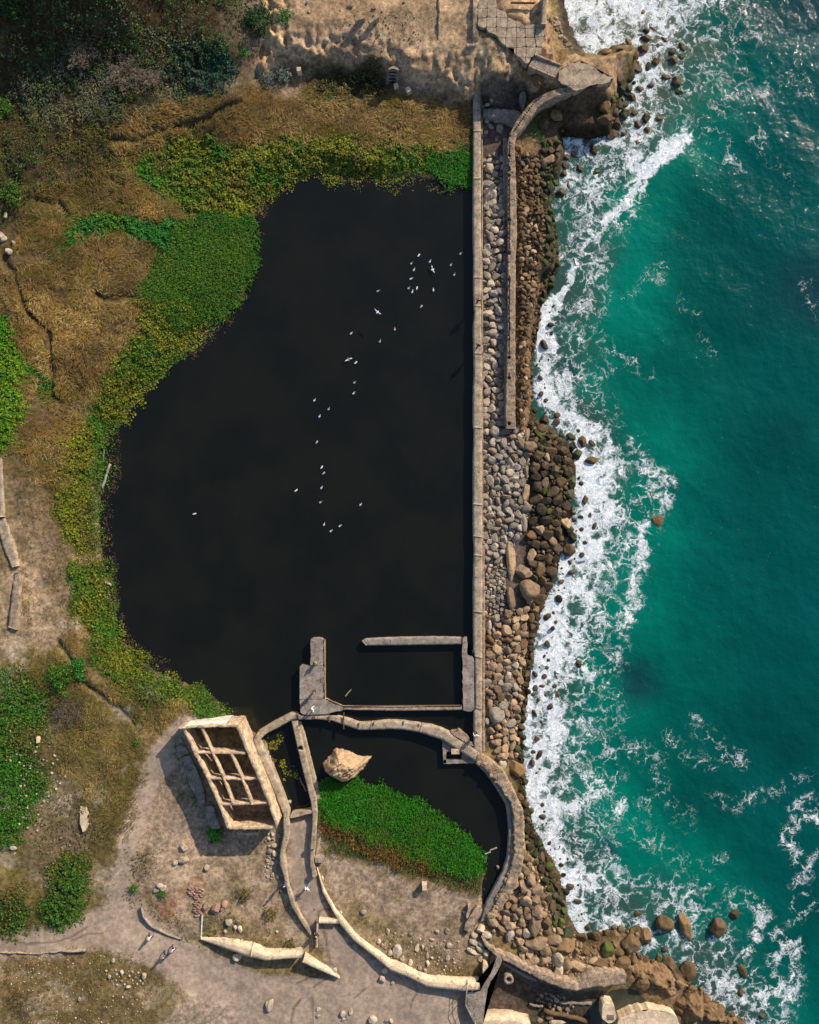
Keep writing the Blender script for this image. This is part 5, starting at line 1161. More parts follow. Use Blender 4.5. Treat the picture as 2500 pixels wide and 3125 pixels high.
def zero(p): return np.zeros(p.shape)
for nm, lab, kd, px, dens_, h, pal, size in VEG:
    x, y, d = scatter(px, dens_ * (1.55 if kd == 'dry' else 1.0), .3 if kd == 'float' else 1.0, .25 if nm in ('lily_pads', 'house_weeds', 'slab_weeds') else (.6 if nm == 'marsh_grass' else 1.3))
    if not len(x): continue
    g = hgt(x, y)
    c = palette(x, y, pal, 4.5 if kd in ('leaf', 'blade') else 2.4)
    if kd in ('leaf', 'blade'):
        br = sstep(.12, .5, fbm(x, y, 3.0, 4, 215))[:, None] * .55 * (nm == 'ground_cover' and 'yellow' in lab); c = c * (1 - br) + np.array((.13, .085, .022)) * br * rng.uniform(.6, 1.3, len(x))[:, None]
    if kd == 'float':
        g = np.maximum(g, 0.0) + rng.uniform(.01, h + .02, len(x))
        if nm == 'lily_pads':
            k = fbm(x, y, 1.1, 2, 220) > -.05; x, y, g, c = x[k], y[k], g[k], c[k]
        else:
            k = fbm(x, y, .9, 3, 221) + rng.normal(0, .25, len(x)) > -.1; x, y, g, c = x[k], y[k], g[k], c[k]
        me = leaf_mesh(nm, x, y, g, size, c, .18)
    elif kd == 'leaf':
        if nm == 'house_weeds': g = np.full(len(x), .18)
        g = np.maximum(g, .02)
        big = fbm(x, y, 2.2, 3, 230); sm = fbm(x, y, .52, 2, 231)
        can = (.42 + .36 * big + .75 * sm).clip(.04, 1.3) * np.clip(.25 + d / .7, .15, 1)
        if dens_ < 62:
            pt = fbm(x, y, 3.6, 4, 233)
            k = (big * .5 + sm * .8 + pt * 1.3 + rng.normal(0, .25, len(x))) > (-.15 if nm == 'scrub' else -.35); x, y, g, c, can = x[k], y[k], g[k], c[k], can[k]
        z = g + h * can * rng.uniform(.45, 1.0, len(x)) + .03
        me = leaf_mesh(nm, x, y, z, size, c, .62)
    elif kd == 'blade':
        g = np.maximum(g, .0)
        big = fbm(x, y, 1.6, 3, 232)
        k = np.ones(len(x), bool) if dens_ > 80 else (big + rng.normal(0, .3, len(x))) > -.25
        x, y, g, c, big = x[k], y[k], g[k], c[k], big[k]
        ang = rng.uniform(0, 2 * np.pi, len(x))
        me = blade_mesh(nm, x, y, g + h * .45 * (.5 + big).clip(0, 1.2), size, ang, c, h * .7, .035)
    else:
        flow = -.35 + 1.5 * fbm(x, y, 5.5, 2, 240) + 2.2 * fbm(x, y, 2.0, 2, 241) + rng.normal(0, .5, len(x))
        big = fbm(x, y, 2.6, 3, 242); tuss = np.abs(fbm(x, y, 1.7, 3, 243))
        can = (.18 + .75 * tuss + .3 * big).clip(0, 1.1)
        bare = fbm(x, y, 2.2, 4, 248) + rng.normal(0, .12, len(x)) < -.34
        x, y, g, c, can, flow, tuss = (q_[~bare] for q_ in (x, y, g, c, can, flow, tuss))
        if dens_ < 40:
            k = (fbm(x, y, 1.3, 3, 245) + rng.normal(0, .25, len(x))) > -.05; x, y, g, c, can, flow, tuss = x[k], y[k], g[k], c[k], can[k], flow[k], tuss[k]
        for ln in DITCH:
            k = pdist(ln, x, y) > .28 + .4 * fbm(x, y, 1.0, 3, 246) + rng.normal(0, .08, len(x)); x, y, g, c, can, flow, tuss = x[k], y[k], g[k], c[k], can[k], flow[k], tuss[k]
        c = c * (.95 + .6 * fbm(x, y, 3.5, 3, 247).clip(-.5, .6))[:, None]
        me = blade_mesh(nm, x, y, g + h * can * 1.6 * rng.uniform(.55, 1, len(x)), size * .62, flow, c, h * .35, .026)
    o = link(nm, me, M['leaf']); tag(o, lab, nm.replace('_', ' '), kind='stuff')

# --- separate shrubs
def shrub(t, p, r, h, pal, label, leaf=.2, n=520, group=None, twig=False, name='shrub', zmin=None):
    q = W(T(t, p)[0], 1.0); z0 = float(hgt(q[0], q[1])[0])
    for _ in range(3): q = W(T(t, p)[0], z0 + h * .5); z0 = float(hgt(q[0], q[1])[0])
    e = empty(name, (q[0], q[1], z0), label, 'shrub', group)
    u = rng.normal(0, 1, (n, 3)); u /= np.linalg.norm(u, axis=1, keepdims=True); u[:, 2] = np.abs(u[:, 2])
    lob = 1 + .35 * np.sin(3 * np.arctan2(u[:, 1], u[:, 0]) + r * 7) * .6 + .25 * np.sin(7 * np.arctan2(u[:, 1], u[:, 0]) + p[0])
    rad = rng.uniform(.55, 1.05, n) * lob
    X = q[0] + u[:, 0] * rad * r; Y = q[1] + u[:, 1] * rad * r; Z = z0 + .1 + u[:, 2] * rad * h
    c = palette(X, Y, pal, .8)
    if twig:
        ang = np.arctan2(Y - q[1], X - q[0]) + rng.normal(0, 1.5, n)
        me = blade_mesh('foliage', X, Y, Z, .32, ang, c, .12, .022)
    else: me = leaf_mesh('foliage', X, Y, Z, leaf, c, .8)
    link('foliage', me, M['leaf'], e)
    P = [(q[0], q[1], z0 - .2), (q[0] + .05, q[1], z0 + h * .4), (q[0] - .04, q[1] + .08, z0 + h * .8)]
    link('stem', tube_path(P, .05, 5), M['stone_brown'], e)
    return e
GD = [(.012, .055, .010), (.02, .075, .012), (.008, .03, .008)]
SV = [(.16, .17, .14), (.07, .10, .07), (.24, .24, .21), (.03, .06, .03)]
shrub('B', (455, 135), 1.75, 1.9, GD, 'large round dark green shrub on the bare upper slope', .22, 1400)
shrub('B', (650, 560), 1.0, .9, SV, 'silvery round shrub below the bluff beside the square block', .16, 700)
shrub('B', (540, 588), .9, .7, SV, 'silvery flat shrub left of the round silvery one', .16, 500)
shrub('B', (355, 390), .6, .5, TG, 'small teal green shrub on the grey slope', .15, 240)
shrub('B', (1000, 728), .5, .4, GR, 'tiny bright green shrub in the marsh path bend', .14, 200)
shrub('B', (660, 110), 1.0, .4, TG, 'flat blue-green shrub on the sandy slope', .16, 420)
shrub('J', (450, 530), 1.7, 1.3, GR, 'round green shrub on the lower left slope', .2, 1100)
shrub('J', (585, 440), .9, .9, TG, 'upper teal green shrub beside the narrow trail', .18, 500)
shrub('J', (605, 520), .7, .7, TG, 'lower teal green shrub beside the narrow trail', .18, 380)
shrub('J', (500, 800), 2.0, .8, [(.10, .075, .065), (.06, .045, .035), (.13, .10, .08)], 'dark leafless twiggy shrub on the lower left slope', twig=True, n=900)
shrub('J', (1025, 1022), .5, .4, GR, 'small bright green shrub at the path edge', .14, 220)
shrub('L', (450, 1288), .95, .8, [(.04, .20, .008), (.06, .24, .01), (.02, .12, .01)], 'bright green shrub at the south end of the grey slabs', .22, 520)
shrub('A', (950, 548), 2.3, 1.0, PINK, 'wide pale pinkish dead shrub on the upper brush', twig=True, n=1100)
shrub('A', (1140, 582), 1.1, .9, PINK, 'small pale pinkish dead shrub right of the wide one', twig=True, n=480)
shrub('A', (575, 345), 1.9, .8, PINK + GYP[:1], 'grey dead shrub at the top of the mixed brush', twig=True, n=800)
shrub('A', (60, 20), 1.4, 1.1, YG[:2] + GD, 'yellow-green shrub in the top left corner', .22, 700)
shrub('A', (20, 810), 1.2, .8, GR, 'green shrub at the left edge above the old kerbs', .2, 600)
shrub('A', (70, 1450), 1.5, .7, GR, 'low green shrub at the left edge among pale rubble', .2, 700)
shrub('M', (140, 1380), 1.6, .4, [(.06, .045, .02), (.04, .03, .015)], 'dark sprawling dead shrub in the bottom left corner', twig=True, n=260)
shrub('M', (1005, 520), .6, .5, GR + OL[:1], 'green shrub on the kerb of the red earth patch', .15, 240)
shrub('M', (1215, 560), .6, .4, GR, 'bright green shrub under the stone pair', .15, 260)
shrub('M', (500, 290), .5, .4, YG, 'yellow-green shrub at the top of the green bush block', .15, 200)
shrub('N', (400, 640), .95, .5, OL, 'greyish bush in the pale dirt west of the ramp', .15, 420)
shrub('N', (620, 800), .9, .5, OL + DRYG[:1], 'olive bush in the pale dirt near the ramp wall', .15, 420)
shrub('N', (790, 1050), .7, .4, OL, 'olive bush behind the cream wall', .15, 260)
shrub('K', (1300, 1500), .1, .1, GR, 'tiny tuft of green on the arc ledge', .05, 20) if False else None
# ------------------------------------------------------------------ rocks
def rock_proto(seed, sub, flat=.75, planes=9, noise=.10, lo=.55, hi=.88):
    r = np.random.default_rng(seed)
    bm = bmesh.new(); bmesh.ops.create_icosphere(bm, subdivisions=sub, radius=1)
    V = np.array([v.co[:] for v in bm.verts])
    N = r.normal(0, 1, (planes, 3)); N /= np.linalg.norm(N, axis=1, keepdims=True)
    D = r.uniform(lo, hi, planes)
    for n, d in zip(N, D):
        k = V @ n - d
        V = V - np.where(k > 0, k, 0)[:, None] * n * .94
    V += V * (noise * (fbm(V[:, 0] * 1.7 + seed, V[:, 1] * 1.7 + V[:, 2] * 1.3, 1.0, 3, seed)))[:, None]
    V[:, 2] *= flat
    V /= np.abs(V[:, :2]).max()
    for v, c in zip(bm.verts, V): v.co = c
    me = bpy.data.meshes.new('rock'); bm.to_mesh(me); bm.free()
    if sub >= 3: me.polygons.foreach_set('use_smooth', np.ones(len(me.polygons), bool))
    me.materials.append(None)
    return me
PB = [rock_proto(s, 2, .72, 7 + s % 4, .10) for s in range(8)]            # rounded riprap
PF = [rock_proto(30 + s, 2, .62, 5 + s % 3, .05, .40, .72) for s in range(8)]
PBIG = [rock_proto(60 + s, 4, .75, 9, .16) for s in range(7)]
PS = [rock_proto(90 + s, 1, .75, 6, .0) for s in range(5)]

def place(name, me, x, y, z, sx, sy, sz, rot, mat, label=None, cat='stone', group=None, tilt=.25):
    o = bpy.data.objects.new(name, me)
    o.location = (x, y, z); o.scale = (sx, sy, sz)
    o.rotation_euler = (random.gauss(0, tilt), random.gauss(0, tilt), rot)
    COL.objects.link(o)
    o.material_slots[0].link = 'OBJECT'; o.material_slots[0].material = mat
    if label: tag(o, label, cat, group)
    return o

class Packer:
    def __init__(s): s.g = {}
    def ok(s, x, y, r, ov):
        cx, cy = int(x // 1.5), int(y // 1.5)
        for i in (-1, 0, 1):
            for j in (-1, 0, 1):
                for (a, b, q) in s.g.get((cx + i, cy + j), ()):
                    if (a - x) ** 2 + (b - y) ** 2 < ((r + q) * ov) ** 2: return False
        return True
    def add(s, x, y, r): s.g.setdefault((int(x // 1.5), int(y // 1.5)), []).append((x, y, r))
PK = Packer()

# hand-placed rocks: tile, x, y, half length, half width (tile units), angle deg, material, label
HAND = []
def H(t, x, y, a, b, ang, mat, label, group=None, lift=.25, z=None, cat='boulder', hs=1.0): HAND.append((t, x, y, a, b, ang, mat, label, group, lift, z, cat, hs))
G1 = 'rocks standing in the surf'
SEAZ = SEA_Z - .05
# north cove surf rocks
for x, y, a, b, an, m, l in (
    (180, 100, 26, 20, 60, 'stone_brown', 'small brown rock deep in the foam at the top of the cove'), (205, 270, 34, 26, 0, 'stone_wet', 'dark rock touching the larger oval rock in the cove surf'), (208, 340, 54, 38, -8, 'stone_wet', 'large oval dark rock in the cove surf'),
    (280, 258, 46, 14, -42, 'stone_brown', 'thin slanting brown rock in the cove surf'), (365, 345, 42, 22, -40, 'stone_brown', 'slanting brown rock right of the oval dark rock'), (192, 425, 46, 42, 20, 'stone_brown', 'angular brown rock on the tip of the point'),
    (312, 400, 18, 26, 0, 'stone_wet', 'small dark rock above the paired rocks in the surf'), (52, 368, 28, 44, 15, 'stone_brown', 'upright brown rock beside the point in the foam'), (525, 405, 26, 44, 25, 'stone_wet', 'outermost pointed dark rock off the point'),
    (432, 450, 30, 34, 0, 'stone_wet', 'dark rock above the largest black rock off the point'), (447, 525, 50, 44, 10, 'stone_wet', 'largest black rock off the point'), (520, 492, 28, 24, 0, 'stone_wet', 'small rock leaning on the largest black rock'),
    (295, 540, 38, 40, 0, 'stone_brown', 'brown rock on the seaward edge of the point'), (228, 580, 26, 46, -10, 'stone_moss', 'mossy rock hanging on the seaward edge of the point'), (390, 675, 48, 26, -15, 'stone_wet', 'flat dark rock in the foam south of the point'),
    (480, 715, 48, 52, 20, 'stone_wet', 'broad dark rock in the foam south of the point'), (495, 805, 40, 26, -10, 'stone_moss', 'low mossy rock below the broad dark rock'), (245, 745, 34, 28, 0, 'stone_wet', 'dark wet rock left of the flat dark rock'),
    (150, 775, 30, 32, 0, 'stone_wet', 'wet rock with foam on all sides below the point'), (65, 680, 34, 34, 0, 'stone_moss', 'mossy rock at the corner of the cliff'), (50, 770, 38, 40, 0, 'stone_moss', 'mossy rock low on the cliff corner'),
    (80, 850, 48, 44, 0, 'stone_wet', 'dark rock beside the green rock below the cliff'), (20, 915, 36, 34, 0, 'stone_moss', 'green rock at the cliff foot'), (25, 1000, 52, 56, 0, 'stone_moss', 'largest green rock at the cliff foot'),
    (105, 990, 36, 32, 0, 'stone_wet', 'dark rock right of the largest green rock'), (208, 1035, 40, 46, 0, 'stone_wet', 'speckled dark rock in the cove corner surf'), (325, 1035, 44, 24, 12, 'stone_wet', 'narrow dark rock awash in the cove corner'),
    (140, 1090, 34, 40, 0, 'stone_wet', 'black rock below the speckled one'), (215, 1140, 30, 34, 0, 'stone_brown', 'brown rock awash in the cove corner'), (130, 1235, 22, 20, 0, 'stone_brown', 'small reddish rock washed over by swirling foam'), (10, 1170, 26, 24, 0, 'stone_wet', 'small dark rock near the cliff foot pool')):
    H('D', x, y, a, b, an, m, l, G1, .28, None, 'rock')
for x, y, a, b, an, m, l in (
    (1265, 1125, 34, 40, 20, 'stone_wet', 'dark rock in the swirl inside the cove'), (1290, 1295, 40, 24, 25, 'stone_wet', 'low brown rock in the swirl inside the cove'), (1020, 1455, 42, 44, 0, 'stone_wet', 'brown rock in the foam under the green bank'),
    (1075, 1400, 18, 62, 4, 'stone_wet', 'long narrow dark rock under the green bank'), (1040, 1310, 30, 40, 0, 'stone_wet', 'dark rock against the mossy shore'), (1050, 1240, 28, 36, 0, 'stone_wet', 'black rock in the foam gap by the mossy shore'), (1060, 1190, 30, 36, 0, 'stone_wet', 'upper black rock in the foam gap by the mossy shore'),
    (1160, 1270, 34, 44, 30, 'stone_wet', 'submerged dark rock in the inner cove'), (1200, 1055, 26, 24, 0, 'stone_wet', 'round dark rock beneath the shaded cliff'), (1110, 1160, 24, 28, 0, 'stone_wet', 'small black rock beneath the shaded cliff'),
    (970, 1370, 40, 30, 0, 'stone_moss', 'mossy rock at the waterline of the ledge'), (935, 1400, 30, 44, 0, 'stone_moss', 'mossy upright rock at the waterline of the ledge')):
    H('C', x, y, a, b, an, m, l, G1, .1, None, 'rock')
# cliff foot and promontory rocks
for x, y, a, b, an, m, l in (
    (1345, 800, 46, 62, 15, 'stone_brown', 'tall brown boulder on the end of the shaded cliff'), (1355, 890, 70, 44, 18, 'stone_brown', 'flat brown slab boulder at the cliff end'), (980, 870, 48, 42, -30, 'stone_brown', 'brown boulder lodged on the shaded cliff'),
    (1025, 960, 40, 30, -20, 'stone_brown', 'small brown boulder low on the shaded cliff'), (885, 930, 40, 50, 30, 'stone_wet', 'dark boulder above the mossy bank'), (1140, 600, 1, 1, 0, 'stone_brown', None),
    (1460, 600, 40, 38, 0, 'stone_wet', 'dark boulder on the seaward cliff corner'), (1465, 680, 44, 46, 0, 'stone_moss', 'green boulder on the seaward cliff corner'), (1405, 745, 36, 34, 0, 'stone_moss', 'mossy boulder tucked by the cliff corner'),
    (1360, 390, 62, 30, 12, 'stone_brown', 'long brown rock on the north edge of the point'), (1490, 385, 58, 36, -12, 'stone_brown', 'bumpy brown rock on the north edge of the point'), (1575, 415, 28, 34, 0, 'stone_brown', 'upright brown rock on the point tip'),
    (840, 590, 48, 66, 5, 'stone_brown', 'rounded rock face above the shaded gully'), (755, 555, 38, 56, 0, 'stone_brown', 'upright rock left of the rounded rock face'), (930, 1200, 70, 30, 30, 'stone_tan', 'long tan boulder on the ledge below the moss')):
    if l: H('C', x, y, a, b, an, m, l, None, .3, None, 'boulder')
# surf rocks along the middle
for x, y, a, b, an, m, l in (
    (120, 175, 30, 24, 0, 'stone_wet', 'small rock at the end of the rough ledge'), (215, 290, 46, 58, 5, 'stone_wet', 'glistening dark boulder in the foam south of the ledge'), (350, 235, 36, 34, 0, 'stone_wet', 'dark boulder at the surf edge south of the ledge'), (345, 305, 44, 44, 0, 'stone_wet', 'black boulder joined under the surf edge boulder'),
    (150, 440, 80, 34, -52, 'stone_moss', 'long slanting boulder on the shore below the ledge'), (252, 465, 50, 38, -20, 'stone_moss', 'mossy angular boulder near the slanting one'), (500, 460, 60, 36, -35, 'stone_moss', 'mossy boulder reaching into the surf'),
    (620, 510, 52, 70, -10, 'stone_wet', 'large glistening black boulder in the surf'), (715, 525, 48, 28, -35, 'stone_wet', 'outer brown boulder beyond the black one'), (570, 395, 22, 24, 0, 'stone_wet', 'small dark rock amid white foam'), (400, 445, 28, 30, 0, 'stone_wet', 'small brown rock near the mossy boulders'), (365, 500, 44, 40, 0, 'stone_wet', 'dark boulder beneath the small brown rock'),
    (400, 600, 78, 64, 10, 'stone_wet', 'big brown boulder in the dark boulder field'), (515, 555, 44, 42, 0, 'stone_moss', 'mossy boulder at the foam line'), (560, 650, 56, 56, 0, 'stone_moss', 'round mossy boulder at the foam line'), (710, 715, 72, 48, -8, 'stone_brown', 'flat-topped yellowish boulder isolated in the surf'),
    (148, 655, 60, 56, 0, 'stone_wet', 'rounded brown boulder in the dark boulder field'), (180, 570, 54, 42, -30, 'stone_moss', 'olive slab boulder in the dark boulder field'), (65, 560, 80, 58, 0, 'stone_tan', 'large tan boulder beneath the ledge end'), (240, 670, 28, 54, 15, 'stone_tan', 'narrow upright boulder in the dark field'),
    (330, 820, 52, 62, 15, 'stone_wet', 'angular brown boulder in the middle of the dark field'), (205, 850, 46, 52, 0, 'stone_wet', 'angular boulder left of the middle brown one'), (460, 830, 58, 62, 0, 'stone_wet', 'large round boulder at the edge of the surf'), (110, 780, 56, 70, 0, 'stone_wet', 'blocky boulder at the edge of the riprap'),
    (505, 930, 44, 66, -12, 'stone_moss', 'tall mossy boulder at the edge of the surf'), (470, 1055, 62, 50, 0, 'stone_moss', 'broad mossy boulder at the edge of the surf'), (600, 950, 28, 26, 0, 'stone_wet', 'small brown rock just off the tall mossy boulder'), (645, 1120, 32, 56, -8, 'stone_wet', 'foam-draped upright rock in the surf'),
    (690, 1290, 20, 40, -15, 'stone_wet', 'thin dark rock in the white surf'), (740, 1400, 30, 56, -35, 'stone_wet', 'slanting dark rock in the white surf'), (605, 1435, 32, 26, 0, 'stone_wet', 'dark rock left of the slanting one'), (525, 1330, 28, 26, 0, 'stone_wet', 'small rock close to the mossy shore'), (525, 1265, 24, 20, 0, 'stone_wet', 'small rock above the shore rocks in foam'),
    (475, 1435, 52, 48, 0, 'stone_moss', 'mossy boulder where the shore bends'), (520, 1510, 44, 52, 30, 'stone_moss', 'dark boulder below the shore bend'), (470, 1650, 68, 76, 0, 'stone_wet', 'very large smooth dark boulder at the shoreline'), (375, 1070, 22, 22, 0, 'stone_wet', 'small black rock in a foam pocket'), (640, 1575, 26, 24, 0, 'stone_wet', 'brown rock awash in broken foam'), (610, 1705, 28, 30, 0, 'stone_wet', 'rock awash beside the very large boulder')):
    H('X', x, y, a, b, an, m, l, G1 if x > 500 else None, .32, None, 'boulder')
H('X', 1422, 1335, 70, 76, 0, 'stone_brown', 'round pale brown rock just awash offshore', None, .0, SEA_Z - .1, 'rock', .35)
for x, y, a, b, an, m, l in (
    (745, 90, 34, 46, 10, 'stone_wet', 'brown rock among foam lace off the lower shore'), (428, 55, 22, 24, 0, 'stone_wet', 'small black rock near the top of the lower surf'), (412, 125, 24, 28, 0, 'stone_wet', 'black rock in thick white foam'), (290, 345, 28, 34, 0, 'stone_moss', 'dark rounded rock at the lower shore edge'),
    (360, 325, 34, 22, 0, 'stone_wet', 'flat dark rock in the lower surf'), (495, 325, 30, 26, 0, 'stone_wet', 'triangular dark rock in the lower surf'), (525, 400, 26, 32, 0, 'stone_wet', 'dark rock under the triangular one'), (400, 405, 20, 28, 0, 'stone_wet', 'small pointed rock in the lower surf'), (445, 535, 32, 36, 0, 'stone_wet', 'dark brown rock ringed by foam'),
    (275, 412, 34, 22, 0, 'stone_moss', 'mossy flat rock at the lower shore edge'), (335, 1050, 30, 60, -25, 'stone_wet', 'forked dark rock in the white foam by the big boulder'), (268, 1020, 28, 24, 0, 'stone_wet', 'small rock left of the forked rock'), (98, 980, 38, 36, 0, 'stone_moss', 'mossy bright green rock above the big shore boulder'),
    (95, 1190, 92, 110, 15, 'stone_brown', 'biggest brown boulder on the lower shore by the arc wall'), (185, 1330, 34, 34, 0, 'stone_moss', 'mossy rock beneath the biggest brown boulder'), (185, 1560, 48, 50, 0, 'stone_wet', 'black boulder below the arc wall'), (128, 1490, 44, 48, 0, 'stone_brown', 'brown boulder against the arc wall'), (250, 1640, 34, 36, 0, 'stone_moss', 'mossy boulder at the arc wall foot'), (365, 1575, 26, 26, 0, 'stone_wet', 'small dark rock in foam by the arc wall'), (365, 1700, 40, 30, 0, 'stone_moss', 'mossy rock in the foam below the arc wall')):
    H('Y', x, y, a, b, an, m, l, G1 if x > 230 else None, .32, None, 'boulder')
# southeast headland
for x, y, a, b, an, m, l in (
    (565, 780, 72, 66, -35, 'stone_brown', 'square brown boulder standing in the southeast surf'), (715, 805, 46, 108, 22, 'stone_brown', 'long slanting brown boulder in the southeast surf'), (960, 810, 64, 74, 0, 'stone_wet', 'dark round boulder isolated in open water'), (1090, 720, 40, 56, -20, 'stone_wet', 'submerged black rock beyond the isolated boulder'),
    (198, 875, 42, 50, 0, 'stone_brown', 'upright brown boulder on the headland shore'), (305, 930, 74, 70, -20, 'stone_brown', 'big faceted brown boulder on the headland shore'), (425, 885, 56, 64, 30, 'stone_brown', 'brown boulder right of the big faceted one'), (85, 865, 34, 26, 0, 'stone_brown', 'small brown rock at the west of the headland'),
    (130, 910, 30, 20, 0, 'stone_wet', 'small dark rock between headland boulders'), (75, 905, 34, 26, 0, 'stone_brown', 'brown rock under the small one at the headland'), (130, 985, 56, 66, 0, 'stone_moss', 'mossy brown boulder on the headland'), (605, 1090, 56, 84, 10, 'stone_brown', 'tall leaning brown boulder at the headland tip'),
    (735, 1140, 62, 90, -8, 'stone_brown', 'rounded brown boulder at the headland tip'), (520, 1040, 24, 36, 0, 'stone_brown', 'small brown rock in foam by the leaning boulder'), (370, 1120, 46, 60, 10, 'stone_brown', 'brown block on the headland ridge'), (490, 1150, 66, 46, -15, 'stone_brown', 'flat brown block on the headland ridge'),
    (570, 1225, 92, 56, -18, 'stone_tan', 'long tan boulder on the headland ridge'), (400, 1230, 62, 50, 0, 'stone_brown', 'brown rubble boulder above the tidal pool'), (240, 1080, 66, 54, 0, 'stone_brown', 'brown rubble boulder near the rubble wall end'), (90, 1100, 70, 42, -10, 'stone_brown', 'dark brown rubble boulder above the rubble wall'),
    (780, 1380, 66, 74, 15, 'stone_brown', 'brown boulder east of the tidal pool'), (860, 1370, 54, 62, -35, 'stone_brown', 'cracked brown boulder at the east water edge'), (960, 1430, 66, 60, 0, 'stone_brown', 'brown boulder near the bottom water edge'), (980, 1510, 84, 56, -10, 'stone_brown', 'wide brown boulder at the bottom edge of the rocks'),
    (850, 1500, 46, 46, 0, 'stone_brown', 'brown boulder beside the dark hollow'), (1120, 1530, 50, 40, 0, 'stone_brown', 'last brown boulder in the bottom corner'), (1065, 1470, 30, 30, 0, 'stone_brown', 'small brown boulder by the bottom surf'), (690, 1430, 60, 60, 0, 'stone_brown', 'brown boulder at the tidal pool mouth'), (770, 1280, 40, 28, 0, 'stone_brown', 'small brown boulder over the water gap'),
    (1150, 1140, 28, 66, 30, 'stone_wet', 'black slanting rock in the southeast surf'), (1135, 1310, 26, 60, 0, 'stone_wet', 'black upright rock in the southeast surf'), (1300, 1480, 36, 30, 0, 'stone_wet', 'dark rock at the bottom edge of the surf'), (360, 715, 26, 24, 0, 'stone_wet', 'small reddish rock in the swirl above the headland'), (560, 975, 26, 30, 0, 'stone_wet', 'washed-over rock in the headland gap')):
    H('Q', x, y, a, b, an, m, l, None, .2, None, 'boulder')
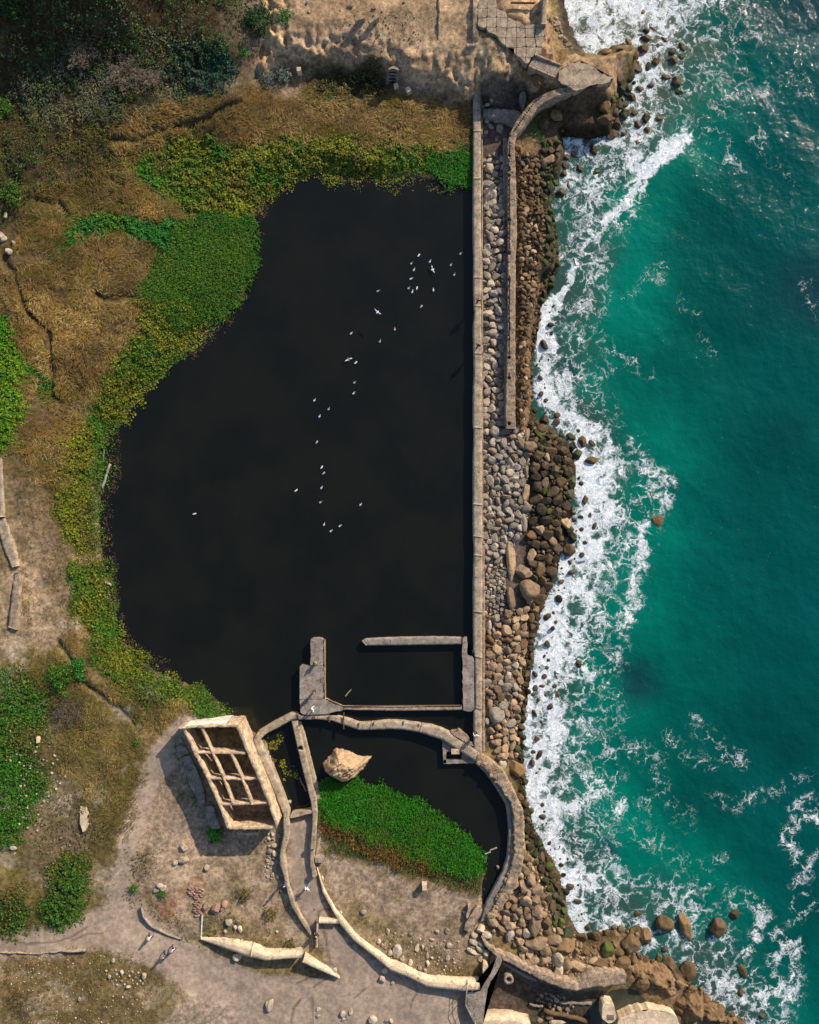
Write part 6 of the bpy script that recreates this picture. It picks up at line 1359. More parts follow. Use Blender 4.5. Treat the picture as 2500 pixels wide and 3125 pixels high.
# the big rock in the lower pool is made separately below; dry boulders on land
for t, x, y, a, b, an, m, l, hs in (
    ('L', 172, 1398, 34, 44, 0, 'stone_pale', 'upper pale boulder on the path west of the house shadow', 1), ('L', 172, 1508, 46, 34, 0, 'stone_pale', 'wide pale boulder on the path west of the house shadow', 1), ('L', 104, 1536, 26, 20, 30, 'stone', 'small grey boulder left of the wide pale one', 1),
    ('L', 375, 1578, 26, 26, 0, 'stone_pale', 'small pale boulder at the edge of the house shadow', 1), ('L', 975, 1385, 34, 20, 0, 'stone_pale', 'flat pale block beside the ramp wall', 1), ('L', 930, 1440, 24, 24, 0, 'stone', 'grey boulder in the pile by the ramp wall', 1), ('L', 972, 1455, 24, 30, 0, 'stone_pale', 'pale boulder in the pile by the ramp wall', 1), ('L', 966, 1500, 20, 16, 0, 'stone', 'small stone below the pile by the ramp wall', 1),
    ('M', 1200, 505, 26, 24, 0, 'stone_pale', 'upper pale stone of the trio on the red earth', 1), ('M', 1228, 522, 26, 26, 20, 'stone_pale', 'right pale stone of the trio on the red earth', 1), ('M', 1175, 540, 22, 22, 0, 'stone', 'left grey stone of the trio on the red earth', 1),
    ('M', 1538, 672, 18, 36, 0, 'stone_red', 'narrow red boulder beside the brick patch', 1), ('M', 1625, 680, 36, 44, 0, 'stone_red', 'large red boulder in the dirt by the brick patch', 1), ('M', 1688, 640, 24, 28, 0, 'stone_red', 'pinkish boulder right of the large red one', 1), ('M', 1668, 685, 12, 14, 0, 'stone_red', 'pebble-sized red stone under the pinkish boulder', 1), ('M', 1715, 780, 24, 28, 0, 'stone', 'grey boulder in the weeds right of the red boulders', 1),
    ('N', 270, 868, 28, 26, 0, 'stone_pale', 'pale boulder in the weeds behind the cream wall', 1), ('N', 345, 868, 20, 20, 0, 'stone', 'grey stone beside the weeds behind the cream wall', 1), ('N', 362, 925, 20, 36, 10, 'stone_pale', 'upright pale stone behind the cream wall', 1), ('N', 325, 920, 18, 22, 0, 'stone_pale', 'small pale stone left of the upright one', 1), ('N', 243, 955, 18, 18, 0, 'stone', 'small white stone near the cream wall corner', 1),
    ('N', 678, 955, 16, 14, 0, 'stone_pale', 'lone white stone on pale dirt with a shadow', 1), ('N', 340, 1162, 38, 32, 10, 'stone_pale', 'pale boulder leaning under the cream wall', 1), ('N', 1165, 1278, 24, 22, 0, 'stone_pale', 'pale boulder at the tip of the tapering cream wall', 1), ('N', 612, 1565, 32, 62, -12, 'stone_pale', 'long pale boulder lying on the bare footpath', 1),
    ('N', 1563, 1352, 26, 32, 20, 'stone_pale', 'pale boulder with a shadow on the lower path', 1), ('N', 1650, 1382, 16, 16, 0, 'stone_pale', 'small round pale stone on the lower path', 1), ('N', 1588, 1278, 32, 24, 25, 'stone_pale', 'tan boulder against the long cream wall', 1),
    ('N', 1232, 1645, 24, 26, 0, 'stone_pale', 'top stone of the pale cluster on the footpath', 1), ('N', 1296, 1625, 18, 30, 0, 'stone_pale', 'upright stone of the pale cluster on the footpath', 1), ('N', 1240, 1690, 22, 22, 0, 'stone_pale', 'lower stone of the pale cluster on the footpath', 1), ('N', 1275, 1675, 16, 26, 0, 'stone', 'middle stone of the pale cluster on the footpath', 1),
    ('N', 1485, 1695, 36, 40, 0, 'stone_pale', 'big pale boulder at the bottom frame edge', 1), ('N', 1595, 1708, 22, 20, 0, 'stone', 'grey stone right of the big bottom boulder', 1), ('N', 1640, 1710, 22, 24, 0, 'stone_pale', 'pale stone at the bottom edge of the path', 1), ('N', 1028, 1610, 18, 22, 0, 'stone_pale', 'upper half-buried stone in the footpath', .4), ('N', 1024, 1662, 20, 18, 0, 'stone_pale', 'lower half-buried stone in the footpath', .4), ('N', 995, 760, 9, 9, 0, 'stone', 'tiny grey stone on the ramp', 1),
    ('N', 1405, 785, 24, 26, 30, 'stone', 'grey stone on the lower terrace beside olive grass', 1), ('N', 1612, 950, 16, 30, 0, 'stone_pale', 'slim pale stone on the lower terrace', 1), ('N', 1535, 1032, 18, 20, 0, 'stone_pale', 'small pale stone by a green tuft on the terrace', 1), ('N', 1690, 1110, 38, 66, -5, 'stone', 'large grey faceted boulder on the lower terrace', 1), ('N', 1628, 1130, 24, 26, 30, 'stone_pale', 'pale stone left of the large grey boulder', 1), ('N', 1215, 792, 14, 16, 0, 'stone_pale', 'small pale stone on the ramp wall corner', 1),
    ('N', 1060, 512, 20, 32, 0, 'stone_pale', 'pale boulder outside the ramp wall', 1), ('N', 1060, 150, 8, 18, 0, 'stone_pale', 'thin white stone beside the channel ledge', 1), ('N', 715, 605, 18, 24, 0, 'stone', 'grey boulder outside the ramp wall near the sitting person', 1), ('N', 695, 452, 20, 18, 0, 'stone', 'grey boulder by the bend of the ramp wall', 1), ('N', 683, 488, 14, 20, 0, 'stone_pale', 'pale stone under the grey boulder at the ramp bend', 1), ('N', 640, 470, 16, 20, 0, 'stone_pale', 'pale stone in the weeds left of the ramp bend', 1), ('N', 590, 440, 14, 20, 0, 'stone_pale', 'leftmost stone in the weeds by the ramp bend', 1),
    ('O', 370, 950, 18, 22, 10, 'stone_pale', 'pale stone alone on the terrace left of the toppled slab', 1), ('O', 150, 972, 18, 16, 0, 'stone', 'grey stone at the terrace middle', 1), ('O', 203, 1085, 20, 34, -5, 'stone_pale', 'upright pale stone right of the large grey boulder', 1), ('O', 250, 1085, 12, 22, 0, 'stone_pale', 'small upright stone in the terrace row', 1), ('O', 280, 1100, 14, 20, 0, 'stone_pale', 'small stone next in the terrace row', 1), ('O', 288, 1150, 14, 34, 0, 'stone_pale', 'stacked pale stones in the terrace row', 1), ('O', 293, 1222, 18, 26, 0, 'stone_pale', 'lowest pale stone of the terrace row', 1), ('O', 325, 1080, 9, 9, 0, 'stone_pale', 'cube-like white stone on the terrace', 1),
    ('O', 80, 1175, 22, 26, 0, 'stone_pale', 'pale stone below the large grey boulder', 1), ('O', 145, 1210, 20, 28, 0, 'stone_pale', 'pale angular stone near the cream wall', 1), ('O', 168, 1282, 18, 22, 0, 'stone_pale', 'pale stone sitting on the cream wall', 1), ('O', 268, 1275, 14, 16, 0, 'stone_pale', 'small stone behind the cream wall', 1), ('O', 222, 1255, 18, 20, 0, 'stone', 'dull stone in the grass behind the cream wall', 1), ('O', 330, 1175, 18, 12, 0, 'stone', 'flat grey stone on the terrace', 1), ('O', 325, 1018, 24, 12, 0, 'stone_pale', 'flat pale stone on the upper terrace', 1),
    ('O', 472, 1068, 26, 22, 0, 'stone_pale', 'pale stone at the tip of the slab shadow', 1), ('O', 458, 1172, 20, 22, 0, 'stone_pale', 'pale stone with an olive tuft', 1), ('O', 500, 1345, 16, 18, 0, 'stone_pale', 'left small stone above the cream wall end', 1), ('O', 545, 1352, 14, 14, 0, 'stone_pale', 'right small stone above the cream wall end', 1), ('O', 598, 785, 18, 16, 0, 'stone_pale', 'pale stone left of the narrow toppled slab', 1), ('O', 455, 940, 20, 26, 0, 'stone', 'broken grey stone near the toppled slab', 1),
    ('O', 682, 980, 32, 24, -10, 'stone_pale', 'flat boulder under the toppled slab', 1), ('O', 740, 930, 38, 40, 0, 'stone_pale', 'pale boulder at the rubble wall start', 1), ('O', 680, 1040, 50, 26, -25, 'stone_pale', 'long boulder in the slab heap', 1), ('O', 745, 1045, 34, 36, -40, 'stone', 'boulder wedged in the slab heap', 1), ('O', 730, 1090, 40, 26, -40, 'stone_pale', 'slanting slab boulder in the heap', 1), ('O', 670, 1118, 66, 22, -32, 'stone_pale', 'long slanting slab at the heap bottom', 1), ('O', 782, 1130, 26, 34, 0, 'stone', 'grey boulder at the foot of the heap', 1), ('O', 738, 1180, 22, 24, 0, 'stone_pale', 'pale stone below the heap', 1), ('O', 665, 1085, 26, 14, -15, 'stone_tan', 'tan stone on the slanting slab', 1),
    ('O', 790, 980, 44, 32, -25, 'stone_pale', 'pale slab boulder on the rubble wall bend', 1), ('O', 850, 955, 22, 28, 0, 'stone', 'grey stone right of the rubble wall bend', 1),
    ('B', 832, 12, 12, 18, -30, 'stone_pale', 'upper white stone on the shaded sand slope', 1), ('B', 846, 74, 10, 16, 0, 'stone_pale', 'lower white stone on the shaded sand slope', 1), ('B', 1155, 38, 26, 12, 0, 'stone_tan', 'low tan rock outcrop on the sand', .5), ('B', 1335, 48, 20, 16, 0, 'stone_tan', 'small tan rock outcrop on the sand', .5), ('B', 1560, 8, 14, 14, 0, 'stone_tan', 'tan stone at the top of the sand', 1), ('B', 1398, 205, 8, 8, 0, 'stone', 'tiny dark stone on the sand', 1),
    ('E', 12, 300, 34, 42, 0, 'stone_pale', 'striped grey boulder at the left edge', 1), ('E', 36, 136, 14, 22, 0, 'stone_pale', 'pale upright stone at the left edge above the striped boulder', 1), ('E', 102, 345, 20, 20, 0, 'stone_pale', 'pale square stone right of the striped boulder', 1), ('E', 62, 408, 28, 26, 0, 'stone_pale', 'pale angular stone below the striped boulder', 1), ('I', 455, 530, 16, 12, 0, 'stone_pale', 'pale stone in the straw tussocks by the leafy strip', 1),
    ('M', 850, 1065, 14, 18, 0, 'stone_pale', 'pale stone in the grass below the footpath', 1), ('M', 915, 1160, 16, 22, 0, 'stone_pale', 'upright pale stone in the rubble below the footpath', 1), ('M', 1080, 1180, 18, 32, -10, 'stone_pale', 'tall pale stone at the end of the walkers shadow', 1), ('M', 820, 1190, 14, 16, 0, 'stone_pale', 'left pale stone in the rubble below the footpath', 1), ('M', 965, 1268, 18, 12, 0, 'stone_pale', 'flat white stone in the bottom left grass', 1), ('M', 595, 1355, 12, 18, 0, 'stone_pale', 'white stone in the bottom left grass', 1), ('M', 78, 190, 22, 18, 0, 'stone_pale', 'pale stone among rubble at the lower left', 1), ('M', 95, 220, 26, 16, 0, 'stone_pale', 'pale flat stone among rubble at the lower left', 1), ('M', 112, 262, 20, 8, 30, 'stone_pale', 'slim pale stone among rubble at the lower left', 1),
    ('C', 458, 902, 18, 22, 0, 'stone_pale', 'pale stone south of the fallen beam', 1), ('C', 486, 942, 32, 20, -35, 'stone', 'slanting stone south of the fallen beam', 1), ('C', 562, 965, 32, 40, 0, 'stone', 'grey boulder south of the fallen beam', 1), ('C', 450, 992, 18, 14, 0, 'stone_pale', 'small stone against the long wall', 1), ('C', 530, 1040, 14, 20, 0, 'stone', 'dull stone in the bare gully', 1), ('C', 482, 1265, 38, 38, 0, 'stone_pale', 'big pale block at the head of the riprap', 1), ('C', 535, 1215, 16, 14, 0, 'stone_pale', 'small stone above the big pale block', 1), ('C', 465, 785, 20, 16, 0, 'stone', 'stone north of the fallen beam', 1), ('C', 432, 796, 12, 14, 0, 'stone_pale', 'little pale stone north of the fallen beam', 1), ('C', 495, 750, 14, 16, 0, 'stone', 'stone in the shaded gully', 1),
    ('K', 1262, 765, 30, 36, 0, 'stone', 'grey boulder in the muddy corner by the walkway', 1), ('K', 1400, 745, 30, 28, 0, 'stone', 'boulder in the muddy corner by the long wall', 1), ('K', 1440, 800, 18, 22, 0, 'stone', 'stone beneath the long wall corner', 1), ('K', 1126, 716, 18, 9, 0, 'stone', 'flat stone on the mud strip', 1), ('K', 1265, 705, 22, 18, 0, 'stone', 'stone under the basin wall', 1),
    ('K', 1640, 690, 66, 74, 5, 'stone', 'very large square concrete boulder east of the long wall', .8), ('K', 1680, 1070, 36, 40, 0, 'stone_pale', 'round pale boulder outside the arc wall', 1), ('K', 1640, 900, 40, 30, 0, 'stone_tan', 'tan boulder below the large square boulder', 1), ('K', 1690, 1010, 46, 40, 0, 'stone_tan', 'tan boulder above the round pale one', 1), ('K', 1700, 820, 30, 36, 0, 'stone_tan', 'tan boulder under the square boulder', 1),
    ('L', 1108, 990, 24, 24, 0, 'stone_pale', 'pale stone in the channel shallows', 1), ('L', 1150, 965, 16, 14, 0, 'stone_pale', 'white stone in the channel shallows', 1), ('L', 1125, 1022, 12, 16, 0, 'stone_pale', 'small white stone in the channel shallows', 1), ('L', 1155, 1045, 16, 10, 0, 'stone_pale', 'flat white stone by the cross wall', 1)):
    H(t, x, y, a, b, an, m, l, None, .28, None, 'boulder' if a > 22 else 'stone', hs)
# big boulders in the riprap and the southeast field
for t, x, y, a, b, an, m, l in (
    ('F', 612, 928, 50, 32, -8, 'stone_tan', 'brown wedge boulder against the seawall footing'), ('F', 555, 1098, 36, 30, 0, 'stone', 'oval grey boulder in the riprap near the red walker'), ('F', 540, 1430, 50, 44, 0, 'stone', 'largest grey boulder in the north riprap'), ('F', 545, 1525, 38, 50, -15, 'stone', 'tall grey boulder in the north riprap'), ('F', 605, 735, 40, 34, -30, 'stone', 'grey boulder by the footing in the north riprap'), ('F', 525, 262, 52, 20, 0, 'stone', 'long flat boulder near the top of the riprap'),
    ('G', 530, 340, 40, 36, 0, 'stone', 'grey boulder midway down the riprap'), ('G', 465, 415, 48, 46, 0, 'stone', 'broad boulder against the long wall in the riprap'), ('G', 545, 730, 34, 52, 10, 'stone_tan', 'oval tan boulder in the lower riprap strip'), ('G', 605, 595, 44, 30, -20, 'stone_tan', 'wedge boulder with pale edge by the seawall'), ('G', 455, 930, 44, 40, -30, 'stone', 'large pale boulder near the seawall end'), ('G', 560, 1095, 66, 60, -20, 'stone', 'flat triangular slab boulder below the seawall end'), ('G', 455, 1010, 32, 36, 0, 'stone', 'squarish boulder below the large pale one'), ('G', 590, 465, 50, 50, 0, 'stone', 'dull boulder pile beside the footing'), ('G', 600, 1000, 46, 36, 0, 'stone', 'dark grey boulder beside the seawall end'),
    ('G', 845, 1225, 46, 60, 30, 'stone_tan', 'tan boulder between riprap and dark field'), ('G', 890, 1115, 30, 66, -5, 'stone_tan', 'narrow upright tan boulder below the ledge'), ('G', 900, 1330, 50, 44, 0, 'stone_tan', 'boulder with a round hole above the broken beam'), ('G', 890, 1500, 32, 110, -2, 'stone_tan', 'long broken beam lying along the riprap edge'), ('G', 770, 1370, 42, 50, -20, 'stone_tan', 'brown angular boulder in the wide riprap'), ('G', 705, 1520, 46, 46, 0, 'stone', 'grey angular boulder in the wide riprap'), ('G', 770, 1590, 56, 46, 20, 'stone', 'big cracked boulder in the wide riprap'), ('G', 785, 1670, 34, 34, 0, 'stone', 'smooth boulder below the cracked one'),
    ('H', 735, 160, 34, 90, -12, 'stone_tan', 'slanting broken beam at the riprap edge'), ('H', 715, 410, 30, 92, 10, 'stone', 'lower broken beam at the riprap edge'), ('H', 600, 740, 46, 180, 2, 'stone_tan', 'very long broken seawall remnant'), ('H', 605, 1080, 46, 110, 3, 'stone_tan', 'southern broken seawall remnant with a hole'), ('H', 720, 850, 80, 70, 0, 'stone_tan', 'brown hump of rock beside the seawall remnant'), ('H', 760, 1000, 100, 96, 0, 'stone_tan', 'big brown rock mass beside the seawall remnant'), ('H', 860, 830, 46, 72, -15, 'stone_brown', 'tall brown boulder right of the rock mass'), ('H', 545, 525, 1, 1, 0, 'stone', None),
    ('H', 580, 1215, 42, 46, 0, 'stone_tan', 'rounded boulder with a hole below the remnant'), ('H', 470, 1250, 34, 40, 0, 'stone', 'square block boulder in the lower riprap'), ('H', 565, 1360, 56, 50, -20, 'stone_tan', 'pale broken boulder with a hole in the lower riprap'), ('H', 820, 1190, 38, 44, 0, 'stone_brown', 'brown boulder at the foam edge below the rock mass'), ('H', 680, 1200, 36, 34, 0, 'stone_tan', 'tan boulder right of the holed one'), ('H', 780, 1250, 30, 50, 0, 'stone_brown', 'dark brown upright boulder below the rock mass'), ('H', 410, 290, 26, 38, 8, 'stone', 'rectangular block in the wide riprap'), ('H', 490, 295, 30, 32, 0, 'stone', 'triangular block in the wide riprap'), ('H', 548, 460, 28, 28, 0, 'stone', 'rounded block in the row below'), ('H', 600, 520, 26, 34, 0, 'stone', 'square block beside the lower broken beam'), ('H', 530, 620, 32, 38, 0, 'stone', 'grey boulder above the seawall remnant'), ('H', 440, 1680, 44, 50, 0, 'stone_tan', 'tan boulder at the riprap south end'), ('H', 710, 1560, 30, 50, -20, 'stone_tan', 'tan slab boulder near the lower foam'), ('H', 655, 1430, 34, 30, 0, 'stone_tan', 'flat tan boulder in the lower riprap'),
    ('O', 1200, 890, 56, 100, -8, 'stone_tan', 'largest tan boulder in the southeast boulder field'), ('O', 1080, 870, 30, 38, 0, 'stone_tan', 'reddish boulder left of the largest tan one'), ('O', 1140, 822, 34, 32, 0, 'stone_tan', 'square tan boulder above the largest one'), ('O', 1055, 780, 36, 32, -20, 'stone_tan', 'boulder in the upper southeast field'), ('O', 1200, 690, 40, 50, 0, 'stone_tan', 'tall boulder in the upper southeast field'), ('O', 1020, 680, 46, 34, -15, 'stone_tan', 'boulder against the arc wall in the southeast field'), ('O', 945, 850, 38, 44, 0, 'stone_tan', 'boulder near the arc wall end'), ('O', 985, 900, 46, 44, 0, 'stone_tan', 'boulder right of the little puddle'), ('O', 1055, 955, 34, 34, 0, 'stone_tan', 'boulder below the puddle'), ('O', 1070, 1030, 38, 38, 0, 'stone_tan', 'boulder in the middle southeast field'), ('O', 1200, 1040, 90, 60, 5, 'stone_tan', 'broad low boulder in the southeast field'), ('O', 1280, 1110, 46, 56, 0, 'stone_tan', 'boulder near the rubble wall in the southeast field'), ('O', 1450, 1080, 92, 80, 0, 'stone_brown', 'huge rounded rock dome at the southeast shore'), ('O', 1465, 975, 74, 60, 20, 'stone_moss', 'moss-topped rock dome at the southeast shore'), ('O', 1175, 1190, 66, 46, 0, 'stone_tan', 'wide boulder above the rubble wall'), ('O', 1090, 1145, 30, 52, 0, 'stone_tan', 'upright boulder above the rubble wall'), ('O', 1460, 1285, 28, 52, -20, 'stone_tan', 'leaning boulder on the rubble wall'), ('O', 1560, 1240, 90, 50, 0, 'stone_tan', 'long tan rock above the rubble wall'), ('O', 1240, 420, 34, 56, 15, 'stone_wet', 'dark boulder near the mossy row'), ('O', 1118, 435, 30, 36, 0, 'stone_tan', 'tan boulder near the upper arc wall'), ('O', 1250, 320, 28, 48, 10, 'stone_wet', 'dark upright boulder at the foam edge of the arc wall'), ('O', 1195, 305, 32, 42, 0, 'stone_moss', 'mossy boulder at the foam edge of the arc wall'), ('O', 1315, 400, 36, 36, 0, 'stone_moss', 'first boulder of the mossy row'), ('O', 1315, 590, 28, 28, 0, 'stone_moss', 'yellow-green boulder of the mossy row'), ('O', 1455, 612, 32, 32, 0, 'stone_moss', 'outer green boulder awash by the mossy row'), ('O', 1490, 565, 34, 30, 0, 'stone_wet', 'outer dark boulder awash by the mossy row'), ('O', 1400, 680, 28, 36, 20, 'stone_moss', 'green boulder in the middle of the mossy row'), ('O', 1440, 770, 30, 40, 20, 'stone_moss', 'bright green boulder of the mossy row'), ('O', 1362, 820, 28, 60, 0, 'stone_moss', 'long green boulder of the mossy row'), ('O', 1418, 875, 30, 42, 0, 'stone_moss', 'last green boulder of the mossy row'), ('O', 1640, 915, 30, 28, 0, 'stone_wet', 'brown boulder awash east of the moss-topped dome'), ('O', 1620, 1030, 40, 42, 0, 'stone_wet', 'dark boulder right of the moss-topped dome'), ('O', 1620, 1120, 50, 46, 0, 'stone_brown', 'brown boulder right of the rock dome'),
    ('O', 1315, 1665, 36, 30, 0, 'stone_tan', 'pale boulder at the bottom of the yard'), ('O', 1262, 1655, 18, 24, 0, 'stone_tan', 'small boulder at the bottom of the yard'), ('O', 1385, 1715, 70, 24, 0, 'stone_pale', 'long pale boulder at the bottom frame edge of the yard'), ('O', 1236, 1700, 26, 22, 0, 'stone_tan', 'left boulder at the bottom of the yard'), ('O', 1398, 1600, 20, 22, 0, 'stone_tan', 'pale angular stone in the yard rubble'), ('O', 1440, 1550, 18, 14, 0, 'stone_tan', 'flat pale stone in the yard rubble'), ('O', 1320, 1570, 16, 22, 0, 'stone_tan', 'upright stone in the yard rubble')):
    if l: H(t, x, y, a, b, an, m, l, None, .3, None, 'boulder')

for t, x, y, a, b, ang, m, lab, grp, lift, zf, cat_, hs in HAND:
    s = TILES[t][2] / 25
    ra, rb = a * s, b * s
    p = T(t, (x, y))[0]
    q = W(p, 0.0); z = float(hgt(q[0], q[1])[0])
    if zf is None: zf = max(z, SEA_Z - .15) if q[0] > 15 else z
    q = W(p, zf + .2)
    rr = min(ra, rb)
    me = (PBIG if max(ra, rb) > .55 else PB)[random.randrange(7)]
    if cat_ == 'stone' and max(ra, rb) < .55: me = random.choice(PF)
    nm = {'rock': 'sea_rock', 'boulder': 'boulder', 'stone': 'loose_stone'}[cat_]
    o = place(nm, me, q[0], q[1], zf + rr * lift, ra * 1.08, rb * 1.08, rr * 1.15 * hs, R(ang), M[m], lab, cat_, grp, tilt=.06)
    PK.add(q[0], q[1], math.sqrt(ra * rb) * .92)

# --- the great rock in the lower pool
def pool_rock():
    out = W(T('K', (430, 945), (490, 950), (560, 985), (640, 1010), (718, 1022), (700, 1050), (650, 1110), (600, 1185), (530, 1220), (470, 1218), (400, 1190), (335, 1150), (306, 1085), (345, 1040), (390, 990)), .8)
    x0, y0 = out.min(0); x1, y1 = out.max(0)
    X, Y = np.meshgrid(np.arange(x0, x1, .09), np.arange(y0, y1, .09))
    d = sdf(out, X + .25 * fbm(X, Y, 1.2, 3, 301), Y + .25 * fbm(X, Y, 1.2, 3, 302), 5)
    cx, cy = W(T('K', (440, 1060))[0], 2)
    str_ = np.abs(fbm(X * .5 + Y, (Y - X * .6) * 3.0, 2.2, 4, 303))
    peak = np.clip(1 - np.hypot((X - cx) / 4.8, (Y - cy) / 3.6), 0, 1)
    Z = -.6 + 1.9 * sstep(-.1, 1.0, d) ** .7 + 1.5 * peak * sstep(.2, 1.4, d) + 1.0 * (str_ - .3) * sstep(.1, .8, d) + .5 * np.abs(fbm(X, Y, .9, 5, 304, .6))
    # the western shoulder is broken off along a ridge
    Z -= .9 * sstep(.0, 1.2, (cx - .4 - X) + .35 * (Y - cy)) * sstep(.2, 1, d)
    V = np.stack([X, Y, Z], -1).reshape(-1, 3)
    F = grid_faces(X.shape[1], X.shape[0], (d > -.25)[:-1, :-1])
    V, F = compact(V, F)
    o = link('pool_rock', fastmesh('pool_rock', V, F, True), M['stone_pale'])
    origin_to(o, (cx, cy, 0))
    tag(o, 'great pale layered rock rising from the lower pool beside the marsh grass', 'rock')
M['stone_layer'] = mat_rock('layered_rock', (.42, .28, .165), (.34, .235, .15), var=.1, scale=.9)
pool_rock(); bpy.data.objects['pool_rock'].data.materials[0] = M['stone_layer']

# --- rough rock ledge outside the seawall
def rock_patch(name, px, z_est, zfun, res, mat, label, cat, kind=None):
    P = W(px, z_est); x0, y0 = P.min(0) - .3; x1, y1 = P.max(0) + .3
    X, Y = np.meshgrid(np.arange(x0, x1, res), np.arange(y0, y1, res))
    d = sdf(P, X + .35 * fbm(X, Y, 1.4, 3, 311), Y + .35 * fbm(X, Y, 1.4, 3, 312), 5)
    Z = zfun(X, Y, d)
    V = np.stack([X, Y, Z], -1).reshape(-1, 3)
    V, F = compact(V, grid_faces(X.shape[1], X.shape[0], (d > -.1)[:-1, :-1]))
    o = link(name, fastmesh(name, V, F, True), mat); origin_to(o, (P[:, 0].mean(), P[:, 1].mean(), -2))
    return tag(o, label, cat, kind=kind)
def ledge_z(X, Y, d):
    chunk = np.abs(fbm(X + .3 * Y, Y, 2.0, 5, 321, .62)); rid = np.abs(fbm(X, Y, .45, 3, 322, .6)) - .2
    out = (X - W(np.array((1590., 800.)), 0)[0])
    return .05 + .9 * chunk + .34 * rid - .30 * np.clip(out, 0, 6) - 1.4 * sstep(.9, 0, d) * sstep(0, 1.5, out)
M['ledge_rock'] = mat_rock('ledge_rock', (.24, .15, .08), (.17, .105, .055), moss=(.065, .042, .022), moss_amt=.75, var=0, scale=1.9)
rock_patch('rock_ledge', T('s', (1572, 440), (1600, 430), (1640, 450), (1672, 480), (1690, 540), (1684, 620), (1672, 700), (1662, 780), (1665, 860), (1650, 920), (1640, 990), (1622, 1060), (1618, 1120), (1630, 1180), (1622, 1260), (1606, 1310), (1580, 1310), (1570, 1200), (1570, 800)), 0.3, ledge_z, .09, M['ledge_rock'], 'rough brown conglomerate ledge between the old seawall and the surf', 'rock ledge')
def spur_z(X, Y, d):
    return -1.9 + 1.6 * sstep(-.1, 1.0, d) * (.5 + .5 * sstep(0, 3, d)) + 1.5 * np.abs(fbm(X, Y, 2.2, 5, 331, .58)) + .18 * np.abs(fbm(X, Y, .5, 3, 332))
rock_patch('rock_spur', T('Q', (0, 1010), (140, 1000), (290, 1030), (330, 1080), (560, 1120), (660, 1200), (700, 1300), (720, 1350), (640, 1390), (520, 1340), (400, 1290), (290, 1250), (280, 1180), (130, 1140), (0, 1150)), -.5, spur_z, .1, M['ledge_rock'], 'brown rocky spur sheltering the tidal pool at the southeast', 'rock ledge')
rock_patch('rock_spur', T('Q', (650, 1400), (720, 1330), (860, 1320), (910, 1400), (1010, 1440), (1040, 1500), (1180, 1560), (700, 1580), (690, 1500)), -.5, spur_z, .1, M['ledge_rock'], 'brown rocky spur in the bottom right corner', 'rock ledge')

# --- packed riprap and shore stones
def fill(px, zest, n_try, rmin, rmax, power, ov, kind, mats, lift=.3):
    P = W(px, zest); x0, y0 = P.min(0); x1, y1 = P.max(0)
    rs = np.sort(rmin + (rmax - rmin) * rng.random(n_try) ** power)[::-1]
    X = rng.uniform(x0, x1, n_try); Y = rng.uniform(y0, y1, n_try)
    d = sdf(P, X + .3 * fbm(X, Y, 1.5, 2, 341), Y, 4)
    for x, y, r, dd in zip(X, Y, rs, d):
        if dd < r * (.3 if kind != 'ledge' else 1) or not PK.ok(x, y, r, ov): continue
        PK.add(x, y, r); STONES[kind].append((r, x, y, random.choice(mats), lift, zest))
STONES = {'riprap': [], 'shore': [], 'field': [], 'ledge': []}
fill(T('d', (1018, 385), (1061, 380), (1062, 900), (1018, 900)), -.5, 14000, .10, .60, 3.0, .74, 'riprap', ['stone'] * 5 + ['stone_pale'])
fill(T('d', (1017, 330), (1062, 320), (1062, 385), (1017, 385)), -.5, 160, .15, .40, 2.0, .9, 'riprap', ['stone'])
fill(T('d', (1017, 900), (1064, 905), (1110, 905), (1113, 1010), (1110, 1100), (1068, 1185), (1017, 1185)), -.5, 18000, .10, .58, 3.0, .76, 'riprap', ['stone'] * 9 + ['stone_tan'])
fill(T('d', (1018, 1180), (1066, 1180), (1062, 1295), (1020, 1295)), -.6, 7000, .11, .32, 2.2, .86, 'riprap', ['stone'])
fill(T('d', (1024, 1290), (1110, 1280), (1106, 1400), (1095, 1500), (1092, 1600), (1060, 1605), (1036, 1570), (1022, 1500)), -.6, 18000, .11, .60, 3.0, .76, 'field', ['stone_tan'] * 4 + ['stone', 'stone_brown'])
fill(T('d', (1112, 880), (1150, 900), (1196, 935), (1208, 990), (1200, 1060), (1190, 1130), (1176, 1180), (1160, 1235), (1138, 1290), (1112, 1300), (1112, 1180), (1120, 1010)), -1.2, 20000, .11, .75, 3.4, .76, 'shore', ['stone_wet'] * 7 + ['stone_brown', 'stone_wet', 'stone_moss', 'stone_tan'], .35)
fill(T('d', (1100, 1290), (1140, 1285), (1126, 1350), (1114, 1440), (1106, 1520), (1100, 1600), (1110, 1700), (1125, 1745), (1100, 1720), (1090, 1600), (1096, 1450)), -1.5, 9000, .12, .50, 2.8, .86, 'shore', ['stone_wet'] * 4 + ['stone_moss'], .35)
fill(T('d', (1096, 1720), (1118, 1740), (1160, 1815), (1186, 1872), (1196, 1940), (1165, 1950), (1140, 1850), (1110, 1790)), -1.2, 6000, .18, .62, 1.8, .86, 'shore', ['stone_wet', 'stone_wet', 'stone_moss', 'stone_moss'], .35)
fill(T('d', (1092, 1775), (1115, 1790), (1150, 1860), (1170, 1950), (1240, 1985), (1275, 2040), (1200, 2062), (1120, 2012), (1070, 1975), (1035, 1940), (1030, 1915), (1080, 1850)), -.2, 18000, .12, .85, 3.0, .76, 'field', ['stone_tan'] * 5 + ['stone_pale', 'stone_brown'])
fill(T('d', (1240, 1975), (1300, 1960), (1370, 1975), (1330, 2010), (1450, 2055), (1470, 2090), (1350, 2060), (1270, 2040)), -.6, 5000, .2, .7, 2.0, .86, 'field', ['stone_brown'] * 4 + ['stone_tan'])
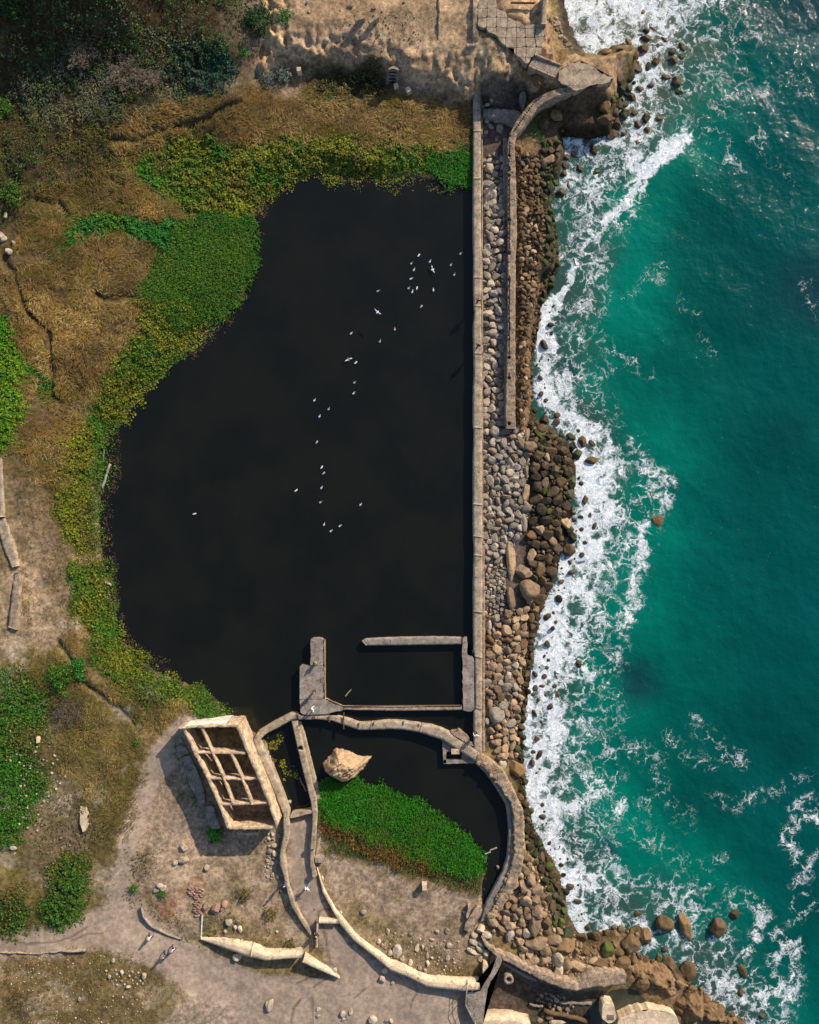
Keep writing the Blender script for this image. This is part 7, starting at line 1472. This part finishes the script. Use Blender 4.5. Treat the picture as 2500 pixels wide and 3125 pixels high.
fill(T('d', (1135, 310), (1180, 300), (1168, 380), (1160, 440), (1170, 490), (1176, 550), (1164, 610), (1140, 640), (1135, 620), (1148, 500), (1140, 420)), -1.3, 8000, .14, .50, 2.0, .86, 'shore', ['stone_moss'] * 3 + ['stone_wet'] * 2, .3)
fill(T('d', (1290, 190), (1330, 165), (1345, 120), (1352, 130), (1325, 210), (1305, 285), (1285, 285)), -1.2, 3000, .2, .7, 1.6, .86, 'shore', ['stone_moss', 'stone_wet', 'stone_wet'], .35)
fill(T('C', (910, 110), (1000, 80), (1040, 130), (1050, 210), (1110, 260), (1120, 330), (1090, 340), (1020, 230), (980, 150)), .5, 2500, .10, .34, 1.8, .88, 'field', ['stone_tan', 'stone'])
fill(T('d', (1120, 640), (1142, 640), (1132, 700), (1122, 780), (1116, 850), (1106, 860), (1108, 760)), -1.4, 3000, .15, .45, 2.0, .88, 'shore', ['stone_wet'], .3)
fill(T('s', (1580, 450), (1660, 470), (1680, 560), (1660, 780), (1640, 980), (1612, 1080), (1620, 1180), (1600, 1300), (1580, 1300)), .3, 12000, .08, .42, 3.0, .74, 'ledge', ['stone_tan', 'stone_brown', 'stone_brown', 'stone_wet'], .75)
band = np.array([p for p in resample(shore, step=12) if 640 * 1.449 < p[1] < 1930 * 1.449])
fill(np.vstack([band + (-8, 0), (band + (52, 0))[::-1]]), SEA_Z, 900, .14, .55, 2.6, 1.25, 'shore', ['stone_wet'] * 4 + ['stone_moss'], .42)
fill(T('O', (1220, 1440), (1450, 1480), (1520, 1560), (1480, 1640), (1380, 1640), (1280, 1560), (1200, 1520)), -1.3, 700, .10, .34, 1.8, 1.1, 'field', ['stone', 'stone_tan'])
fill(T('N', (560, 110), (720, 120), (700, 260), (690, 440), (640, 520), (560, 470), (600, 300)), .5, 500, .09, .26, 1.8, 1.15, 'field', ['stone_pale', 'stone'])
fill(T('N', (1560, 1040), (1725, 1040), (1725, 1210), (1600, 1180)), .5, 200, .09, .2, 1.8, 1.3, 'field', ['stone_pale'])
fill(T('M', (760, 1120), (1000, 1120), (1120, 1180), (1080, 1240), (860, 1240)), 1.8, 400, .07, .18, 1.6, 1.4, 'field', ['stone_pale'])
fill(T('M', (0, 1000), (700, 1020), (1200, 1140), (1100, 1540), (200, 1540)), 2.2, 260, .05, .13, 1.6, 1.6, 'field', ['stone_pale'])
fill(T('L', (1110, 1000), (1190, 960), (1260, 1040), (1130, 1090)), .1, 160, .07, .16, 1.6, 1.0, 'field', ['stone_pale'])
fill(T('J', (40, 900), (320, 900), (500, 1300), (300, 1700), (60, 1700)), 2.0, 220, .06, .2, 2.0, 1.6, 'field', ['stone_pale'])
fill(T('O', (0, 950), (560, 1000), (600, 1300), (300, 1330), (0, 1200)), .6, 260, .06, .16, 1.8, 1.5, 'field', ['stone_pale'])
fill(T('B', (1050, 20), (1700, 60), (1700, 440), (1000, 340)), 5, 200, .05, .14, 1.8, 1.5, 'field', ['stone_tan'])

INFO = {'ledge': ('ledge_stone', 'stone', 'broken rock lying on the rough ledge', [(lambda x, y: True, 'brown rock on the rough ledge')], 'ledge_rubble', 'small broken brown rock covering the rough ledge'),
        'riprap': ('riprap_stone', 'stone', 'riprap stones beside the long wall', [
            (lambda x, y: y > 23, 'grey riprap stone in the narrow strip beside the old seawall'), (lambda x, y: y > 3.5, 'grey riprap stone in the wide bank south of the seawall end'), (lambda x, y: True, 'small grey riprap stone in the shadow of the seawall remnant')], 'riprap_rubble', 'small grey stones packed between the larger riprap'),
        'shore': ('shore_stone', 'rock', 'dark wet stones along the waterline', [
            (lambda x, y: y > 46, 'dark mossy rock at the foot of the capped point'), (lambda x, y: y > 23, 'dark mossy rock along the waterline of the rough ledge'), (lambda x, y: y > 1, 'dark wet rock in the boulder beach below the wide riprap'), (lambda x, y: y > -17, 'dark wet rock along the foam line of the lower shore'), (lambda x, y: True, 'green-black rock of the mossy row at the southeast shore')], 'shore_rubble', 'small dark wet stones between the shore boulders'),
        'field': ('field_stone', 'stone', 'tan stones of the lower shore', [
            (lambda x, y: y > 45, 'tan cobble beside the cove beach'), (lambda x, y: x > 14 and y > -18, 'tan stone in the lower riprap east of the basin'), (lambda x, y: x > 23 and y < -16, 'brown stone on the southeast headland'), (lambda x, y: x > 14 and y < -33, 'pale stone in the sunken yard rubble'), (lambda x, y: x > 11, 'tan stone in the southeast boulder field'), (lambda x, y: True, 'small pale stone lying on the dry ground')], 'field_rubble', 'small tan and pale stones scattered over the shore and dirt')}
NAMED = []
MCOL = {'stone': [(.34, .28, .22), (.26, .225, .195)], 'stone_pale': [(.46, .37, .27), (.38, .31, .24)], 'stone_tan': [(.32, .215, .13), (.24, .165, .11)], 'stone_wet': [(.05, .037, .024), (.08, .055, .034)], 'stone_moss': [(.045, .055, .016), (.05, .05, .025)], 'stone_brown': [(.20, .118, .055), (.155, .09, .045)]}
for kind, L in STONES.items():
    nm, cat_, grp, labs, rub, rlab = INFO[kind]
    L.sort(key=lambda q: -q[0])
    for r, x, y, m, lift, ze in L[:298]:
        z = max(float(hgt(x, y)[0]), SEA_Z - .1 if x > 15 else -9)
        if kind == 'ledge': z = max(z, .35 - .28 * max(0, x - 13.6))
        lab = next(l for f, l in labs if f(x, y))
        sx_, sy_ = r * random.uniform(1.0, 1.4), r * random.uniform(.75, 1.05)
        o = place(nm, random.choice(PB + PF + PF), x, y, z + r * lift, sx_, sy_, r * random.uniform(.8, 1.15), random.uniform(0, 6.28), M[m], lab, cat_, grp, tilt=.38)
        NAMED.append((o, r, x, y, m, sx_ / sy_))
    VV, FF, CC, off = [], [], [], 0
    pv = [np.array([v.co[:] for v in m.vertices]) for m in PS]; pf = [np.array([p.vertices[:] for p in m.polygons]) for m in PS]
    for r, x, y, m, lift, ze in L[298:]:
        z = max(float(hgt(x, y)[0]), SEA_Z - .1 if x > 15 else -9)
        if kind == 'ledge': z = max(z, .35 - .28 * max(0, x - 13.6))
        k = random.randrange(len(PS)); a = random.uniform(0, 6.28); c, s = math.cos(a), math.sin(a)
        v = pv[k] * (r * random.uniform(1, 1.35), r * random.uniform(.8, 1.05), r * random.uniform(.8, 1.1))
        v = np.c_[v[:, 0] * c - v[:, 1] * s + x, v[:, 0] * s + v[:, 1] * c + y, v[:, 2] + z + r * lift]
        VV.append(v); FF.append(pf[k] + off); off += len(v)
        CC.append(np.tile(np.array(random.choice(MCOL[m])) * random.uniform(.7, 1.3), (len(v), 1)))
    if VV:
        o = link(rub, fastmesh(rub, np.vstack(VV), np.vstack(FF), False, np.vstack(CC)), M['stone_mix']); tag(o, rlab, 'rubble', kind='stuff')
    print(kind, len(L))

# every packed stone is described by its look and by what lies next to it
LM = [('C', 560, 880, 'fallen beam'), ('C', 485, 1265, 'pale block'), ('C', 1090, 560, 'concrete cap'), ('C', 900, 500, 'stair flight'), ('C', 1380, 590, 'cap tip'), ('C', 1140, 720, 'shaded cliff'), ('C', 850, 960, 'mossy bank'), ('C', 1020, 200, 'cove beach'), ('F', 400, 1092, 'red walker'),
      ('F', 400, 1568, 'maroon walker'), ('C', 630, 1230, 'seawall sitters'), ('F', 612, 928, 'brown wedge boulder'), ('F', 540, 1430, 'largest riprap boulder'), ('F', 1000, 800, 'rough ledge'), ('F', 800, 300, 'upper ledge'), ('G', 545, 730, 'oval tan boulder'), ('G', 720, 1060, 'seawall end'), ('G', 560, 1095, 'triangular slab'), ('G', 890, 1115, 'narrow upright boulder'), ('G', 890, 1500, 'long broken beam'),
      ('G', 770, 1370, 'brown angular boulder'), ('X', 400, 600, 'big brown boulder'), ('X', 710, 715, 'flat-topped surf boulder'), ('X', 620, 510, 'glistening black boulder'), ('X', 470, 1055, 'broad mossy boulder'), ('X', 470, 1650, 'smooth shoreline boulder'), ('X', 330, 820, 'angular brown boulder'), ('H', 735, 160, 'slanting beam'), ('H', 715, 410, 'lower beam'), ('H', 600, 740, 'seawall remnant'), ('H', 605, 1080, 'holed remnant'), ('H', 760, 1000, 'brown rock mass'), ('H', 410, 290, 'rectangular block'),
      ('H', 300, 560, 'wall joint'), ('H', 565, 1360, 'holed broken boulder'), ('H', 470, 1250, 'square block boulder'), ('H', 230, 1500, 'basin corner'), ('K', 1640, 690, 'square concrete boulder'), ('K', 1320, 990, 'sump box'), ('K', 1440, 350, 'basin pier'), ('Y', 95, 1190, 'biggest shore boulder'), ('Y', 335, 1050, 'forked rock'), ('O', 1090, 200, 'arc wall'), ('O', 850, 780, 'arc wall end'), ('O', 1200, 890, 'largest tan boulder'), ('O', 900, 940, 'little puddle'), ('O', 1200, 1040, 'broad low boulder'),
      ('O', 1465, 975, 'moss-topped dome'), ('O', 1450, 1080, 'rock dome'), ('O', 1400, 680, 'mossy row'), ('O', 1000, 1200, 'rubble wall bend'), ('O', 1430, 1370, 'rubble wall middle'), ('O', 972, 1330, 'well ring'), ('O', 1530, 1550, 'yard timber'), ('O', 20, 1105, 'grey faceted boulder'), ('O', 670, 850, 'toppled slab'), ('O', 262, 578, 'terrace bollard'), ('Q', 305, 930, 'big faceted boulder'), ('Q', 605, 1090, 'leaning headland boulder'), ('Q', 150, 1450, 'hollow box'), ('Q', 260, 1200, 'rubble wall end'),
      ('N', 720, 300, 'ramp wall bend'), ('L', 830, 1280, 'house south wall'), ('L', 1120, 1000, 'channel shallows'), ('M', 1270, 1000, 'walking pair'), ('M', 915, 1160, 'grass rubble heap'), ('J', 630, 1600, 'elongated slab'), ('J', 270, 1670, 'scrub slabs'), ('B', 1280, 140, 'twin blocks'), ('M', 140, 1380, 'sprawling dead shrub'), ('N', 620, 1560, 'long pale boulder'), ('B', 1600, 300, 'bluff crest')]
lmx = np.array([W(T(t, (x, y))[0], -.3) for t, x, y, _ in LM])
TONE = {'stone': 'grey', 'stone_pale': 'pale', 'stone_tan': 'tan', 'stone_wet': 'dark brown', 'stone_moss': 'mossy', 'stone_brown': 'brown'}
cells = {}
for o, r, x, y, m, el in NAMED:
    dd = np.hypot(lmx[:, 0] - x, lmx[:, 1] - y); k = int(dd.argmin()); dx, dy = x - lmx[k, 0], y - lmx[k, 1]
    rel = ('right of' if dx > 0 else 'left of') if abs(dx) > abs(dy) else ('above' if dy > 0 else 'below')
    size = 'large' if r > .5 else 'medium' if r > .32 else 'small'
    desc = f"{size} {TONE[m]} {'elongated' if el > 1.4 else 'blunt'} stone {rel} the {LM[k][3]}"
    cells.setdefault(desc, []).append((dd[k], o))
ORD = ['nearest', 'second nearest', 'third nearest', 'fourth nearest', 'fifth nearest', 'sixth nearest', 'seventh nearest', 'eighth nearest', 'ninth nearest', 'tenth nearest', 'eleventh nearest', 'twelfth nearest', 'thirteenth nearest', 'fourteenth nearest']
for desc, L in cells.items():
    L.sort(key=lambda q: q[0])
    for i, (_, o) in enumerate(L):
        if len(L) == 1: o['label'] = desc
        elif i < 14: o['label'] = ORD[i] + ' ' + desc
        else: o['label'] = 'outlying ' + desc

# rubble stones bedded in the crest of the arc wall
lineA = resample(ARC_MID + np.array((1.5, 0)), n=90); lineB = resample(ARC_OUT - np.array((2, 0)), n=90)
for i in range(90):
    for f in (.2, .62):
        p = lineA[i] * (1 - f) + lineB[i] * f + rng.normal(0, 2.0, 2)
        q = W(p, 1.2); r = random.uniform(.22, .42)
        o = bpy.data.objects.new('stone', random.choice(PF)); o.parent = arc
        o.location = Vector((q[0], q[1], 1.15 - .35 * (i / 90))) - arc.location; o.scale = (r * 1.3, r, r * .55); o.rotation_euler = (random.gauss(0, .15), random.gauss(0, .15), random.uniform(0, 6.28))
        COL.objects.link(o); o.material_slots[0].link = 'OBJECT'; o.material_slots[0].material = M['stone_tan']
# ------------------------------------------------------------------ logs and drift
def log(t, a, b, r, mat, label, z=None, cat='log', name='driftwood_log'):
    pa, pb = T(t, a)[0], T(t, b)[0]
    zz_ = z if z is not None else 0.08
    qa, qb = W(pa, zz_), W(pb, zz_)
    n = 9; P = []
    for i in range(n):
        f = i / (n - 1); x = qa * (1 - f) + qb * f
        P.append((x[0] + random.gauss(0, r * .25), x[1] + random.gauss(0, r * .25), zz_ + random.gauss(0, r * .1)))
    me = tube_path(P, r, 8)
    V = np.array([v.co[:] for v in me.vertices]); 
    o = link(name, me, mat); origin_to(o, P[0])
    return tag(o, label, cat)
M['wood'] = mat_rock('grey_wood', (.30, .27, .23), (.22, .19, .15), var=.2, scale=3)
log('I', (828, 530), (768, 722), .16, M['wood'], 'long grey driftwood log on the west pond edge')
log('I', (790, 400), (772, 520), .08, M['wood'], 'thin pale log in the plants above the long driftwood')
log('I', (792, 1418), (842, 1442), .18, M['stone_pale'], 'short pale log at the southwest pond edge')
log('I', (822, 1475), (800, 1560), .05, M['wood'], 'thin stick below the short pale log')
log('J', (880, 265), (935, 300), .07, M['wood'], 'stick at the pond edge near the southwest corner')
log('K', (548, 502), (502, 556), .06, M['stone_pale'], 'white pole floating in the small basin', name='floating_pole', cat='pole')
log('K', (160, 1165), (208, 1270), .09, M['wood'], 'grey plank lying in the channel against the wall')
log('O', (768, 296), (820, 276), .08, M['stone_pale'], 'white stick floating in the lower pool')
log('O', (815, 262), (872, 240), .09, M['wood'], 'dull log floating in the lower pool')
log('O', (875, 390), (898, 430), .16, M['wall_grey'], 'grey plank floating near the arc ledge', name='floating_plank', cat='plank')
log('O', (1400, 1540), (1668, 1553), .22, M['wood'], 'upper dark timber lying in the sunken yard', z=-1.0, name='timber')
log('O', (1262, 1612), (1640, 1705), .28, M['stone_brown'], 'long thick timber lying across the bottom of the yard', z=-.9, name='timber')
log('O', (1150, 1560), (1260, 1580), .15, M['wood'], 'dark short timber at the shadow edge in the yard', z=-1.0, name='timber')
log('X', (528, 510), (560, 590), .10, M['stone_pale'], 'pale bleached log caught between surf boulders', z=-1.3)
log('L', (1580, 212), (1578, 360), .05, M['stone_brown'], 'rusty pole leaning over the walkway edge', z=1.15, name='iron_pole', cat='pole')
log('C', (1148, 1), (1148, 2), .01, M['wood'], 'x') if False else None

# ------------------------------------------------------------------ birds
mw = NT('white_feathers'); mw.base((.62, .62, .62), .7, .2); M['white'] = mw.m
mb = NT('brown_feathers'); mb.base((.34, .25, .21), .7, .2); M['brownb'] = mb.m
mg = NT('grey_feathers'); mg.base((.42, .47, .58), .7, .2); M['greyb'] = mg.m
def lathe(prof, n=8):
    V = []; F = []
    for (x, z0, r) in prof:
        for k in range(n): V.append((x, r * math.cos(2 * math.pi * k / n), z0 + r * .8 * math.sin(2 * math.pi * k / n)))
    for i in range(len(prof) - 1):
        for k in range(n): F.append([i * n + k, i * n + (k + 1) % n, (i + 1) * n + (k + 1) % n, (i + 1) * n + k])
    F += [list(range(n))[::-1], [(len(prof) - 1) * n + k for k in range(n)]]
    return np.array(V), F
def bird_mesh():
    V, F = lathe([(-.27, .07, .012), (-.20, .06, .05), (-.10, .05, .10), (.02, .04, .125), (.12, .06, .10), (.17, .12, .06), (.20, .17, .055), (.25, .18, .055), (.29, .18, .025), (.34, .17, .006)])
    return fastmesh('bird', V, F, True)
def wing_mesh(s):
    P = np.array([(.08, .06, .08), (.12, .30, .16), (.02, .55, .20), (-.10, .62, .19), (-.10, .30, .14), (-.08, .06, .08)], float)
    P[:, 1] *= s; Q = P - (0, 0, .025); n = len(P)
    F = [list(range(n)), [n + k for k in range(n)][::-1]] + [[k, n + k, n + (k + 1) % n, (k + 1) % n] for k in range(n)]
    if s > 0: F = [f[::-1] for f in F]
    return fastmesh('wing', np.r_[P, Q], F)
BM = bird_mesh(); BM.materials.append(M['white']); WM = {1: wing_mesh(1), -1: wing_mesh(-1)}
BB = BM.copy(); BB.materials[0] = M['brownb']
for m_ in WM.values(): m_.materials.append(M['greyb'])
def fold_wing(s):
    V, F = lathe([(-.26, .10, .008), (-.14, .11, .04), (.0, .10, .055), (.08, .09, .03)], 6)
    V[:, 1] = V[:, 1] * .8 + s * .075
    return fastmesh('wing', V, F, True)
FW = {1: fold_wing(1), -1: fold_wing(-1)}
for m_ in FW.values(): m_.materials.append(M['greyb'])
whites = T('b', (1067, 226), (1197, 299), (1010, 396), (975, 501), (1045, 610), (991, 653), (1237, 633), (275, 1140), (330, 1482)).tolist() + T('c', (990, 216), (473, 309), (540, 520), (570, 1190), (566, 1460), (233, 1495), (1080, 1683), (600, 1944), (690, 2030), (809, 1963)).tolist() + T('d', (410, 1082)).tolist()
browns = T('b', (980, 321), (949, 611), (1443, 338), (1482, 453), (1556, 206), (590, 645), (1096, 826), (786, 1090), (612, 1232), (315, 1715)).tolist() + T('c', (660, 423), (505, 860), (595, 1268), (552, 1652)).tolist()
def bird(p, brown, label, group, z=0.0, spread=False, ang=None):
    q = W(np.array(p), z + .1)
    e = empty('brown_gull' if brown else 'white_gull', (q[0], q[1], z + .02), label, 'bird', group)
    e.rotation_euler[2] = random.uniform(0, 6.28) if ang is None else ang
    e.scale = (.82,) * 3
    for me, nm in ((BB if brown else BM, 'body'),) + (((WM[1], 'wing'), (WM[-1], 'wing')) if spread else ((FW[1], 'wing'), (FW[-1], 'wing'))):
        o = bpy.data.objects.new(nm, me); o.parent = e; COL.objects.link(o)
ORDN = ['northernmost', 'second', 'third', 'fourth', 'fifth', 'sixth', 'seventh', 'eighth', 'ninth', 'tenth', 'eleventh', 'twelfth']
for L_, br_, nm_ in ((whites, False, 'white gull'), (browns, True, 'brownish young gull')):
    for part_, f_ in (('upper', lambda p: p[1] < 1140), ('lower', lambda p: p[1] >= 1140)):
        for i, p in enumerate(sorted([p for p in L_ if f_(p)], key=lambda p: p[1])):
            bird(p, br_, f"{ORDN[i]} {nm_} from the top floating on the {part_} half of the pond" if i else f"topmost {nm_} floating on the {part_} half of the pond", f'gulls on the {part_} pond', ang=random.choice((.9, 4.0, .7, 1.2)) + random.gauss(0, .3))
bird(T('b', (585, 890))[0], False, 'white gull flying low over the pond with wings swept back', None, 1.6, True, 4.0)
bird(T('b', (1230, 393))[0], False, 'white gull splashing down among the northern flock with wings spread', None, .15, True, 3.5)
bird(T('b', (243, 1447))[0], True, 'brown gull with wings spread on the pond centre', None, .1, True, 2.0)

# ------------------------------------------------------------------ people
def flat(name, c, rough=.8):
    t = NT(name); p = t.coord(); n = t.noise(p, 14, 3).outputs[0]
    t.base(t.mix(t.mapr(n, .3, .7), tuple(x * .8 for x in c), tuple(min(1, x * 1.15) for x in c)), rough, .2); return t.m
SKIN = flat('skin', (.50, .30, .20), .6); HAIR = [flat('dark_hair', (.03, .02, .015)), flat('brown_hair', (.10, .06, .03))]
CLOTH = {k: flat(k + '_cloth', v) for k, v in dict(red=(.55, .02, .02), maroon=(.22, .04, .05), white=(.78, .77, .75), teal=(.04, .34, .33), blue=(.05, .13, .36), navy=(.02, .03, .07), black=(.015, .015, .018), grey=(.20, .21, .24), brown=(.15, .085, .045), denim=(.06, .09, .17), lilac=(.55, .52, .68), khaki=(.25, .2, .13)).items()}
def skin_mesh(name, verts, edges, radii, root=0, sub=1):
    me = bpy.data.meshes.new(name); me.from_pydata(verts, edges, []); me.update()
    o = bpy.data.objects.new(name, me); COL.objects.link(o)
    sk = o.modifiers.new('skin', 'SKIN'); sk.use_smooth_shade = True
    if not me.skin_vertices: me.skin_vertices.new()
    for i, r in enumerate(radii):
        me.skin_vertices[0].data[i].radius = (r, r) if not isinstance(r, tuple) else r
        me.skin_vertices[0].data[i].use_root = (i == root)
    s = o.modifiers.new('sub', 'SUBSURF'); s.levels = sub; s.render_levels = sub
    dg = bpy.context.evaluated_depsgraph_get(); dg.update()
    out = bpy.data.meshes.new_from_object(o.evaluated_get(dg)); out.name = name
    bpy.data.objects.remove(o); bpy.data.meshes.remove(me)
    out.materials.clear(); out.materials.append(None)
    return out
def pose(kind):
    """joints in metres, facing +Y, feet at z = 0"""
    J = dict(pelvis=(0, 0, .95), waist=(0, .01, 1.12), chest=(0, .02, 1.32), neck=(0, .02, 1.47), chin=(0, .05, 1.55), crown=(0, .04, 1.69))
    for s, n in ((1, 'R'), (-1, 'L')):
        sw = {'stand': .02, 'walk': .24, 'sit': 0, 'crouch': 0}[kind] * s
        J['sh' + n] = (s * .19, .02, 1.42); J['el' + n] = (s * .26, -.02 - sw * .6, 1.14); J['wr' + n] = (s * .25, .10 - sw, .92); J['ha' + n] = (s * .25, .14 - sw, .84)
        J['hip' + n] = (s * .10, 0, .92); J['kn' + n] = (s * .11, .05 + sw, .50); J['an' + n] = (s * .11, -.03 + sw * 1.1, .09); J['to' + n] = (s * .12, .15 + sw * 1.1, .03)
        if kind in ('sit', 'crouch'):
            J['kn' + n] = (s * .13, .42, .92 if kind == 'sit' else 1.0); J['an' + n] = (s * .12, .45 if kind == 'sit' else .16, .50 if kind == 'sit' else .62); J['to' + n] = (s * .13, .62 if kind == 'sit' else .34, .46 if kind == 'sit' else .56)
            J['el' + n] = (s * .27, .16, 1.16); J['wr' + n] = (s * .16, .36, 1.05); J['ha' + n] = (s * .13, .43, 1.02)
    if kind == 'sit': J = {k: (x, y, z - .90) for k, (x, y, z) in J.items()}
    if kind == 'crouch': J = {k: (x, y, z - .53) for k, (x, y, z) in J.items()}
    return J
RAD = dict(pelvis=.13, waist=.12, chest=.14, neck=.055, chin=.085, crown=.095, sh=.065, el=.045, wr=.030, ha=.034, hip=.095, kn=.060, an=.042, to=.038)
BONES = [('pelvis', 'waist'), ('waist', 'chest'), ('chest', 'neck'), ('neck', 'chin'), ('chin', 'crown')] + [(a + n, b + n) if a not in ('chest', 'pelvis') else (a, b + n) for n in 'RL' for a, b in (('chest', 'sh'), ('sh', 'el'), ('el', 'wr'), ('wr', 'ha'), ('pelvis', 'hip'), ('hip', 'kn'), ('kn', 'an'), ('an', 'to'))]
def build(kind):
    J = pose(kind)
    def sub(name, bones, k, extra=()):
        names = []
        for a, b in bones:
            for n in (a, b):
                if n not in names: names.append(n)
        names.sort(key=lambda n: n != 'pelvis' and n != 'chest')
        V = [J[n] for n in names]; E = [(names.index(a), names.index(b)) for a, b in bones]; r = [RAD[n.rstrip('RL') if n.rstrip('RL') in RAD else n] * k for n in names]
        if name == 'body':
            for s, n in ((1, 'R'), (-1, 'L')):
                h = J['ha' + n]; b0 = names.index('ha' + n)
                for i, (dx, ln) in enumerate(((-.028, .075), (-.010, .088), (.010, .082), (.028, .066))):
                    V.append((h[0] + dx * .5, h[1] + dx, h[2] - ln)); E.append((b0, len(V) - 1)); r.append(.010)
                V.append((h[0] - s * .05, h[1] + .03, h[2] - .03)); E.append((b0, len(V) - 1)); r.append(.012)
            c = J['chin']; V.append((c[0], c[1] + .10, c[2] + .05)); E.append((names.index('chin'), len(V) - 1)); r.append(.016)
        return skin_mesh(name, V, E, r)
    up = [b for b in BONES if set(x.rstrip('RL') for x in b) <= {'pelvis', 'waist', 'chest', 'sh', 'el'} or b in (('elR', 'wrR'), ('elL', 'wrL'))]
    lo = [b for b in BONES if set(x.rstrip('RL') for x in b) <= {'pelvis', 'hip', 'kn', 'an'}]
    c = J['crown']
    hair = skin_mesh('hair', [(c[0], c[1] - .03, c[2] + .015), (c[0], c[1] - .075, c[2] - .06), (c[0], c[1] - .07, c[2] - .14)], [(0, 1), (1, 2)], [.098, .085, .06])
    return dict(body=sub('body', BONES, 1.0), shirt=sub('shirt', up, 1.16), trousers=sub('trousers', lo, 1.16), hair=hair)
FIG = {}
def person(t, p, z, head, shirt, trousers, kind, label, hair=0, scale=1.0):
    if kind not in FIG: FIG[kind] = build(kind)
    z = float(z)
    q = W(T(t, p)[0], z + (.9 if kind in ('stand', 'walk') else .4))
    e = empty('person', (q[0], q[1], z + .01), label, 'person')
    e.rotation_euler[2] = R(head); e.scale = (scale,) * 3
    for n, m in (('body', SKIN), ('shirt', CLOTH[shirt]), ('trousers', CLOTH[trousers]), ('hair', HAIR[hair])):
        o = bpy.data.objects.new(n, FIG[kind][n]); o.parent = e; COL.objects.link(o)
        o.material_slots[0].link = 'OBJECT'; o.material_slots[0].material = m
def gz(t, p, ze=1.5): q = W(T(t, p)[0], ze); return float(hgt(q[0], q[1])[0])
person('F', (378, 1092), .97, 180, 'red', 'navy', 'walk', 'person in a bright red jacket walking on the long pool wall')
person('F', (378, 1566), .97, 0, 'maroon', 'black', 'walk', 'person in a dark maroon top walking on the long pool wall')
person('C', (628, 1210), 1.12, 90, 'grey', 'denim', 'stand', 'person in grey standing on the old seawall')
person('C', (630, 1246), 1.12, 120, 'navy', 'grey', 'sit', 'person in navy sitting on the old seawall edge')
person('K', (268, 522), .96, 200, 'brown', 'black', 'stand', 'person in a brown coat standing on the jetty', scale=1.05)
person('K', (283, 300), .96, 150, 'brown', 'khaki', 'crouch', 'person in brown crouching near the jetty end')
person('K', (258, 652), .96, 300, 'white', 'teal', 'walk', 'person in white top and teal trousers on the jetty')
person('K', (1488, 846), .97, 20, 'white', 'black', 'walk', 'person in white walking at the south end of the long wall')
person('N', (935, 578), gz('N', (935, 578)), 180, 'white', 'grey', 'walk', 'person in white walking down the ramp')
person('N', (745, 552), 1.6, 70, 'blue', 'denim', 'stand', 'person in blue standing on the ramp wall')
person('N', (1012, 975), gz('N', (1012, 975)), 0, 'black', 'navy', 'stand', 'person in dark clothes at the foot of the ramp')
person('M', (1128, 890), gz('M', (1128, 890), 2.5), 80, 'white', 'navy', 'walk', 'person in white walking alone on the footpath')
person('M', (1302, 980), gz('M', (1302, 980), 2.5), 70, 'lilac', 'navy', 'walk', 'person in a lilac top, right of the pair on the footpath')
person('M', (1240, 1025), gz('M', (1240, 1025), 2.5), 70, 'blue', 'black', 'walk', 'person in blue, left of the pair on the footpath')
